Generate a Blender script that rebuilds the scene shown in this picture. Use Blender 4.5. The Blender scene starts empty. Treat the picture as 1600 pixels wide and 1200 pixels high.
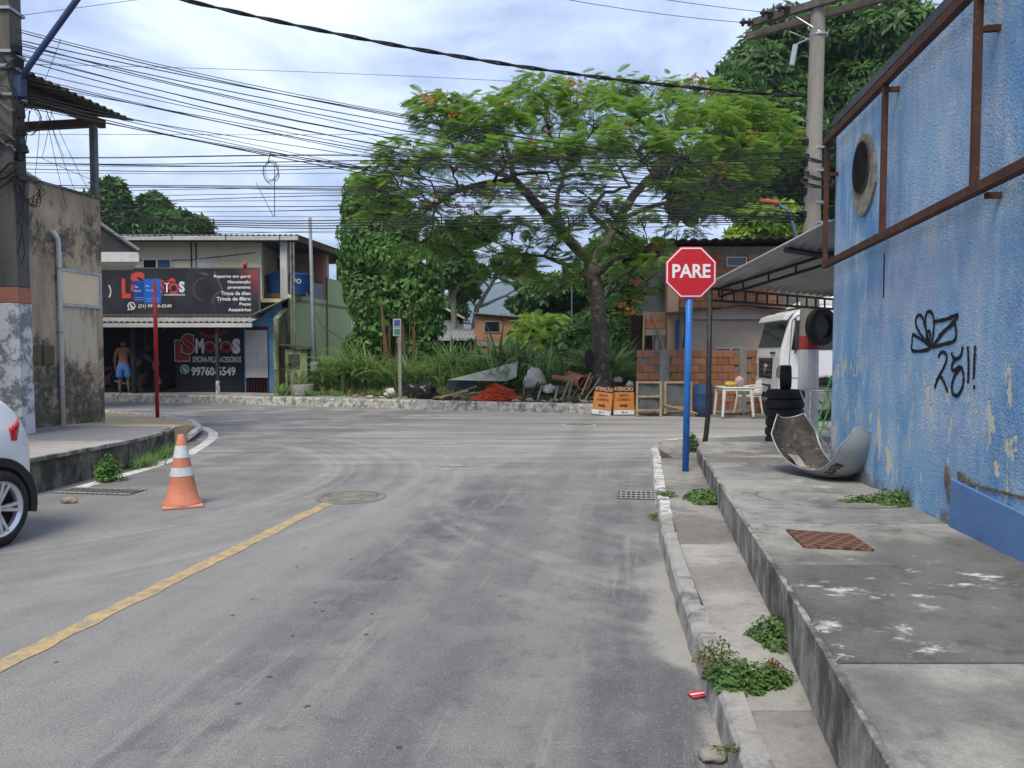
import bpy, bmesh, math, random
import numpy as np
from math import sin, cos, pi, radians, atan, atan2, sqrt, hypot, floor
from mathutils import Vector, Matrix, Euler, noise as mnoise

random.seed(11)
rng = np.random.default_rng(5)
sc = bpy.context.scene
COL = sc.collection

# ------------------------------------------------------------------ camera
FPX, CX, CY, HOR, CAMZ = 1180.0, 800.0, 600.0, 548.0, 1.6
PITCH = atan((CY - HOR) / FPX)
cam = bpy.data.cameras.new('camera')
cam.sensor_width = 36
cam.lens = 36 * FPX / 1600
cam.clip_end = 6000
camo = bpy.data.objects.new('camera', cam)
COL.objects.link(camo)
camo.location = (0, 0, CAMZ)
camo.rotation_euler = (pi / 2 - PITCH, 0, 0)
sc.camera = camo

# ------------------------------------------------------------------ sky and sun (overcast day)
SUN_EL, SUN_AZ = radians(56), radians(202)      # azimuth clockwise from +Y: behind the viewer
w = bpy.data.worlds.new('World')
sc.world = w
w.use_nodes = True
wt = w.node_tree
wt.nodes.clear()
def wn(t, **k):
    n = wt.nodes.new(t)
    for a, b in k.items():
        setattr(n, a, b)
    return n
wo = wn('ShaderNodeOutputWorld'); bg = wn('ShaderNodeBackground'); bg.inputs[1].default_value = 0.1
sky = wn('ShaderNodeTexSky', sky_type='NISHITA', sun_disc=False)
sky.sun_elevation = SUN_EL; sky.sun_rotation = SUN_AZ
tc = wn('ShaderNodeTexCoord'); sep = wn('ShaderNodeSeparateXYZ')
wt.links.new(tc.outputs['Generated'], sep.inputs[0])
mx = wn('ShaderNodeMath', operation='MAXIMUM'); mx.inputs[1].default_value = 0.0
wt.links.new(sep.outputs[2], mx.inputs[0])
ad = wn('ShaderNodeMath', operation='ADD'); ad.inputs[1].default_value = 0.22
wt.links.new(mx.outputs[0], ad.inputs[0])
dv = wn('ShaderNodeVectorMath', operation='DIVIDE')
cmb = wn('ShaderNodeCombineXYZ')
for i in range(3):
    wt.links.new(ad.outputs[0], cmb.inputs[i])
wt.links.new(tc.outputs['Generated'], dv.inputs[0]); wt.links.new(cmb.outputs[0], dv.inputs[1])
nz = wn('ShaderNodeTexNoise'); nz.inputs['Scale'].default_value = 1.35; nz.inputs['Detail'].default_value = 7
nz.inputs['Roughness'].default_value = 0.58; nz.inputs['Distortion'].default_value = 0.35
wt.links.new(dv.outputs[0], nz.inputs['Vector'])
rp = wn('ShaderNodeValToRGB')
for i, (p, c) in enumerate([(0.36, (1.35, 1.75, 2.7)), (0.46, (2.2, 2.7, 3.85)), (0.55, (3.3, 3.85, 4.95)), (0.66, (4.7, 5.1, 5.8))]):
    e = rp.color_ramp.elements[i] if i < 2 else rp.color_ramp.elements.new(p)
    e.position = p; e.color = (*c, 1)
wt.links.new(nz.outputs[0], rp.inputs[0])
mixw = wn('ShaderNodeMix', data_type='RGBA'); mixw.inputs[0].default_value = 0.92
wt.links.new(sky.outputs[0], mixw.inputs[6]); wt.links.new(rp.outputs[0], mixw.inputs[7])
wt.links.new(mixw.outputs[2], bg.inputs[0]); wt.links.new(bg.outputs[0], wo.inputs[0])

sun = bpy.data.lights.new('sun', 'SUN'); sun.energy = 1.5; sun.angle = radians(25); sun.color = (1.0, 0.90, 0.74)
suno = bpy.data.objects.new('sun', sun); COL.objects.link(suno)
sd = Vector((sin(SUN_AZ) * cos(SUN_EL), cos(SUN_AZ) * cos(SUN_EL), sin(SUN_EL)))
suno.rotation_euler = (-sd).to_track_quat('-Z', 'Y').to_euler()
suno.location = (0, 0, 40)
vs = sc.view_settings
vs.view_transform = 'Standard'; vs.look = 'None'; vs.exposure = 1.42; vs.gamma = 1

# ------------------------------------------------------------------ pixel helpers (direction only; depth from what a thing touches)
FW = Vector((0, cos(PITCH), -sin(PITCH))); UP = Vector((0, sin(PITCH), cos(PITCH))); RT = Vector((1, 0, 0))
EYE = Vector((0, 0, CAMZ))
def ray(px, py):
    return FW + RT * ((px - CX) / FPX) - UP * ((py - CY) / FPX)
def G(px, py, z=0.0):
    r = ray(px, py); return EYE + r * ((z - CAMZ) / r.z)
def D(px, py, Y):
    r = ray(px, py); return EYE + r * (Y / r.y)

# ------------------------------------------------------------------ mesh builder
class MB:
    def __init__(s):
        s.v = []; s.f = []
    def add(s, vs_, fs):
        n = len(s.v); s.v += [tuple(v) for v in vs_]; s.f += [tuple(i + n for i in f) for f in fs]; return s
    def box(s, c, d, rot=None):
        R = Euler(rot).to_matrix() if rot else Matrix.Identity(3)
        c = Vector(c); vs_ = []
        for x in (-.5, .5):
            for y in (-.5, .5):
                for z in (-.5, .5):
                    vs_.append(c + R @ Vector((x * d[0], y * d[1], z * d[2])))
        return s.add(vs_, [(0, 1, 3, 2), (4, 6, 7, 5), (0, 4, 5, 1), (2, 3, 7, 6), (0, 2, 6, 4), (1, 5, 7, 3)])
    def bb(s, x0, x1, y0, y1, z0, z1):
        return s.box(((x0 + x1) / 2, (y0 + y1) / 2, (z0 + z1) / 2), (abs(x1 - x0), abs(y1 - y0), abs(z1 - z0)))
    def tube(s, pts, rs, n=8, cap=True):
        pts = [Vector(p) for p in pts]
        if not isinstance(rs, (list, tuple)): rs = [rs] * len(pts)
        up = None; vs_ = []; fs = []
        for i, p in enumerate(pts):
            t = (pts[min(i + 1, len(pts) - 1)] - pts[max(i - 1, 0)])
            if t.length < 1e-9: t = Vector((0, 0, 1))
            t.normalize()
            if up is None:
                a = Vector((0, 0, 1)) if abs(t.z) < .9 else Vector((1, 0, 0))
                up = t.cross(a).normalized()
            else:
                up = (up - t * up.dot(t))
                up = up.normalized() if up.length > 1e-6 else t.orthogonal().normalized()
            b = t.cross(up)
            for k in range(n):
                a = 2 * pi * k / n
                vs_.append(p + (up * cos(a) + b * sin(a)) * rs[i])
        for i in range(len(pts) - 1):
            for k in range(n):
                k2 = (k + 1) % n
                fs.append((i * n + k, i * n + k2, (i + 1) * n + k2, (i + 1) * n + k))
        if cap:
            fs.append(tuple(reversed(range(n)))); fs.append(tuple(range((len(pts) - 1) * n, len(pts) * n)))
        return s.add(vs_, fs)
    def cyl(s, p0, p1, r0, r1=None, n=14):
        return s.tube([p0, p1], [r0, r0 if r1 is None else r1], n)
    def prism(s, poly, ext):
        poly = [Vector(p) for p in poly]; ext = Vector(ext); n = len(poly)
        return s.add(poly + [p + ext for p in poly],
                     [tuple(reversed(range(n))), tuple(range(n, 2 * n))] + [(i, (i + 1) % n, n + (i + 1) % n, n + i) for i in range(n)])
    def lathe(s, prof, n=20, M=None, close=False):
        vs_ = []; fs = []
        for r, z in prof:
            for k in range(n):
                a = 2 * pi * k / n; v = Vector((r * cos(a), r * sin(a), z))
                vs_.append(M @ v if M else v)
        m = len(prof)
        for i in range(m - 1 + (1 if close else 0)):
            j = (i + 1) % m
            for k in range(n):
                k2 = (k + 1) % n
                fs.append((i * n + k, i * n + k2, j * n + k2, j * n + k))
        return s.add(vs_, fs)
    def grid(s, fn, nu, nv):
        vs_ = [fn(i / nu, j / nv) for j in range(nv + 1) for i in range(nu + 1)]
        fs = [(j * (nu + 1) + i, j * (nu + 1) + i + 1, (j + 1) * (nu + 1) + i + 1, (j + 1) * (nu + 1) + i) for j in range(nv) for i in range(nu)]
        return s.add(vs_, fs)
    def mesh(s, name, smooth=False):
        me = bpy.data.meshes.new(name); me.from_pydata(s.v, [], s.f); me.update()
        if smooth:
            me.polygons.foreach_set('use_smooth', [True] * len(me.polygons))
        return me
    def build(s, name, mat, par=None, smooth=False, bevel=0, solid=0, loc=None, rz=0):
        me = s.mesh(name, smooth)
        return mko(name, me, mat, par, bevel, solid, loc, rz)
def mko(name, me, mat, par=None, bevel=0, solid=0, loc=None, rz=0):
    if mat: me.materials.append(mat.m if isinstance(mat, Mat) else mat)
    o = bpy.data.objects.new(name, me); COL.objects.link(o)
    if par: o.parent = par
    if loc is not None: o.location = loc
    if rz: o.rotation_euler = (0, 0, rz)
    if solid:
        m = o.modifiers.new('solid', 'SOLIDIFY'); m.thickness = solid; m.offset = 0
    if bevel:
        m = o.modifiers.new('bev', 'BEVEL'); m.width = bevel; m.segments = 2; m.limit_method = 'ANGLE'; m.angle_limit = radians(40)
    return o
def tag(o, label=None, cat=None, group=None, kind=None):
    if label: o['label'] = label
    if cat: o['category'] = cat
    if group: o['group'] = group
    if kind: o['kind'] = kind
    return o
def thing(name, label, cat, loc=(0, 0, 0), rz=0, group=None):
    o = bpy.data.objects.new(name, None); o.empty_display_size = .1; COL.objects.link(o)
    o.location = loc; o.rotation_euler = (0, 0, rz)
    return tag(o, label, cat, group)
def copy_tree(o, parent=None):
    c = o.copy(); COL.objects.link(c); c.parent = parent
    for ch in list(o.children):
        copy_tree(ch, c)
    return c
def struct(name, mb, mat, **k):
    o = mb.build(name, mat, **k); o['kind'] = 'structure'; return o

# ------------------------------------------------------------------ material builder
class Mat:
    def __init__(s, name, col=(.5, .5, .5), rough=.8, metal=0.0, spec=.3):
        s.m = bpy.data.materials.new(name); s.m.use_nodes = True; s.t = s.m.node_tree
        s.b = s.t.nodes['Principled BSDF']
        s.set(s.b.inputs['Base Color'], (*col, 1)); s.b.inputs['Roughness'].default_value = rough
        s.b.inputs['Metallic'].default_value = metal; s.b.inputs['Specular IOR Level'].default_value = spec
        s._o = None
    def set(s, sock, v):
        if isinstance(v, bpy.types.NodeSocket): s.t.links.new(v, sock)
        elif isinstance(v, (tuple, list)) and sock.type == 'RGBA' and len(v) == 3: sock.default_value = (*v, 1)
        else: sock.default_value = v
    def n(s, typ, **k):
        n = s.t.nodes.new('ShaderNode' + typ)
        for a, b in k.items(): setattr(n, a, b)
        return n
    def co(s):
        if not s._o: s._o = s.n('TexCoord').outputs['Object']
        return s._o
    def pos(s): return s.n('NewGeometry').outputs['Position']
    def isl(s): return s.n('NewGeometry').outputs['Random Per Island']
    def orand(s): return s.n('ObjectInfo').outputs['Random']
    def map(s, vec, scale=(1, 1, 1), rot=(0, 0, 0), loc=(0, 0, 0)):
        n = s.n('Mapping'); s.set(n.inputs[0], vec); n.inputs[1].default_value = loc; n.inputs[2].default_value = rot; n.inputs[3].default_value = scale
        return n.outputs[0]
    def noise(s, scale, detail=4, rough=.6, vec=None, dist=0):
        n = s.n('TexNoise'); s.set(n.inputs['Vector'], vec if vec is not None else s.co())
        n.inputs['Scale'].default_value = scale; n.inputs['Detail'].default_value = detail; n.inputs['Roughness'].default_value = rough; n.inputs['Distortion'].default_value = dist
        return n.outputs[0]
    def vor(s, scale, vec=None, feature='F1', out='Distance'):
        n = s.n('TexVoronoi', feature=feature); s.set(n.inputs['Vector'], vec if vec is not None else s.co()); n.inputs['Scale'].default_value = scale
        return n.outputs[out]
    def wave(s, scale, vec, dist=0, detail=2, dscale=1):
        n = s.n('TexWave'); s.set(n.inputs['Vector'], vec); n.inputs['Scale'].default_value = scale; n.inputs['Distortion'].default_value = dist
        n.inputs['Detail'].default_value = detail; n.inputs['Detail Scale'].default_value = dscale
        return n.outputs['Fac']
    def ramp(s, fac, stops, interp='LINEAR'):
        n = s.n('ValToRGB'); s.set(n.inputs[0], fac); cr = n.color_ramp; cr.interpolation = interp
        for i, (p, c) in enumerate(stops):
            e = cr.elements[i] if i < 2 else cr.elements.new(p)
            e.position = p; e.color = (*c, 1) if isinstance(c, (tuple, list)) else (c, c, c, 1)
        return n.outputs[0]
    def st(s, fac, a, b):   # smoothstep 0..1
        n = s.n('MapRange', interpolation_type='SMOOTHSTEP'); s.set(n.inputs[0], fac); n.inputs[1].default_value = a; n.inputs[2].default_value = b
        return n.outputs[0]
    def math(s, op, a, b=0.0, clamp=False):
        n = s.n('Math', operation=op, use_clamp=clamp); s.set(n.inputs[0], a); s.set(n.inputs[1], b); return n.outputs[0]
    def mul(s, a, b): return s.math('MULTIPLY', a, b)
    def addn(s, a, b): return s.math('ADD', a, b)
    def mix(s, f, a, b, mode='MIX'):
        n = s.n('Mix', data_type='RGBA', blend_type=mode); s.set(n.inputs[0], f); s.set(n.inputs[6], a); s.set(n.inputs[7], b); return n.outputs[2]
    def xyz(s, vec):
        n = s.n('SeparateXYZ'); s.set(n.inputs[0], vec); return n.outputs
    def col(s, c): s.set(s.b.inputs['Base Color'], c); return s
    def rgh(s, c): s.set(s.b.inputs['Roughness'], c); return s
    def bump(s, h, strength=.4, dist=.02):
        n = s.n('Bump'); n.inputs['Strength'].default_value = strength; n.inputs['Distance'].default_value = dist; s.set(n.inputs['Height'], h)
        s.set(s.b.inputs['Normal'], n.outputs[0]); return s

def dirty(name, c1, c2, scale=3, rough=.8, bump=.2, bscale=60, c3=None, f3=(.6, .7), streak=False, spec=.25, metal=0, bd=.01):
    m = Mat(name, c1, rough, metal, spec)
    v = m.pos()
    f = m.noise(scale, 6, .65, m.map(v, (1, 1, .25)) if streak else v)
    c = m.mix(m.st(f, .35, .68), c1, c2)
    if c3:
        c = m.mix(m.st(m.noise(scale * 2.3, 5, .7, v), f3[0], f3[1]), c, c3)
    fine = m.noise(bscale, 3, .6, v)
    c = m.mix(.35, c, m.ramp(fine, [(.3, .55), (.7, 1.0)]), 'MULTIPLY')
    m.col(c)
    if bump: m.bump(fine, bump, bd)
    return m

def leafmat(name, c1, c2, c3, trans=.42, rough=.5, sc_=.6):
    m = Mat(name, c1, rough, 0, .35)
    r = m.isl(); big = m.noise(sc_, 3, .6, m.pos())
    c = m.ramp(r, [(0, c1), (.55, c2), (1, c3)])
    c = m.mix(m.st(big, .35, .65), m.mix(.55, c, c1), c)
    m.col(c)
    tr = m.n('BsdfTranslucent'); m.set(tr.inputs[0], m.mix(.5, c, (c3[0], c3[1], c3[2] * .6)))
    mx_ = m.n('MixShader'); mx_.inputs[0].default_value = trans
    out = m.t.nodes['Material Output']
    m.t.links.new(m.b.outputs[0], mx_.inputs[1]); m.t.links.new(tr.outputs[0], mx_.inputs[2]); m.t.links.new(mx_.outputs[0], out.inputs[0])
    return m

# ------------------------------------------------------------------ instanced geometry in one mesh (leaves, blades)
def norm(a): return a / np.maximum(np.linalg.norm(a, axis=1, keepdims=True), 1e-9)
def scatter(name, tV, tF, P, X, Z, S, mat, par=None):
    tV = np.asarray(tV, float); tF = np.asarray(tF, int)
    P = np.asarray(P, float); N = len(P); S = np.broadcast_to(np.asarray(S, float), (N,))
    Z = norm(np.asarray(Z, float)); X = np.asarray(X, float)
    X = norm(X - Z * np.sum(X * Z, 1, keepdims=True)); Y = np.cross(Z, X)
    k = len(tV)
    V = P[:, None, :] + S[:, None, None] * (tV[None, :, 0:1] * X[:, None, :] + tV[None, :, 1:2] * Y[:, None, :] + tV[None, :, 2:3] * Z[:, None, :])
    V = V.reshape(-1, 3)
    F = (tF[None] + (np.arange(N) * k)[:, None, None]).reshape(-1, tF.shape[1])
    me = bpy.data.meshes.new(name)
    me.vertices.add(len(V)); me.vertices.foreach_set('co', V.astype(np.float32).ravel())
    m = tF.shape[1]
    me.loops.add(F.size); me.loops.foreach_set('vertex_index', F.astype(np.int32).ravel())
    me.polygons.add(len(F)); me.polygons.foreach_set('loop_start', np.arange(0, F.size, m, dtype=np.int32))
    me.update(calc_edges=True); me.validate()
    return mko(name, me, mat, par)
def rdir(n):
    return norm(rng.normal(size=(n, 3)))
def frond_template():
    V = []; F = []
    for i in range(9):
        x = .12 + .1 * i; L = .30 * (1 - .45 * abs(i - 3.5) / 4.5); zd = -.28 * x * x
        for sg in (-1, 1):
            dx, dy = .55 * L, sg * L; wd = .036
            z2 = zd - .25 * L
            n = len(V)
            V += [(x - wd, 0, zd), (x + wd, 0, zd), (x + dx + wd * .7, dy, z2), (x + dx - wd * .7, dy, z2)]
            F.append((n, n + 1, n + 2, n + 3))
    V += [(0, -.008, 0), (1, -.006, -.28), (1, .006, -.28), (0, .008, 0)]; n = len(V) - 4; F.append((n, n + 1, n + 2, n + 3))
    return V, F
def whorl_template(k=7, wd=.16):
    V = []; F = []
    for i in range(k):
        a = 2 * pi * i / k + .3 * (i % 2); el = .25 - .45 * (i % 3) / 2
        d = Vector((cos(a) * cos(el), sin(a) * cos(el), sin(el))); p = Vector((-sin(a), cos(a), 0))
        n = len(V); mid = d * .55 + Vector((0, 0, .06))
        V += [d * .05, mid - p * wd, d * 1.0 - Vector((0, 0, .14)), mid + p * wd]; F.append((n, n + 1, n + 2, n + 3))
    return V, F
def leaf_template():
    return [(0, 0, 0), (.4, -.36, .10), (1, 0, -.14), (.4, .36, .10), (.5, 0, -.03)], [(0, 1, 4), (1, 2, 4), (2, 3, 4), (3, 0, 4)]
def tuft_template(k=9, bend=.55, seg=5, wd=.014, seed=1):
    r = random.Random(seed); V = []; F = []
    for i in range(k):
        a = r.uniform(0, 2 * pi); L = r.uniform(.6, 1.05); b = r.uniform(.3, 1.15) * bend; x0 = r.uniform(0, .08)
        pa = (-sin(a), cos(a)); tw = r.uniform(-.6, .6); n = len(V)
        for j in range(seg + 1):
            t = j / seg; out = x0 + L * b * t * t * (1.0 if t < .75 else 1.05); z = L * (t - b * .62 * t ** 3)
            wj = wd * (1 - t ** 2 * .95)
            V += [(cos(a) * out + pa[0] * wj, sin(a) * out + pa[1] * wj, z), (cos(a) * out - pa[0] * wj, sin(a) * out - pa[1] * wj, z + tw * wj)]
        for j in range(seg):
            q = n + 2 * j; F.append((q, q + 1, q + 3, q + 2))
    return V, F
def in_ellipsoids(blobs, n, shell=.55, flat=False):
    """blobs: (center, (rx,ry,rz)); returns points and outward normals"""
    vol = np.array([b[1][0] * b[1][1] + b[1][0] * b[1][2] for b in blobs]); cnt = rng.multinomial(n, vol / vol.sum())
    P = []; Nn = []
    for (c, r), k in zip(blobs, cnt):
        d = rdir(k); q = rng.uniform(shell ** 3, 1, k) ** (1 / 3)
        r_ = np.array(r); p = d * q[:, None]
        bump = 1 + .22 * np.array([mnoise.noise(Vector(x * 2.2) + Vector(c)) for x in d]) if k else np.zeros(0)
        P.append(np.array(c) + p * r_ * bump[:, None]); Nn.append(norm(d / r_))
    return np.concatenate(P), np.concatenate(Nn)

# ------------------------------------------------------------------ text as flat mesh lettering
def text(body, size, mat, par, M, name='lettering', bold=0.0, ext=.003, sx=1.0, align='CENTER', shear=0):
    cu = bpy.data.curves.new('t', 'FONT'); cu.body = body; cu.size = size; cu.extrude = ext; cu.offset = bold; cu.align_x = align; cu.align_y = 'CENTER'; cu.shear = shear
    cu.resolution_u = 3
    o = bpy.data.objects.new('t', cu); COL.objects.link(o)
    dg = bpy.context.evaluated_depsgraph_get(); dg.update()
    me = bpy.data.meshes.new_from_object(o.evaluated_get(dg)); bpy.data.objects.remove(o)
    me.transform(Matrix.Diagonal((sx, 1, 1, 1))); me.transform(M); me.materials.clear(); me.name = name
    return mko(name, me, mat, par)
def face_y(x, y, z, rz=0):
    """matrix: text plane standing upright, reading from -Y side"""
    return Matrix.Translation((x, y, z)) @ Matrix.Rotation(rz, 4, 'Z') @ Matrix.Rotation(pi / 2, 4, 'X')
# ------------------------------------------------------------------ shared materials
RA = radians(9.3)                        # road direction, clockwise from +Y
U = Vector((sin(RA), cos(RA), 0)); R_ = Vector((cos(RA), -sin(RA), 0))
def RP(lat, lon, z=0.0):
    p = R_ * lat + U * lon; return Vector((p.x, p.y, z))

def asphalt():
    m = Mat('asphalt', (.17, .17, .17), .88, 0, .25)
    p = m.pos(); rf = m.map(p, rot=(0, 0, RA)); X, Y, Z = m.xyz(rf)
    wx, wy, wz = m.xyz(p)
    big = m.noise(.35, 6, .6, p); mid = m.noise(2.2, 6, .65, p)
    lane = m.noise(1.0, 5, .6, m.map(rf, (1.6, .10, 1)))          # streaks along the driving direction
    base = m.mix(m.st(lane, .35, .68), (.118, .12, .126), (.225, .222, .217))
    base = m.mix(m.mul(m.st(mid, .42, .66), .55), base, (.27, .265, .255))
    base = m.mix(m.mul(m.st(m.noise(5.5, 6, .7, p), .52, .68), .45), base, (.095, .097, .102))
    base = m.mix(m.mul(m.st(m.noise(2.0, 6, .7, m.map(rf, (3.5, .22, 1), loc=(3, 8, 0))), .56, .68), .5), base, (.32, .312, .30))
    far = m.st(m.addn(wy, m.mul(m.math('SUBTRACT', big, .5), 9.0)), 7.0, 13.5)
    xst = m.noise(1.3, 5, .65, m.map(p, (.16, 1.5, 1), (0, 0, -.3)))      # streaks across the junction
    farc = m.mix(m.st(xst, .36, .66), (.25, .245, .237), (.43, .415, .385))
    c = m.mix(m.mul(far, .85), base, farc)
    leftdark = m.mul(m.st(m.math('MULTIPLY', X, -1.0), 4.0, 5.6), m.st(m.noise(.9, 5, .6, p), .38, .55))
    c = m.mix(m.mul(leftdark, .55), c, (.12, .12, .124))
    # turning tyre tracks: rings round the left corner and the right corner
    def arcs(cx, cy, r0, r1, k, st_):
        d = m.math('SQRT', m.addn(m.math('POWER', m.math('ABSOLUTE', m.math('SUBTRACT', wx, cx)), 2.0), m.math('POWER', m.math('ABSOLUTE', m.math('SUBTRACT', wy, cy)), 2.0)))
        band = m.mul(m.st(d, r0, r0 + .7), m.math('SUBTRACT', 1.0, m.st(d, r1 - .7, r1)))
        cv = m.n('CombineXYZ'); m.set(cv.inputs[0], d)
        s = m.noise(k, 3, .55, cv.outputs[0])
        return m.mul(m.mul(band, m.st(s, .44, .60)), m.mul(st_, m.st(mid, .25, .6)))
    c = m.mix(arcs(-6.6, 9.4, 3.6, 6.2, 3.2, .6), c, (.38, .37, .35))
    c = m.mix(arcs(3.6, 8.6, 2.8, 5.6, 2.6, .45), c, (.36, .35, .335))
    c = m.mix(arcs(-6.6, 9.4, 4.0, 6.5, 4.6, .3), c, (.15, .15, .152))
    # sand along the right kerb
    e = m.addn(X, m.addn(m.mul(m.math('SUBTRACT', m.noise(1.3, 6, .65, p), .5), .75), m.mul(m.math('SUBTRACT', m.noise(.55, 2, .5, p), .5), .9)))
    sand = m.mul(m.st(m.addn(e, m.mul(m.mul(m.st(wy, 3.2, 4.2), m.math('SUBTRACT', 1.0, m.st(wy, 6.0, 7.2))), .22)), .22, .36), m.math('SUBTRACT', 1.0, m.mul(m.st(wy, 6.6, 8.2), .55)))
    c = m.mix(m.mul(sand, m.addn(.55, m.mul(mid, .6))), c, (.36, .348, .318))
    # tyre darkening in the lane
    def trk(x0, wd, st_):
        d = m.math('ABSOLUTE', m.math('SUBTRACT', X, x0))
        return m.mul(m.math('SUBTRACT', 1.0, m.st(d, wd * .3, wd)), m.mul(st_, m.st(lane, .2, .7)))
    c = m.mix(trk(-1.05, .34, .4), c, (.14, .142, .147)); c = m.mix(m.mul(trk(-2.05, .05, .55), m.math('SUBTRACT', 1.0, m.st(wy, 4.2, 5.4))), c, (.09, .09, .095))
    c = m.mix(trk(-2.62, .22, .5), c, (.30, .295, .285))
    lt = m.mul(m.math('SUBTRACT', 1.0, m.st(m.addn(X, m.mul(m.math('SUBTRACT', lane, .5), .9)), -2.25, -1.95)), m.math('SUBTRACT', 1.0, m.st(wy, 7.0, 10.0)))
    c = m.mix(m.mul(lt, .5), c, (.30, .295, .285))
    ck = m.n('TexVoronoi', feature='DISTANCE_TO_EDGE', voronoi_dimensions='2D'); m.set(ck.inputs['Vector'], m.mix(.12, p, m.n('TexNoise').outputs['Color'])); ck.inputs['Scale'].default_value = .55
    crk = m.mul(m.math('LESS_THAN', ck.outputs['Distance'], .004), m.st(m.noise(.5, 3, .6, p), .52, .60))
    # drips and stones
    dd = m.n('TexVoronoi', voronoi_dimensions='2D'); m.set(dd.inputs['Vector'], m.map(p, (1, 1, 0))); dd.inputs['Scale'].default_value = 2.6
    rr, gg, bb_ = m.xyz(dd.outputs['Color'])
    spot = m.mul(m.math('LESS_THAN', m.addn(dd.outputs['Distance'], m.mul(m.noise(40, 2, .5, p), .09)), .082), m.math('GREATER_THAN', rr, .6))
    spot = m.mul(spot, m.mul(m.math('GREATER_THAN', gg, .3), m.mul(m.math('LESS_THAN', X, -.6), m.math('GREATER_THAN', X, -3.0))))
    c = m.mix(m.mul(spot, .75), c, (.045, .045, .048))
    g1 = m.vor(120, p); g2 = m.noise(160, 2, .5, p)
    gv = m.n('TexVoronoi'); m.set(gv.inputs['Vector'], p); gv.inputs['Scale'].default_value = 120
    gr = m.xyz(gv.outputs['Color'])[0]
    c = m.mix(m.mul(m.mul(m.math('GREATER_THAN', gr, .9), .7), m.math('LESS_THAN', gv.outputs['Distance'], .38)), c, (.40, .39, .37))
    c = m.mix(m.mul(m.math('LESS_THAN', gr, .08), .25), c, (.07, .07, .07))
    c = m.mix(.65, c, m.ramp(g2, [(.25, .5), (.75, 1.3)]), 'MULTIPLY')
    m.col(c); m.bump(m.addn(m.mul(g1, .6), m.mul(g2, .8)), .6, .010)
    return m

def concrete(name, c1, c2, stain, scale=1.0, bump=.35, stainamt=.5, white=0.0):
    m = Mat(name, c1, .9, 0, .2); p = m.pos()
    a = m.noise(1.1 * scale, 7, .68, p); b = m.noise(4.5 * scale, 6, .7, p); f = m.noise(110, 3, .6, p); f2 = m.noise(28, 4, .7, p)
    c = m.mix(m.st(a, .34, .66), c1, c2)
    c = m.mix(m.mul(m.st(b, .48, .72), stainamt), c, stain)
    c = m.mix(m.mul(m.st(m.noise(.7 * scale, 5, .6, m.map(p, loc=(7, 3, 1))), .47, .62), .9 * stainamt), c, stain)
    if white:
        wv = m.map(p, (1.0, 1.7, 1), (0, 0, .5))
        c = m.mix(m.mul(m.mul(m.st(m.noise(3.4, 7, .75, wv), .56, .66), m.st(m.noise(.8, 2, .5, p), .5, .6)), white), c, (.62, .61, .58))
    c = m.mix(.45, c, m.ramp(f, [(.25, .5), (.7, 1.08)]), 'MULTIPLY')
    c = m.mix(.35, c, m.ramp(f2, [(.3, .6), (.7, 1.1)]), 'MULTIPLY')
    m.col(c); m.bump(m.addn(m.mul(f, .7), m.mul(f2, .9)), bump, .012)
    return m

A_ASPH = asphalt()
A_LOW = concrete('sidewalk_concrete', (.36, .345, .315), (.27, .258, .238), (.14, .133, .125), 1.0, .55, .7, .3)
A_PLAT = concrete('platform_concrete', (.40, .39, .36), (.27, .265, .25), (.125, .122, .118), .8, .4, .75, .9)
A_PLATL = concrete('platform_concrete_pale', (.45, .435, .395), (.30, .29, .27), (.12, .116, .108), .9, .5, .85, .4)
A_PLATD = concrete('platform_concrete_dark', (.20, .196, .185), (.135, .132, .126), (.085, .083, .08), 1.1, .5, .75, 1.0)
A_LOWL = concrete('sidewalk_concrete_pale', (.43, .415, .38), (.33, .318, .295), (.19, .182, .168), 1.2, .5, .6, .3)
A_RET = Mat('retaining_concrete', (.3, .3, .28), .92, 0, .2)
if True:
    m = A_RET; p = m.pos(); v = m.map(p, (2.2, 2.2, 1.1)); s_ = m.noise(1.7, 7, .7, v); f = m.noise(60, 4, .65, p)
    c = m.mix(m.st(s_, .38, .62), (.40, .385, .35), (.115, .11, .10)); c = m.mix(m.mul(m.st(m.noise(5, 6, .7, p), .5, .7), .6), c, (.06, .058, .052))
    c = m.mix(.4, c, m.ramp(f, [(.3, .5), (.7, 1.1)]), 'MULTIPLY'); m.col(c); m.bump(f, .6, .015)
A_MOSS = Mat('mossy_retaining', (.2, .2, .18), .95, 0, .2)
if True:
    m = A_MOSS; p = m.pos(); v = m.map(p, (2.2, 2.2, .7)); s_ = m.noise(2.2, 7, .7, v); f = m.noise(50, 4, .65, p)
    c = m.mix(m.st(s_, .36, .6), (.23, .22, .19), (.055, .052, .046)); c = m.mix(m.mul(m.st(m.noise(1.5, 6, .7, p), .5, .66), .8), c, (.085, .105, .035))
    c = m.mix(m.mul(m.st(m.noise(4.5, 6, .7, p), .58, .68), .7), c, (.38, .36, .32))
    c = m.mix(.4, c, m.ramp(f, [(.3, .5), (.7, 1.1)]), 'MULTIPLY'); m.col(c); m.bump(f, .7, .02)
def kerbmat(name, paint, lo=.42, hi=.58):
    m = Mat(name, (.6, .6, .58), .85, 0, .25); p = m.pos()
    n_ = m.noise(7, 7, .72, p); f = m.noise(70, 3, .6, p)
    worn = m.mix(m.st(m.noise(3, 6, .7, p), .4, .65), (.33, .31, .28), (.13, .125, .115))
    c = m.mix(m.st(n_, lo, hi), (paint, paint, paint * .97), worn)
    c = m.mix(.4, c, m.ramp(f, [(.3, .6), (.7, 1.05)]), 'MULTIPLY'); m.col(c); m.bump(m.addn(n_, m.mul(f, .5)), .5, .015)
    return m
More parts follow.
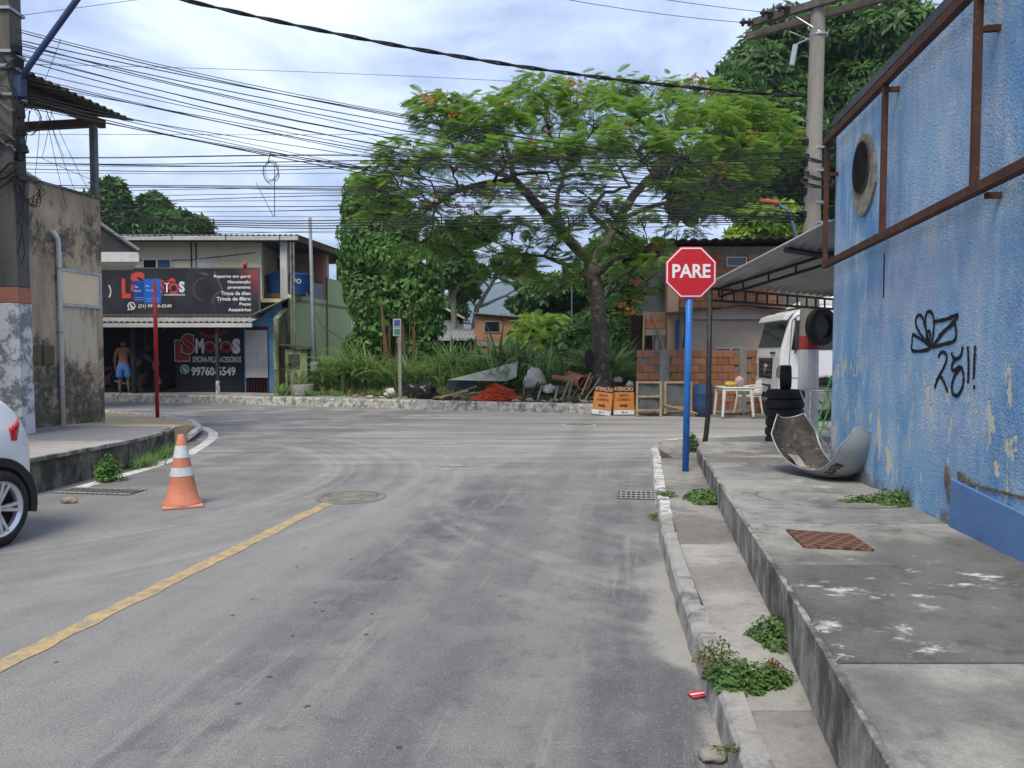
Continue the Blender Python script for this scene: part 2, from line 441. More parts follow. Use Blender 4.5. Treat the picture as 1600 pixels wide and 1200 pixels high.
A_KERBW = kerbmat('kerb_white_worn', .62, .46, .60)
A_KERBF = kerbmat('kerb_far_worn', .50, .40, .58)
A_KERBG = kerbmat('kerb_grey', .36, .40, .60)
A_SOIL = dirty('soil', (.13, .11, .075), (.085, .10, .045), 1.2, .95, .6, 25, (.19, .165, .12))
A_GRND = dirty('ground_far', (.06, .085, .03), (.10, .10, .05), .05, .95, 0)
A_METAL = Mat('galvanised', (.33, .34, .35), .45, .8)
A_BLK = dirty('black_paint', (.018, .018, .02), (.03, .03, .032), 4, .45, .05)
A_RUB = dirty('rubber', (.014, .014, .015), (.03, .03, .03), 6, .72, .12, 30)
A_RUST = dirty('rusty_steel', (.105, .047, .028), (.07, .034, .023), 5, .85, .3, 40, (.16, .078, .045), (.55, .7))
A_WHITEP = dirty('white_plastic', (.72, .72, .70), (.60, .60, .57), 3, .45, 0)
A_WOODP = dirty('pale_timber', (.40, .31, .20), (.26, .20, .13), 3, .85, .2, 40)
A_WOODB = dirty('brown_timber', (.17, .11, .06), (.10, .07, .045), 3, .85, .2, 40)
A_GLASSD = Mat('dark_glass', (.018, .022, .025), .06, 0, .6)
A_DARK = Mat('dark_interior', (.012, .012, .013), .9, 0, .1)
A_CABLE = Mat('cable_sheath', (.012, .013, .015), .6, 0, .3)
A_CABLEG = Mat('grey_cable', (.10, .105, .115), .6, 0, .3)
A_YEL = Mat('yellow_line', (.6, .4, .1), .85, 0, .2)
if True:
    m = A_YEL; p = m.pos(); f = m.noise(70, 3, .6, p)
    c = m.mix(m.st(m.noise(9, 7, .78, p), .38, .66), (.52, .375, .18), (.27, .245, .20)); m.col(m.mix(.45, c, m.ramp(f, [(.3, .5), (.7, 1.1)]), 'MULTIPLY')); m.bump(f, .4, .005)
A_WLINE = Mat('white_road_paint', (.6, .6, .58), .85, 0, .2)
if True:
    m = A_WLINE; p = m.pos(); f = m.noise(60, 3, .6, p)
    m.col(m.mix(m.st(m.noise(5, 7, .75, p), .45, .66), (.60, .59, .56), (.27, .265, .255))); m.bump(f, .4, .005)

# ------------------------------------------------------------------ the setting
g = MB(); g.add([(-700, -300, -.06), (700, -300, -.06), (700, 1900, -.06), (-700, 1900, -.06)], [(0, 1, 2, 3)]); struct('ground', g, A_GRND)
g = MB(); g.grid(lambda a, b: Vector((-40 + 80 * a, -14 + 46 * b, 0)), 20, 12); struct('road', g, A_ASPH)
# yellow centre line, worn at its end
g = MB(); nl = 170; L0, L1 = -6.0, 7.6
lv = []
for k in range(nl + 1):
    l = L0 + (L1 - L0) * k / nl; a = random.uniform(-.012, .012); b = random.uniform(-.012, .012)
    lv += [RP(-3.235 + a + .01 * mnoise.noise(Vector((l * 3, 0, 0))), l, .004), RP(-3.105 + b + .01 * mnoise.noise(Vector((l * 3, 5, 0))), l, .004)]
g.add(lv, [(2 * k, 2 * k + 1, 2 * k + 3, 2 * k + 2) for k in range(nl)])
o = struct('centre_line', g, A_YEL)

A_FLAKE = dirty('worn_paint_flake', (.42, .415, .40), (.26, .255, .245), 6, .9, .4)
def edge_skirt(poly_top, mat, name, zb=-.02, par=None, kind=True, bevel=0):
    """closed outline with own z per vertex, flat-ish top plus vertical sides"""
    n = len(poly_top); mb = MB()
    top = [Vector(p) for p in poly_top]; bot = [Vector((p.x, p.y, zb)) for p in top]
    mb.add(top + bot, [tuple(range(n))] + [(i, n + i, n + (i + 1) % n, (i + 1) % n) for i in range(n)])
    o = mb.build(name, mat, par, bevel=bevel)
    if kind: o['kind'] = 'structure'
    return o
def lerp_path(path, y):
    for (a, b) in zip(path[:-1], path[1:]):
        if a[1] <= y <= b[1]:
            t = (y - a[1]) / (b[1] - a[1]); return a[0] + (b[0] - a[0]) * t
    return path[0][0] if y < path[0][1] else path[-1][0]

# right-hand pavement: low strip behind a stone kerb, then a raised concrete platform
KERB = [(.34, -3.0), (.60, 1.0), (.81, 2.72), (1.14, 5.6), (1.62, 8.6), (2.10, 11.4)]
RET = [(.15, -3.0), (.86, 1.0), (1.075, 2.16), (1.375, 3.67), (1.90, 6.7), (2.56, 10.4)]
for i in range(2):
    RET[i] = (RET[i][0] + .0, RET[i][1])
WALLC = Vector((3.46, 8.16, 0)); WALLD = Vector((.141, .99, 0)).normalized()
def wall_x(y): return WALLC.x + (y - WALLC.y) * WALLD.x / WALLD.y
def zplat(y): return .28 + (.46 - .28) * min(1, max(0, (10.4 - y) / 8.4))
lowsw = bpy.data.objects.new('pavement', None); COL.objects.link(lowsw); lowsw['kind'] = 'structure'
cuts = [-3, -.6, 1.15, 2.32, 3.05, 4.6, 5.75, 6.9, 8.1, 9.3, 10.4]
for a, b in zip(cuts[:-1], cuts[1:]):
    zz = .115 + random.uniform(-.006, .006); gq = .004
    edge_skirt([(lerp_path(KERB, a) + .12, a + gq, zz), (lerp_path(RET, a) + .05, a + gq, zz), (lerp_path(RET, b) + .05, b - gq, zz), (lerp_path(KERB, b) + .12, b - gq, zz)], A_LOWL if 3.0 < (a + b) / 2 < 5.8 or a < 1 else A_LOW, 'slab', par=lowsw, kind=False, bevel=.005)
# corner apron beyond the platform
CORN = [(2.10, 11.4), (2.22, 12.0), (2.55, 12.55), (3.2, 12.95), (4.4, 13.15), (6.5, 13.1), (10.5, 12.4), (22, 9.5)]
apr = [(2.24, 10.41), (2.55, 10.41), (2.75, 10.9), (12, 10.9), (22, 8.6)] + [(x, y - .12) for x, y in reversed(CORN[1:])] + [(2.22, 11.4)]
edge_skirt([(x, y, .12) for x, y in apr], A_LOW, 'slab', par=lowsw, kind=False)
plat = bpy.data.objects.new('raised_platform', None); COL.objects.link(plat); plat['kind'] = 'structure'
cuts = [-3, -.5, 1.35, 2.75, 4.14, 5.25, 7.3, 9.1, 10.9]
PM = [A_PLATL, A_PLATL, A_PLATL, A_PLATD, A_PLATL, A_PLAT, A_PLAT, A_PLATL]
for i, (a, b) in enumerate(zip(cuts[:-1], cuts[1:])):
    gq = .003; dz = random.uniform(-.004, .004); rows = []
    nseg = 16
    mb = MB(); ys = [a + gq + (b - a - 2 * gq) * k / nseg for k in range(nseg + 1)]
    lx = [lerp_path(RET, y) + random.uniform(-.010, .010) + .012 * mnoise.noise(Vector((y * 2.3, 0, 4))) for y in ys]
    if b == 10.9: lx = [lerp_path(RET, min(y, 10.4)) + max(0, y - 10.4) * .4 for y in ys]
    rx = [wall_x(y) + .25 if y < 8.1 else 9.0 for y in ys]
    vs_ = []
    for x0, x1, y in zip(lx, rx, ys):
        z = zplat(y) + dz
        vs_ += [(x0, y, -.02), (x0 - .0, y, z - .02), (x0 + .02, y, z), (x1, y, z), (x1, y, -.02)]
    fs = []
    for k in range(nseg):
        for q in range(4): fs.append((k * 5 + q, (k + 1) * 5 + q, (k + 1) * 5 + q + 1, k * 5 + q + 1))
    fs += [(0, 1, 2, 3, 4), tuple(nseg * 5 + q for q in (4, 3, 2, 1, 0))]
    mb.add(vs_, fs); ob = mb.build('slab', PM[i], plat)
# face of the platform: cast panels, a few millimetres proud
pc = [-3, -1.2, .4, 1.7, 2.75, 3.9, 5.3, 6.7, 8.0, 9.2, 10.38]
for a, b in zip(pc[:-1], pc[1:]):
    mb = MB(); off = .012
    xa, xb = lerp_path(RET, a) - off, lerp_path(RET, b) - off
    mb.prism([(xa, a + .003, -.01), (xb, b - .003, -.01), (xb, b - .003, zplat(b) - .006), (xa, a + .003, zplat(a) - .006)], (.03, 0, 0)); mb.build('retaining_panel', A_RET, plat, bevel=.004)
# kerb stones
kerb = bpy.data.objects.new('kerb', None); COL.objects.link(kerb); kerb['kind'] = 'structure'
y = -3.0
def kstone(p, q, h, wd, mat, par, jit=.01):
    p = Vector(p); q = Vector(q); d = (q - p).normalized(); nrm = Vector((d.y, -d.x, 0)); mb = MB()
    mb.grid(lambda a, b: p.lerp(q, a) + nrm * [0, 0.012, .03, wd - .02, wd][round(b * 4)] + Vector((0, 0, [-.02, h * .85, h, h, h - .05][round(b * 4)])) + Vector((random.uniform(-jit, jit), random.uniform(-jit, jit) * .5, random.uniform(-jit, jit) * .8 if b > 0 else 0)), 3, 4)
    n = len(mb.v)
    mb.f.append((0, 4, 8, 12, 16)); mb.f.append((19, 15, 11, 7, 3))
    return mb.build('kerb_stone', mat, par, smooth=False)
while y < 11.3:
    L = random.uniform(.42, .72) if y > 2.4 else random.uniform(.8, 1.0)
    y2 = min(y + L, 11.42); j = random.uniform(-.012, .012)
    kstone((lerp_path(KERB, y) + j, y + .008, 0), (lerp_path(KERB, y2) + j, y2 - .008, 0), .135 + random.uniform(-.012, .012), .135, A_KERBW if y > 6.3 else A_KERBG, kerb, .006)
    y = y2
for (a, b) in zip(CORN[:-1], CORN[1:]):
    n = max(1, int(hypot(b[0] - a[0], b[1] - a[1]) / .8))
    for k in range(n):
        p = Vector((a[0] + (b[0] - a[0]) * k / n, a[1] + (b[1] - a[1]) * k / n, 0)); q = Vector((a[0] + (b[0] - a[0]) * (k + 1) / n, a[1] + (b[1] - a[1]) * (k + 1) / n, 0))
        dd = (q - p).normalized() * .006
        kstone(p + dd, q - dd, .125, .13, A_KERBG if a[0] < 2.4 else A_KERBW, kerb, .004)

# far side of the crossing street
K1 = Vector((2.07, 19.07, 0)); E_ = Vector((.948, -.317, 0)).normalized(); N_ = Vector((-E_.y, E_.x, 0))
def F(a, b, z=0.0):
    p = K1 + E_ * a + N_ * b; return Vector((p.x, p.y, z))
farsw = bpy.data.objects.new('far_pavement', None); COL.objects.link(farsw); farsw['kind'] = 'structure'
a = -34.0
while a < .5:
    a2 = min(a + 1.35, .6); zz = .235 + random.uniform(-.006, .006)
    edge_skirt([F(a + .005, .12, zz), F(a2 - .005, .12, zz), F(a2 - .005, 1.9, zz), F(a + .005, 1.9, zz)], A_LOW, 'slab', par=farsw, kind=False)
    a = a2
fk = bpy.data.objects.new('far_kerb', None); COL.objects.link(fk); fk['kind'] = 'structure'
a = -34.0
while a < .5:
    a2 = min(a + random.uniform(.85, 1.0), .6)
    kstone(F(a2 - .006, 0), F(a + .006, 0), .24, -.14, A_KERBW, fk, .005) if False else None
    p, q = F(a + .006, 0), F(a2 - .006, 0); mb = MB()
    mb.grid(lambda s, t: p.lerp(q, s) + N_ * [0, .015, .04, .15, .15][round(t * 4)] + Vector((0, 0, [-.02, .205, .245, .245, .1][round(t * 4)] + (random.uniform(-.006, .006) if t > 0 else 0))), 3, 4)
    mb.f.append((16, 12, 8, 4, 0)); mb.f.append((3, 7, 11, 15, 19)); mb.build('kerb_stone', A_KERBF, fk)
    a = a2
fore = edge_skirt([F(.62, 0, .06), F(5, -.05, .06), F(13, -.2, .06), F(30, -.2, .06), F(30, 12, .06), F(.62, 12, .06)], dirty('forecourt_dirt', (.22, .20, .17), (.14, .125, .10), 1.5, .95, .5, 30), 'forecourt')
lot = MB(); lot.grid(lambda s, t: F(-15 + 15.6 * s, 1.9 + 40 * t, .215 + .10 * mnoise.noise(Vector((s * 9, t * 14, 2))) * min(1, t * 8)), 40, 40); struct('vacant_lot', lot, A_SOIL)
lot2 = MB(); lot2.grid(lambda s, t: F(-60 + 45 * s, 1.9 + 60 * t, .20), 6, 6); struct('far_yard', lot2, A_SOIL)

# left corner: raised platform, mossy face, ramp down to the white kerb
lp = bpy.data.objects.new('corner_platform', None); COL.objects.link(lp); lp['kind'] = 'structure'
LE = [(-7.3, -3), (-6.62, 1.5), (-6.05, 5), (-5.34, 8.28), (-5.22, 10.2), (-5.32, 11.6), (-5.55, 12.4)]
BC = Vector((-7.35, 13.6, 0)); BD = Vector((.16, .987, 0)).normalized()
def lwall_x(y): return BC.x + (y - BC.y) * BD.x / BD.y
def zl(y): return .41 - .05 * min(1, max(0, (y - 8) / 4))
A_PAV = Mat('grey_corner_paving', (.3, .3, .3), .9, 0, .2)
if True:
    m = A_PAV; p = m.pos(); f = m.noise(90, 3, .6, p); n1 = m.noise(1.2, 6, .65, p)
    bt = m.n('TexBrick'); m.set(bt.inputs[0], m.map(p, rot=(0, 0, RA))); bt.inputs['Scale'].default_value = 5.0; bt.inputs['Mortar Size'].default_value = .012
    bt.inputs['Color1'].default_value = (.24, .245, .255, 1); bt.inputs['Color2'].default_value = (.20, .205, .21, 1); bt.inputs['Mortar'].default_value = (.13, .13, .13, 1)
    wx, wy, wz = m.xyz(p)
    c = m.mix(m.st(m.addn(wy, m.mul(n1, 1.2)), 10.6, 10.9), m.mix(m.st(n1, .35, .7), (.40, .385, .36), (.30, .29, .275)), bt.outputs[0])
    c = m.mix(.35, c, m.ramp(f, [(.3, .6), (.7, 1.1)]), 'MULTIPLY'); m.col(c); m.bump(f, .3, .01)
A_TAN = dirty('tan_ramp', (.54, .41, .25), (.42, .34, .24), 2.5, .9, .3, 60)
ycut = [-3, 0, 2.6, 5.0, 6.6, 8.3, 10.0, 11.2, 12.4]
for a, b in zip(ycut[:-1], ycut[1:]):
    edge_skirt([(lwall_x(a) - .2, a + .003, zl(a)), (lerp_path(LE, a) - .02, a + .003, zl(a)), (lerp_path(LE, b) - .02, b - .003, zl(b)), (lwall_x(b) - .2, b - .003, zl(b))][::1], A_PAV, 'slab', par=lp, kind=False)
pcs = [-3, -.5, 1.5, 3.4, 5.0, 6.7, 8.28, 9.2, 10.2, 11.0, 11.7, 12.38]
for a, b in zip(pcs[:-1], pcs[1:]):
    xa, xb = lerp_path(LE, a), lerp_path(LE, b); mb = MB()
    mb.prism([(xa, a + .003, -.01), (xb, b - .003, -.01), (xb - .02, b - .003, zl(b) - .05), (xa - .02, a + .003, zl(a) - .05)], (-.05, 0, 0)); mb.build('retaining_panel', A_MOSS, lp)
    mb = MB(); mb.prism([(xa + .03, a + .003, zl(a) - .045), (xb + .03, b - .003, zl(b) - .045), (xb + .03, b - .003, zl(b) + .004), (xa + .03, a + .003, zl(a) + .004)], (-.06, 0, 0)); mb.build('coping', A_RET, lp, bevel=.006)
RAMP = [(-5.57, 12.42), (-5.75, 13.2), (-6.15, 14.6), (-6.9, 16.0), (-8.0, 17.1), (-9.6, 18.2), (-12, 19.5), (-20, 22.2)]
mb = MB(); RB = [(-7.6, 12.42), (-7.4, 13.2), (-7.5, 13.9), (-8.2, 14.4), (-9.2, 15.0), (-10.5, 15.6), (-13, 16.6), (-21, 19.5)]
RZ = [.345, .30, .15, .115, .115, .115, .115, .115]; RZB = [.36, .34, .28, .22, .2, .18, .15, .13]
vs_ = []
for k in range(8):
    vs_ += [(*RAMP[k], -.02), (*RAMP[k], RZ[k]), (*RB[k], RZB[k])]
fs = []
for k in range(7):
    for q in range(2): fs.append((k * 3 + q, k * 3 + 3 + q, k * 3 + 4 + q, k * 3 + 1 + q))
mb.add(vs_, fs); mb.build('ramp', A_TAN, lp)
for k in range(1, 7):
    p, q = Vector((*RAMP[k], 0)), Vector((*RAMP[k + 1], 0)); n = max(1, int((q - p).length / 1.0))
    for i in range(n):
        a_, b_ = p.lerp(q, i / n), p.lerp(q, (i + 1) / n); d = (b_ - a_).normalized() * .006
        kstone(a_ + d, b_ - d, .135, .15, A_KERBW, lp, .004)
# white gutter strip painted round the left corner
g = MB(); gp = [(-4.98, 8.6), (-4.86, 10.3), (-4.92, 11.7), (-5.15, 12.8), (-5.4, 13.8), (-5.75, 14.7), (-6.4, 15.8)]
for (a, b) in zip(gp[:-1], gp[1:]):
    g.add([(a[0], a[1], .004), (b[0], b[1] , .004), (b[0] - .17, b[1] - .03, .0045), (a[0] - .17, a[1] - .03, .0045)], [(0, 1, 2, 3)])
struct('gutter_strip', g, A_WLINE)
g = MB()
for (px, py, L, wd) in [(690, 693, 1.1, .12), (600, 692, .5, .08), (705, 727, .5, .1), (735, 695, .5, .1), (715, 733, .7, .08), (920, 661, 1.0, .06), (1000, 742, .3, .06), (985, 757, .3, .05), (1000, 720, .3, .06), (1018, 690, .4, .06)]:
    c = G(px, py, .0045); q = []
    for k in range(9):
        a = 2 * pi * k / 9; r = random.uniform(.7, 1.1); q.append((c.x + cos(a) * L * .5 * r, c.y + sin(a) * wd * .9 * r, .0045))
    g.add(q, [tuple(range(9))])
struct('paint_flakes', g, A_FLAKE)
# ------------------------------------------------------------------ blue rendered building on the right
WANG = atan2(-WALLD.y, -WALLD.x)
ZW = .20
blue = thing('blue_building', 'blue roughcast building with peeling paint, graffiti and a rusty sign frame', 'building', (WALLC.x, WALLC.y, 0), WANG)
WN = Vector((-WALLD.y, WALLD.x, 0))
def WL(px, py, off=0.0):
    """pixel -> (t along wall from far corner, z)"""
    r = ray(px, py); c = WALLC + WN * off; k = (c - EYE).dot(WN) / r.dot(WN); p = EYE + r * k
    return (-(p - WALLC).dot(WALLD), p.z)
A_BLUE = Mat('blue_roughcast', (.15, .3, .6), .9, 0, .2)
if True:
    m = A_BLUE; p = m.co(); X, Y, Z = m.xyz(p)
    v = m.map(p, (1, 1, .42)); n1 = m.noise(1.3, 6, .62, v); n2 = m.noise(3.4, 7, .7, m.map(p, (1, 1, .45), loc=(3, 0, 9))); n3 = m.noise(.8, 4, .6, m.map(p, loc=(9, 2, 4)))
    c = m.mix(m.st(n1, .33, .66), (.125, .305, .57), (.26, .465, .67))
    c = m.mix(m.mul(m.st(n2, .44, .68), .85), c, (.52, .63, .73))
    c = m.mix(m.mul(m.st(n3, .52, .68), m.mul(m.st(n2, .3, .6), .6)), c, (.46, .46, .57))
    c = m.mix(m.mul(m.st(m.noise(2.2, 6, .7, v), .56, .70), .6), c, (.095, .205, .47))
    c = m.mix(m.mul(m.mul(m.st(m.noise(4.2, 5, .6, m.map(p, (1, 1, .10), loc=(5, 1, 3))), .50, .68), m.st(Z, 1.0, 2.6)), .55), c, (.53, .61, .72))
    # peeled flakes: upright slivers down to the lime coat
    pv = m.map(p, (1, 1, .34)); pe = m.noise(5.5, 4, .62, pv)
    hz = m.mul(m.st(Z, .42, .75), m.math('SUBTRACT', 1.0, m.st(Z, 1.25, 1.9)))
    peel = m.mul(m.st(m.addn(pe, m.mul(hz, .055)), .645, .66), m.st(hz, .0, .3))
    big = m.mul(m.st(m.addn(m.noise(3.2, 5, .65, m.map(p, (1, 1, .6), loc=(0, 0, 2.3))), m.mul(hz, .03)), .625, .635), m.st(hz, .2, .6))
    peel = m.math('MAXIMUM', peel, big)
    # bare grey plaster low on the wall near the far corner
    low = m.math('SUBTRACT', 1.0, m.st(m.addn(Z, m.addn(m.mul(m.math('SUBTRACT', m.noise(2.6, 6, .65, p), .5), .95), m.mul(X, .05))), .46, .60))
    plas = m.mix(m.st(m.noise(5, 6, .7, p), .38, .62), (.27, .265, .24), (.13, .14, .145))
    plas = m.mix(m.mul(m.st(m.noise(7, 6, .7, m.map(p, loc=(1, 0, 3))), .5, .6), .75), plas, (.12, .22, .40))
    c = m.mix(m.mul(low, .9), c, plas)
    c = m.mix(peel, c, (.63, .60, .50))
    g1 = m.vor(55, p); g2 = m.noise(85, 4, .65, p); g3 = m.noise(22, 3, .6, p)
    c = m.mix(.4, c, m.ramp(g1, [(.05, .7), (.55, 1.12)]), 'MULTIPLY'); c = m.mix(.4, c, m.ramp(g2, [(.3, .7), (.7, 1.15)]), 'MULTIPLY')
    c = m.mix(m.mul(m.st(m.noise(.45, 3, .5, m.map(p, loc=(2, 5, 1))), .42, .62), .35), c, (.46, .55, .68))
    c = m.mix(m.mul(m.math('GREATER_THAN', m.noise(130, 2, .5, p), .62), .45), c, (.58, .63, .70))
    m.col(c)
    h = m.addn(m.addn(m.mul(g1, .7), m.mul(g2, .9)), m.mul(g3, .25)); h = m.mul(h, m.math('SUBTRACT', 1.0, m.mul(peel, .7))); h = m.math('SUBTRACT', h, m.mul(peel, .5))
    m.bump(h, .85, .014)
A_BLUES = dirty('smooth_blue_plinth', (.135, .26, .50), (.11, .215, .42), 1.6, .7, .1, 60, (.07, .15, .33), (.56, .8))
HB = 4.0
mb = MB(); mb.bb(0, 11.5, 0, 6.0, -.02, HB); mb.build('wall', A_BLUE, blue)
mb = MB(); mb.bb(-.05, 11.6, -.02, 6.1, HB + .003, HB + .08); mb.build('roof', dirty('dark_fibre_roof', (.10, .10, .105), (.06, .06, .065), 2), blue)
t0, z0 = WL(1491, 752); t1, z1 = WL(1491, 822)
zt = z0 + .02
mb = MB()
mb.prism([(t0, 0, ZW), (11.4, 0, ZW), (11.4, 0, zt - .02), (t0 + 1.1, 0, zt - .05), (t0, 0, zt)], (0, -.028, 0)); mb.build('plinth', A_BLUES, blue, bevel=.008)
# chipped plaster beside and above the plinth
A_CHIP = dirty('broken_plaster', (.26, .19, .13), (.14, .115, .09), 9, .95, .8, 40, (.40, .37, .32), bd=.02)
mb = MB()
def chip(px, py, rw, rh, n=11):
    t, z = WL(px, py); q = []
    for k in range(n):
        a = 2 * pi * k / n; r = random.uniform(.6, 1.1); q.append((t + cos(a) * rw * r, -.004, z + sin(a) * rh * r))
    mb.prism(q, (0, -.006, 0))
chip(1484, 765, .035, .13); chip(1480, 745, .03, .09); chip(1503, 745, .07, .035); chip(1515, 752, .06, .022)
for k in range(9):
    px = 1520 + k * 10; chip(px, 757 + k * 2.6, .05, .013, 7)
mb.build('plaster_break', A_CHIP, blue)
# graffiti
A_INK = Mat('black_spray', (.012, .013, .018), .75, 0, .2)
def Z4(pts): return [WL(1280 + x / 2.4, 400 + y / 2.4) for x, y in pts]
strokes = [[(352, 292), (350, 320), (354, 356), (420, 343), (352, 292)],
           [(420, 340), (385, 298), (366, 262), (364, 236), (376, 221), (390, 232), (400, 270), (420, 340)],
           [(420, 340), (404, 285), (400, 240), (404, 216), (416, 208), (428, 222), (432, 262), (424, 340)],
           [(414, 338), (404, 305), (409, 284), (418, 288), (419, 338)],
           [(432, 246), (476, 238), (521, 221), (512, 240), (470, 285), (424, 342)], [(424, 342), (466, 332), (512, 314), (512, 256), (488, 268), (450, 300)],
           [(448, 380), (458, 362), (474, 364), (480, 384), (468, 420), (448, 456), (434, 496)], [(440, 470), (456, 452), (472, 478), (484, 512)],
           [(498, 362), (510, 386), (532, 376), (541, 338)], [(512, 384), (500, 412), (506, 430), (532, 416), (544, 448), (540, 490), (522, 522), (504, 516), (500, 484), (512, 446), (532, 420)],
           [(560, 338), (563, 400), (561, 478)], [(588, 336), (585, 400), (582, 462)], [(585, 484), (584, 499)]]
def smooth_pts(p, n=6):
    out = []
    for i in range(len(p) - 1):
        a, b, c_, d = p[max(i - 1, 0)], p[i], p[i + 1], p[min(i + 2, len(p) - 1)]
        for k in range(n):
            t = k / n
            out.append(tuple(.5 * (2 * b[j] + (c_[j] - a[j]) * t + (2 * a[j] - 5 * b[j] + 4 * c_[j] - d[j]) * t * t + (3 * b[j] - a[j] - 3 * c_[j] + d[j]) * t ** 3) for j in range(2)))
    out.append(p[-1]); return out
for grp, nm in ((strokes[:6], 'graffiti_flower'), (strokes[6:], 'graffiti_number')):
    mb = MB(); dep = .004
    for s_ in grp:
        dep += .0004
        P = Z4(smooth_pts(s_) if len(s_) > 2 else s_)
        vs_ = []
        for i, (t, z) in enumerate(P):
            a = P[min(i + 1, len(P) - 1)]; b = P[max(i - 1, 0)]; dx, dz = a[0] - b[0], a[1] - b[1]; L = hypot(dx, dz) or 1
            wd = .0135 + .002 * sin(i * 1.7)
            vs_ += [(t - dz / L * wd, -dep, z + dx / L * wd), (t + dz / L * wd, -dep, z - dx / L * wd)]
        mb.add(vs_, [(2 * i, 2 * i + 1, 2 * i + 3, 2 * i + 2) for i in range(len(P) - 1)])
    mb.build(nm, A_INK, blue)
# vent with mesh and ragged mortar
tv, zv = WL(1350, 262)
mb = MB(); q = []
for k in range(26):
    a = 2 * pi * k / 26; r = .31 + .05 * mnoise.noise(Vector((k * .9, 0, 0))) + (.16 * max(0, cos(a - 5.1))) ** 1
    q.append((tv + cos(a) * r * .95, -.002, zv + sin(a) * r))
mb.prism(q, (0, -.02, 0)); mb.build('vent_mortar', dirty('vent_mortar', (.36, .33, .25), (.20, .185, .14), 9, .95, .9, 45, bd=.02), blue)
mb = MB(); MV = Matrix.Translation((tv, 0, zv)) @ Matrix.Rotation(pi / 2, 4, 'X')
mb.lathe([(.240, .02), (.246, .03), (.246, .038), (.236, .038), (.236, .022)], 28, MV, close=True); vr = mb.build('vent_ring', dirty('vent_ring_grey', (.10, .095, .085), (.06, .055, .05), 8), blue)
mb = MB(); mb.lathe([(.0, .024), (.236, .024)], 24, MV); mb.build('vent_hole', A_DARK, blue)
mb = MB()
for k in range(-7, 8):
    h = sqrt(max(0, .235 ** 2 - (k * .032) ** 2))
    for sg in (-1, 1):
        d = Vector((cos(sg * pi / 4), 0, sin(sg * pi / 4))); nn = Vector((-d.z, 0, d.x)); c_ = Vector((tv, -.034 - .003 * sg, zv)) + nn * k * .032
        mb.cyl(c_ - d * h, c_ + d * h, .0035, n=4)
mb.build('vent_mesh', dirty('mesh_wire', (.07, .06, .05), (.045, .04, .035), 9), blue)
# rusty sign frame standing off the wall
fr = thing('rusty_sign_frame', 'rusty square-tube sign frame without its panel, bolted to blue wall', 'frame', (WALLC.x, WALLC.y, 0), WANG)
OFF = .11
def WLo(px, py): return WL(px, py, OFF)
tA = WLo(1291, 300)[0]; tB = WLo(1382, 200)[0]; tC = WLo(1527, 100)[0]
zlo = WLo(1291, 414)[1]; zhi = WLo(1291, 222)[1]
zlo2 = WLo(1590, 264)[1]; zhi2 = WLo(1500, 8)[1]
tlo2 = WLo(1590, 264)[0]; thi2 = WLo(1500, 8)[0]
sl = (zlo2 - zlo) / (tlo2 - tA); sh = (zhi2 - zhi) / (thi2 - tA)
def rail(z, s, th, nm):
    mb = MB(); mb.prism([(tA - .03, -OFF - .03, z), (7.4, -OFF - .03, z + s * (7.4 - tA)), (7.4, -OFF - .03, z + s * (7.4 - tA) + th), (tA - .03, -OFF - .03, z + th)], (0, .06, 0)); mb.build(nm, A_RUST, fr, bevel=.004)
rail(zlo - .03, sl, .065, 'rail'); rail(zhi - .03, sh, .065, 'rail')
for t in (tA, tB, tC, tC + 1.65, 7.3):
    mb = MB(); mb.bb(t - .019, t + .019, -OFF - .022, -OFF + .022, zlo + .034 + sl * (t - tA), zhi - .032 + sh * (t - tA)); mb.build('upright', A_RUST, fr)
for (t, z) in ((tA + .03, WLo(1300, 266)[1]), (tC + .03, WLo(1527, 50)[1]), (tC + .1, zlo - .05 + sl * (tC - tA)), (tB, zhi - .06)):
    mb = MB(); mb.box((t, -OFF / 2 + .012, z), (.035, OFF - .02, .035)); mb.build('bracket', A_RUST, fr)
# electrical line on wall (thin dark vertical joint)
mb = MB(); tJ = WL(1382, 420)[0]; mb.bb(tJ - .004, tJ + .004, -.008, 0, zlo - .45, zlo - .06); mb.build('wall_joint', A_INK, blue)

# ------------------------------------------------------------------ corner canopy with trusses
A_ZINC = dirty('zinc_sheet', (.44, .44, .43), (.33, .33, .32), 2, .6, .05, 30)
CA, CB, CC, CD = Vector((2.87, 11.0, 2.47)), Vector((6.6, 14.1, 2.47)), Vector((3.58, 8.5, 2.96)), Vector((7.3, 11.6, 2.96))
can = thing('corner_canopy', 'corrugated zinc canopy on black ladder trusses beside the blue wall', 'canopy', (0, 0, 0))
mb = MB()
def canf(s, t):
    p = CA.lerp(CB, s).lerp(CC.lerp(CD, s), t); return p + Vector((0, 0, .09 + .024 * sin(s * 2 * pi * 22)))
mb.grid(canf, 240, 6); mb.build('roof_sheet', A_ZINC, can, smooth=True, solid=.003)
mb = MB(); mb.tube([CA.lerp(CC, k / 6) + Vector((-.03, 0, .09)) for k in range(7)], .016, 6); mb.build('sheet_edge', A_ZINC, can)
def ladder(a, b, drop, step, nm):
    mb = MB(); a = Vector(a); b = Vector(b); L = (b - a).length; dz = Vector((0, 0, -drop))
    mb.tube([a, b], .022, 6); mb.tube([a + dz, b + dz], .022, 6)
    k = 0.0
    while k <= L: p = a.lerp(b, k / L); mb.tube([p, p + dz], .016, 6); k += step
    mb.build(nm, A_BLK, can)
ladder(CA + Vector((0, 0, .03)), CB + Vector((0, 0, .03)), .17, .30, 'truss')
ladder(CA + (CB - CA) * .04 + Vector((.02, .02, .04)), CC + (CD - CC) * .25 + Vector((0, 0, .02)), .12, .42, 'truss')
mid0, mid1 = CA.lerp(CC, .68), CB.lerp(CD, .68)
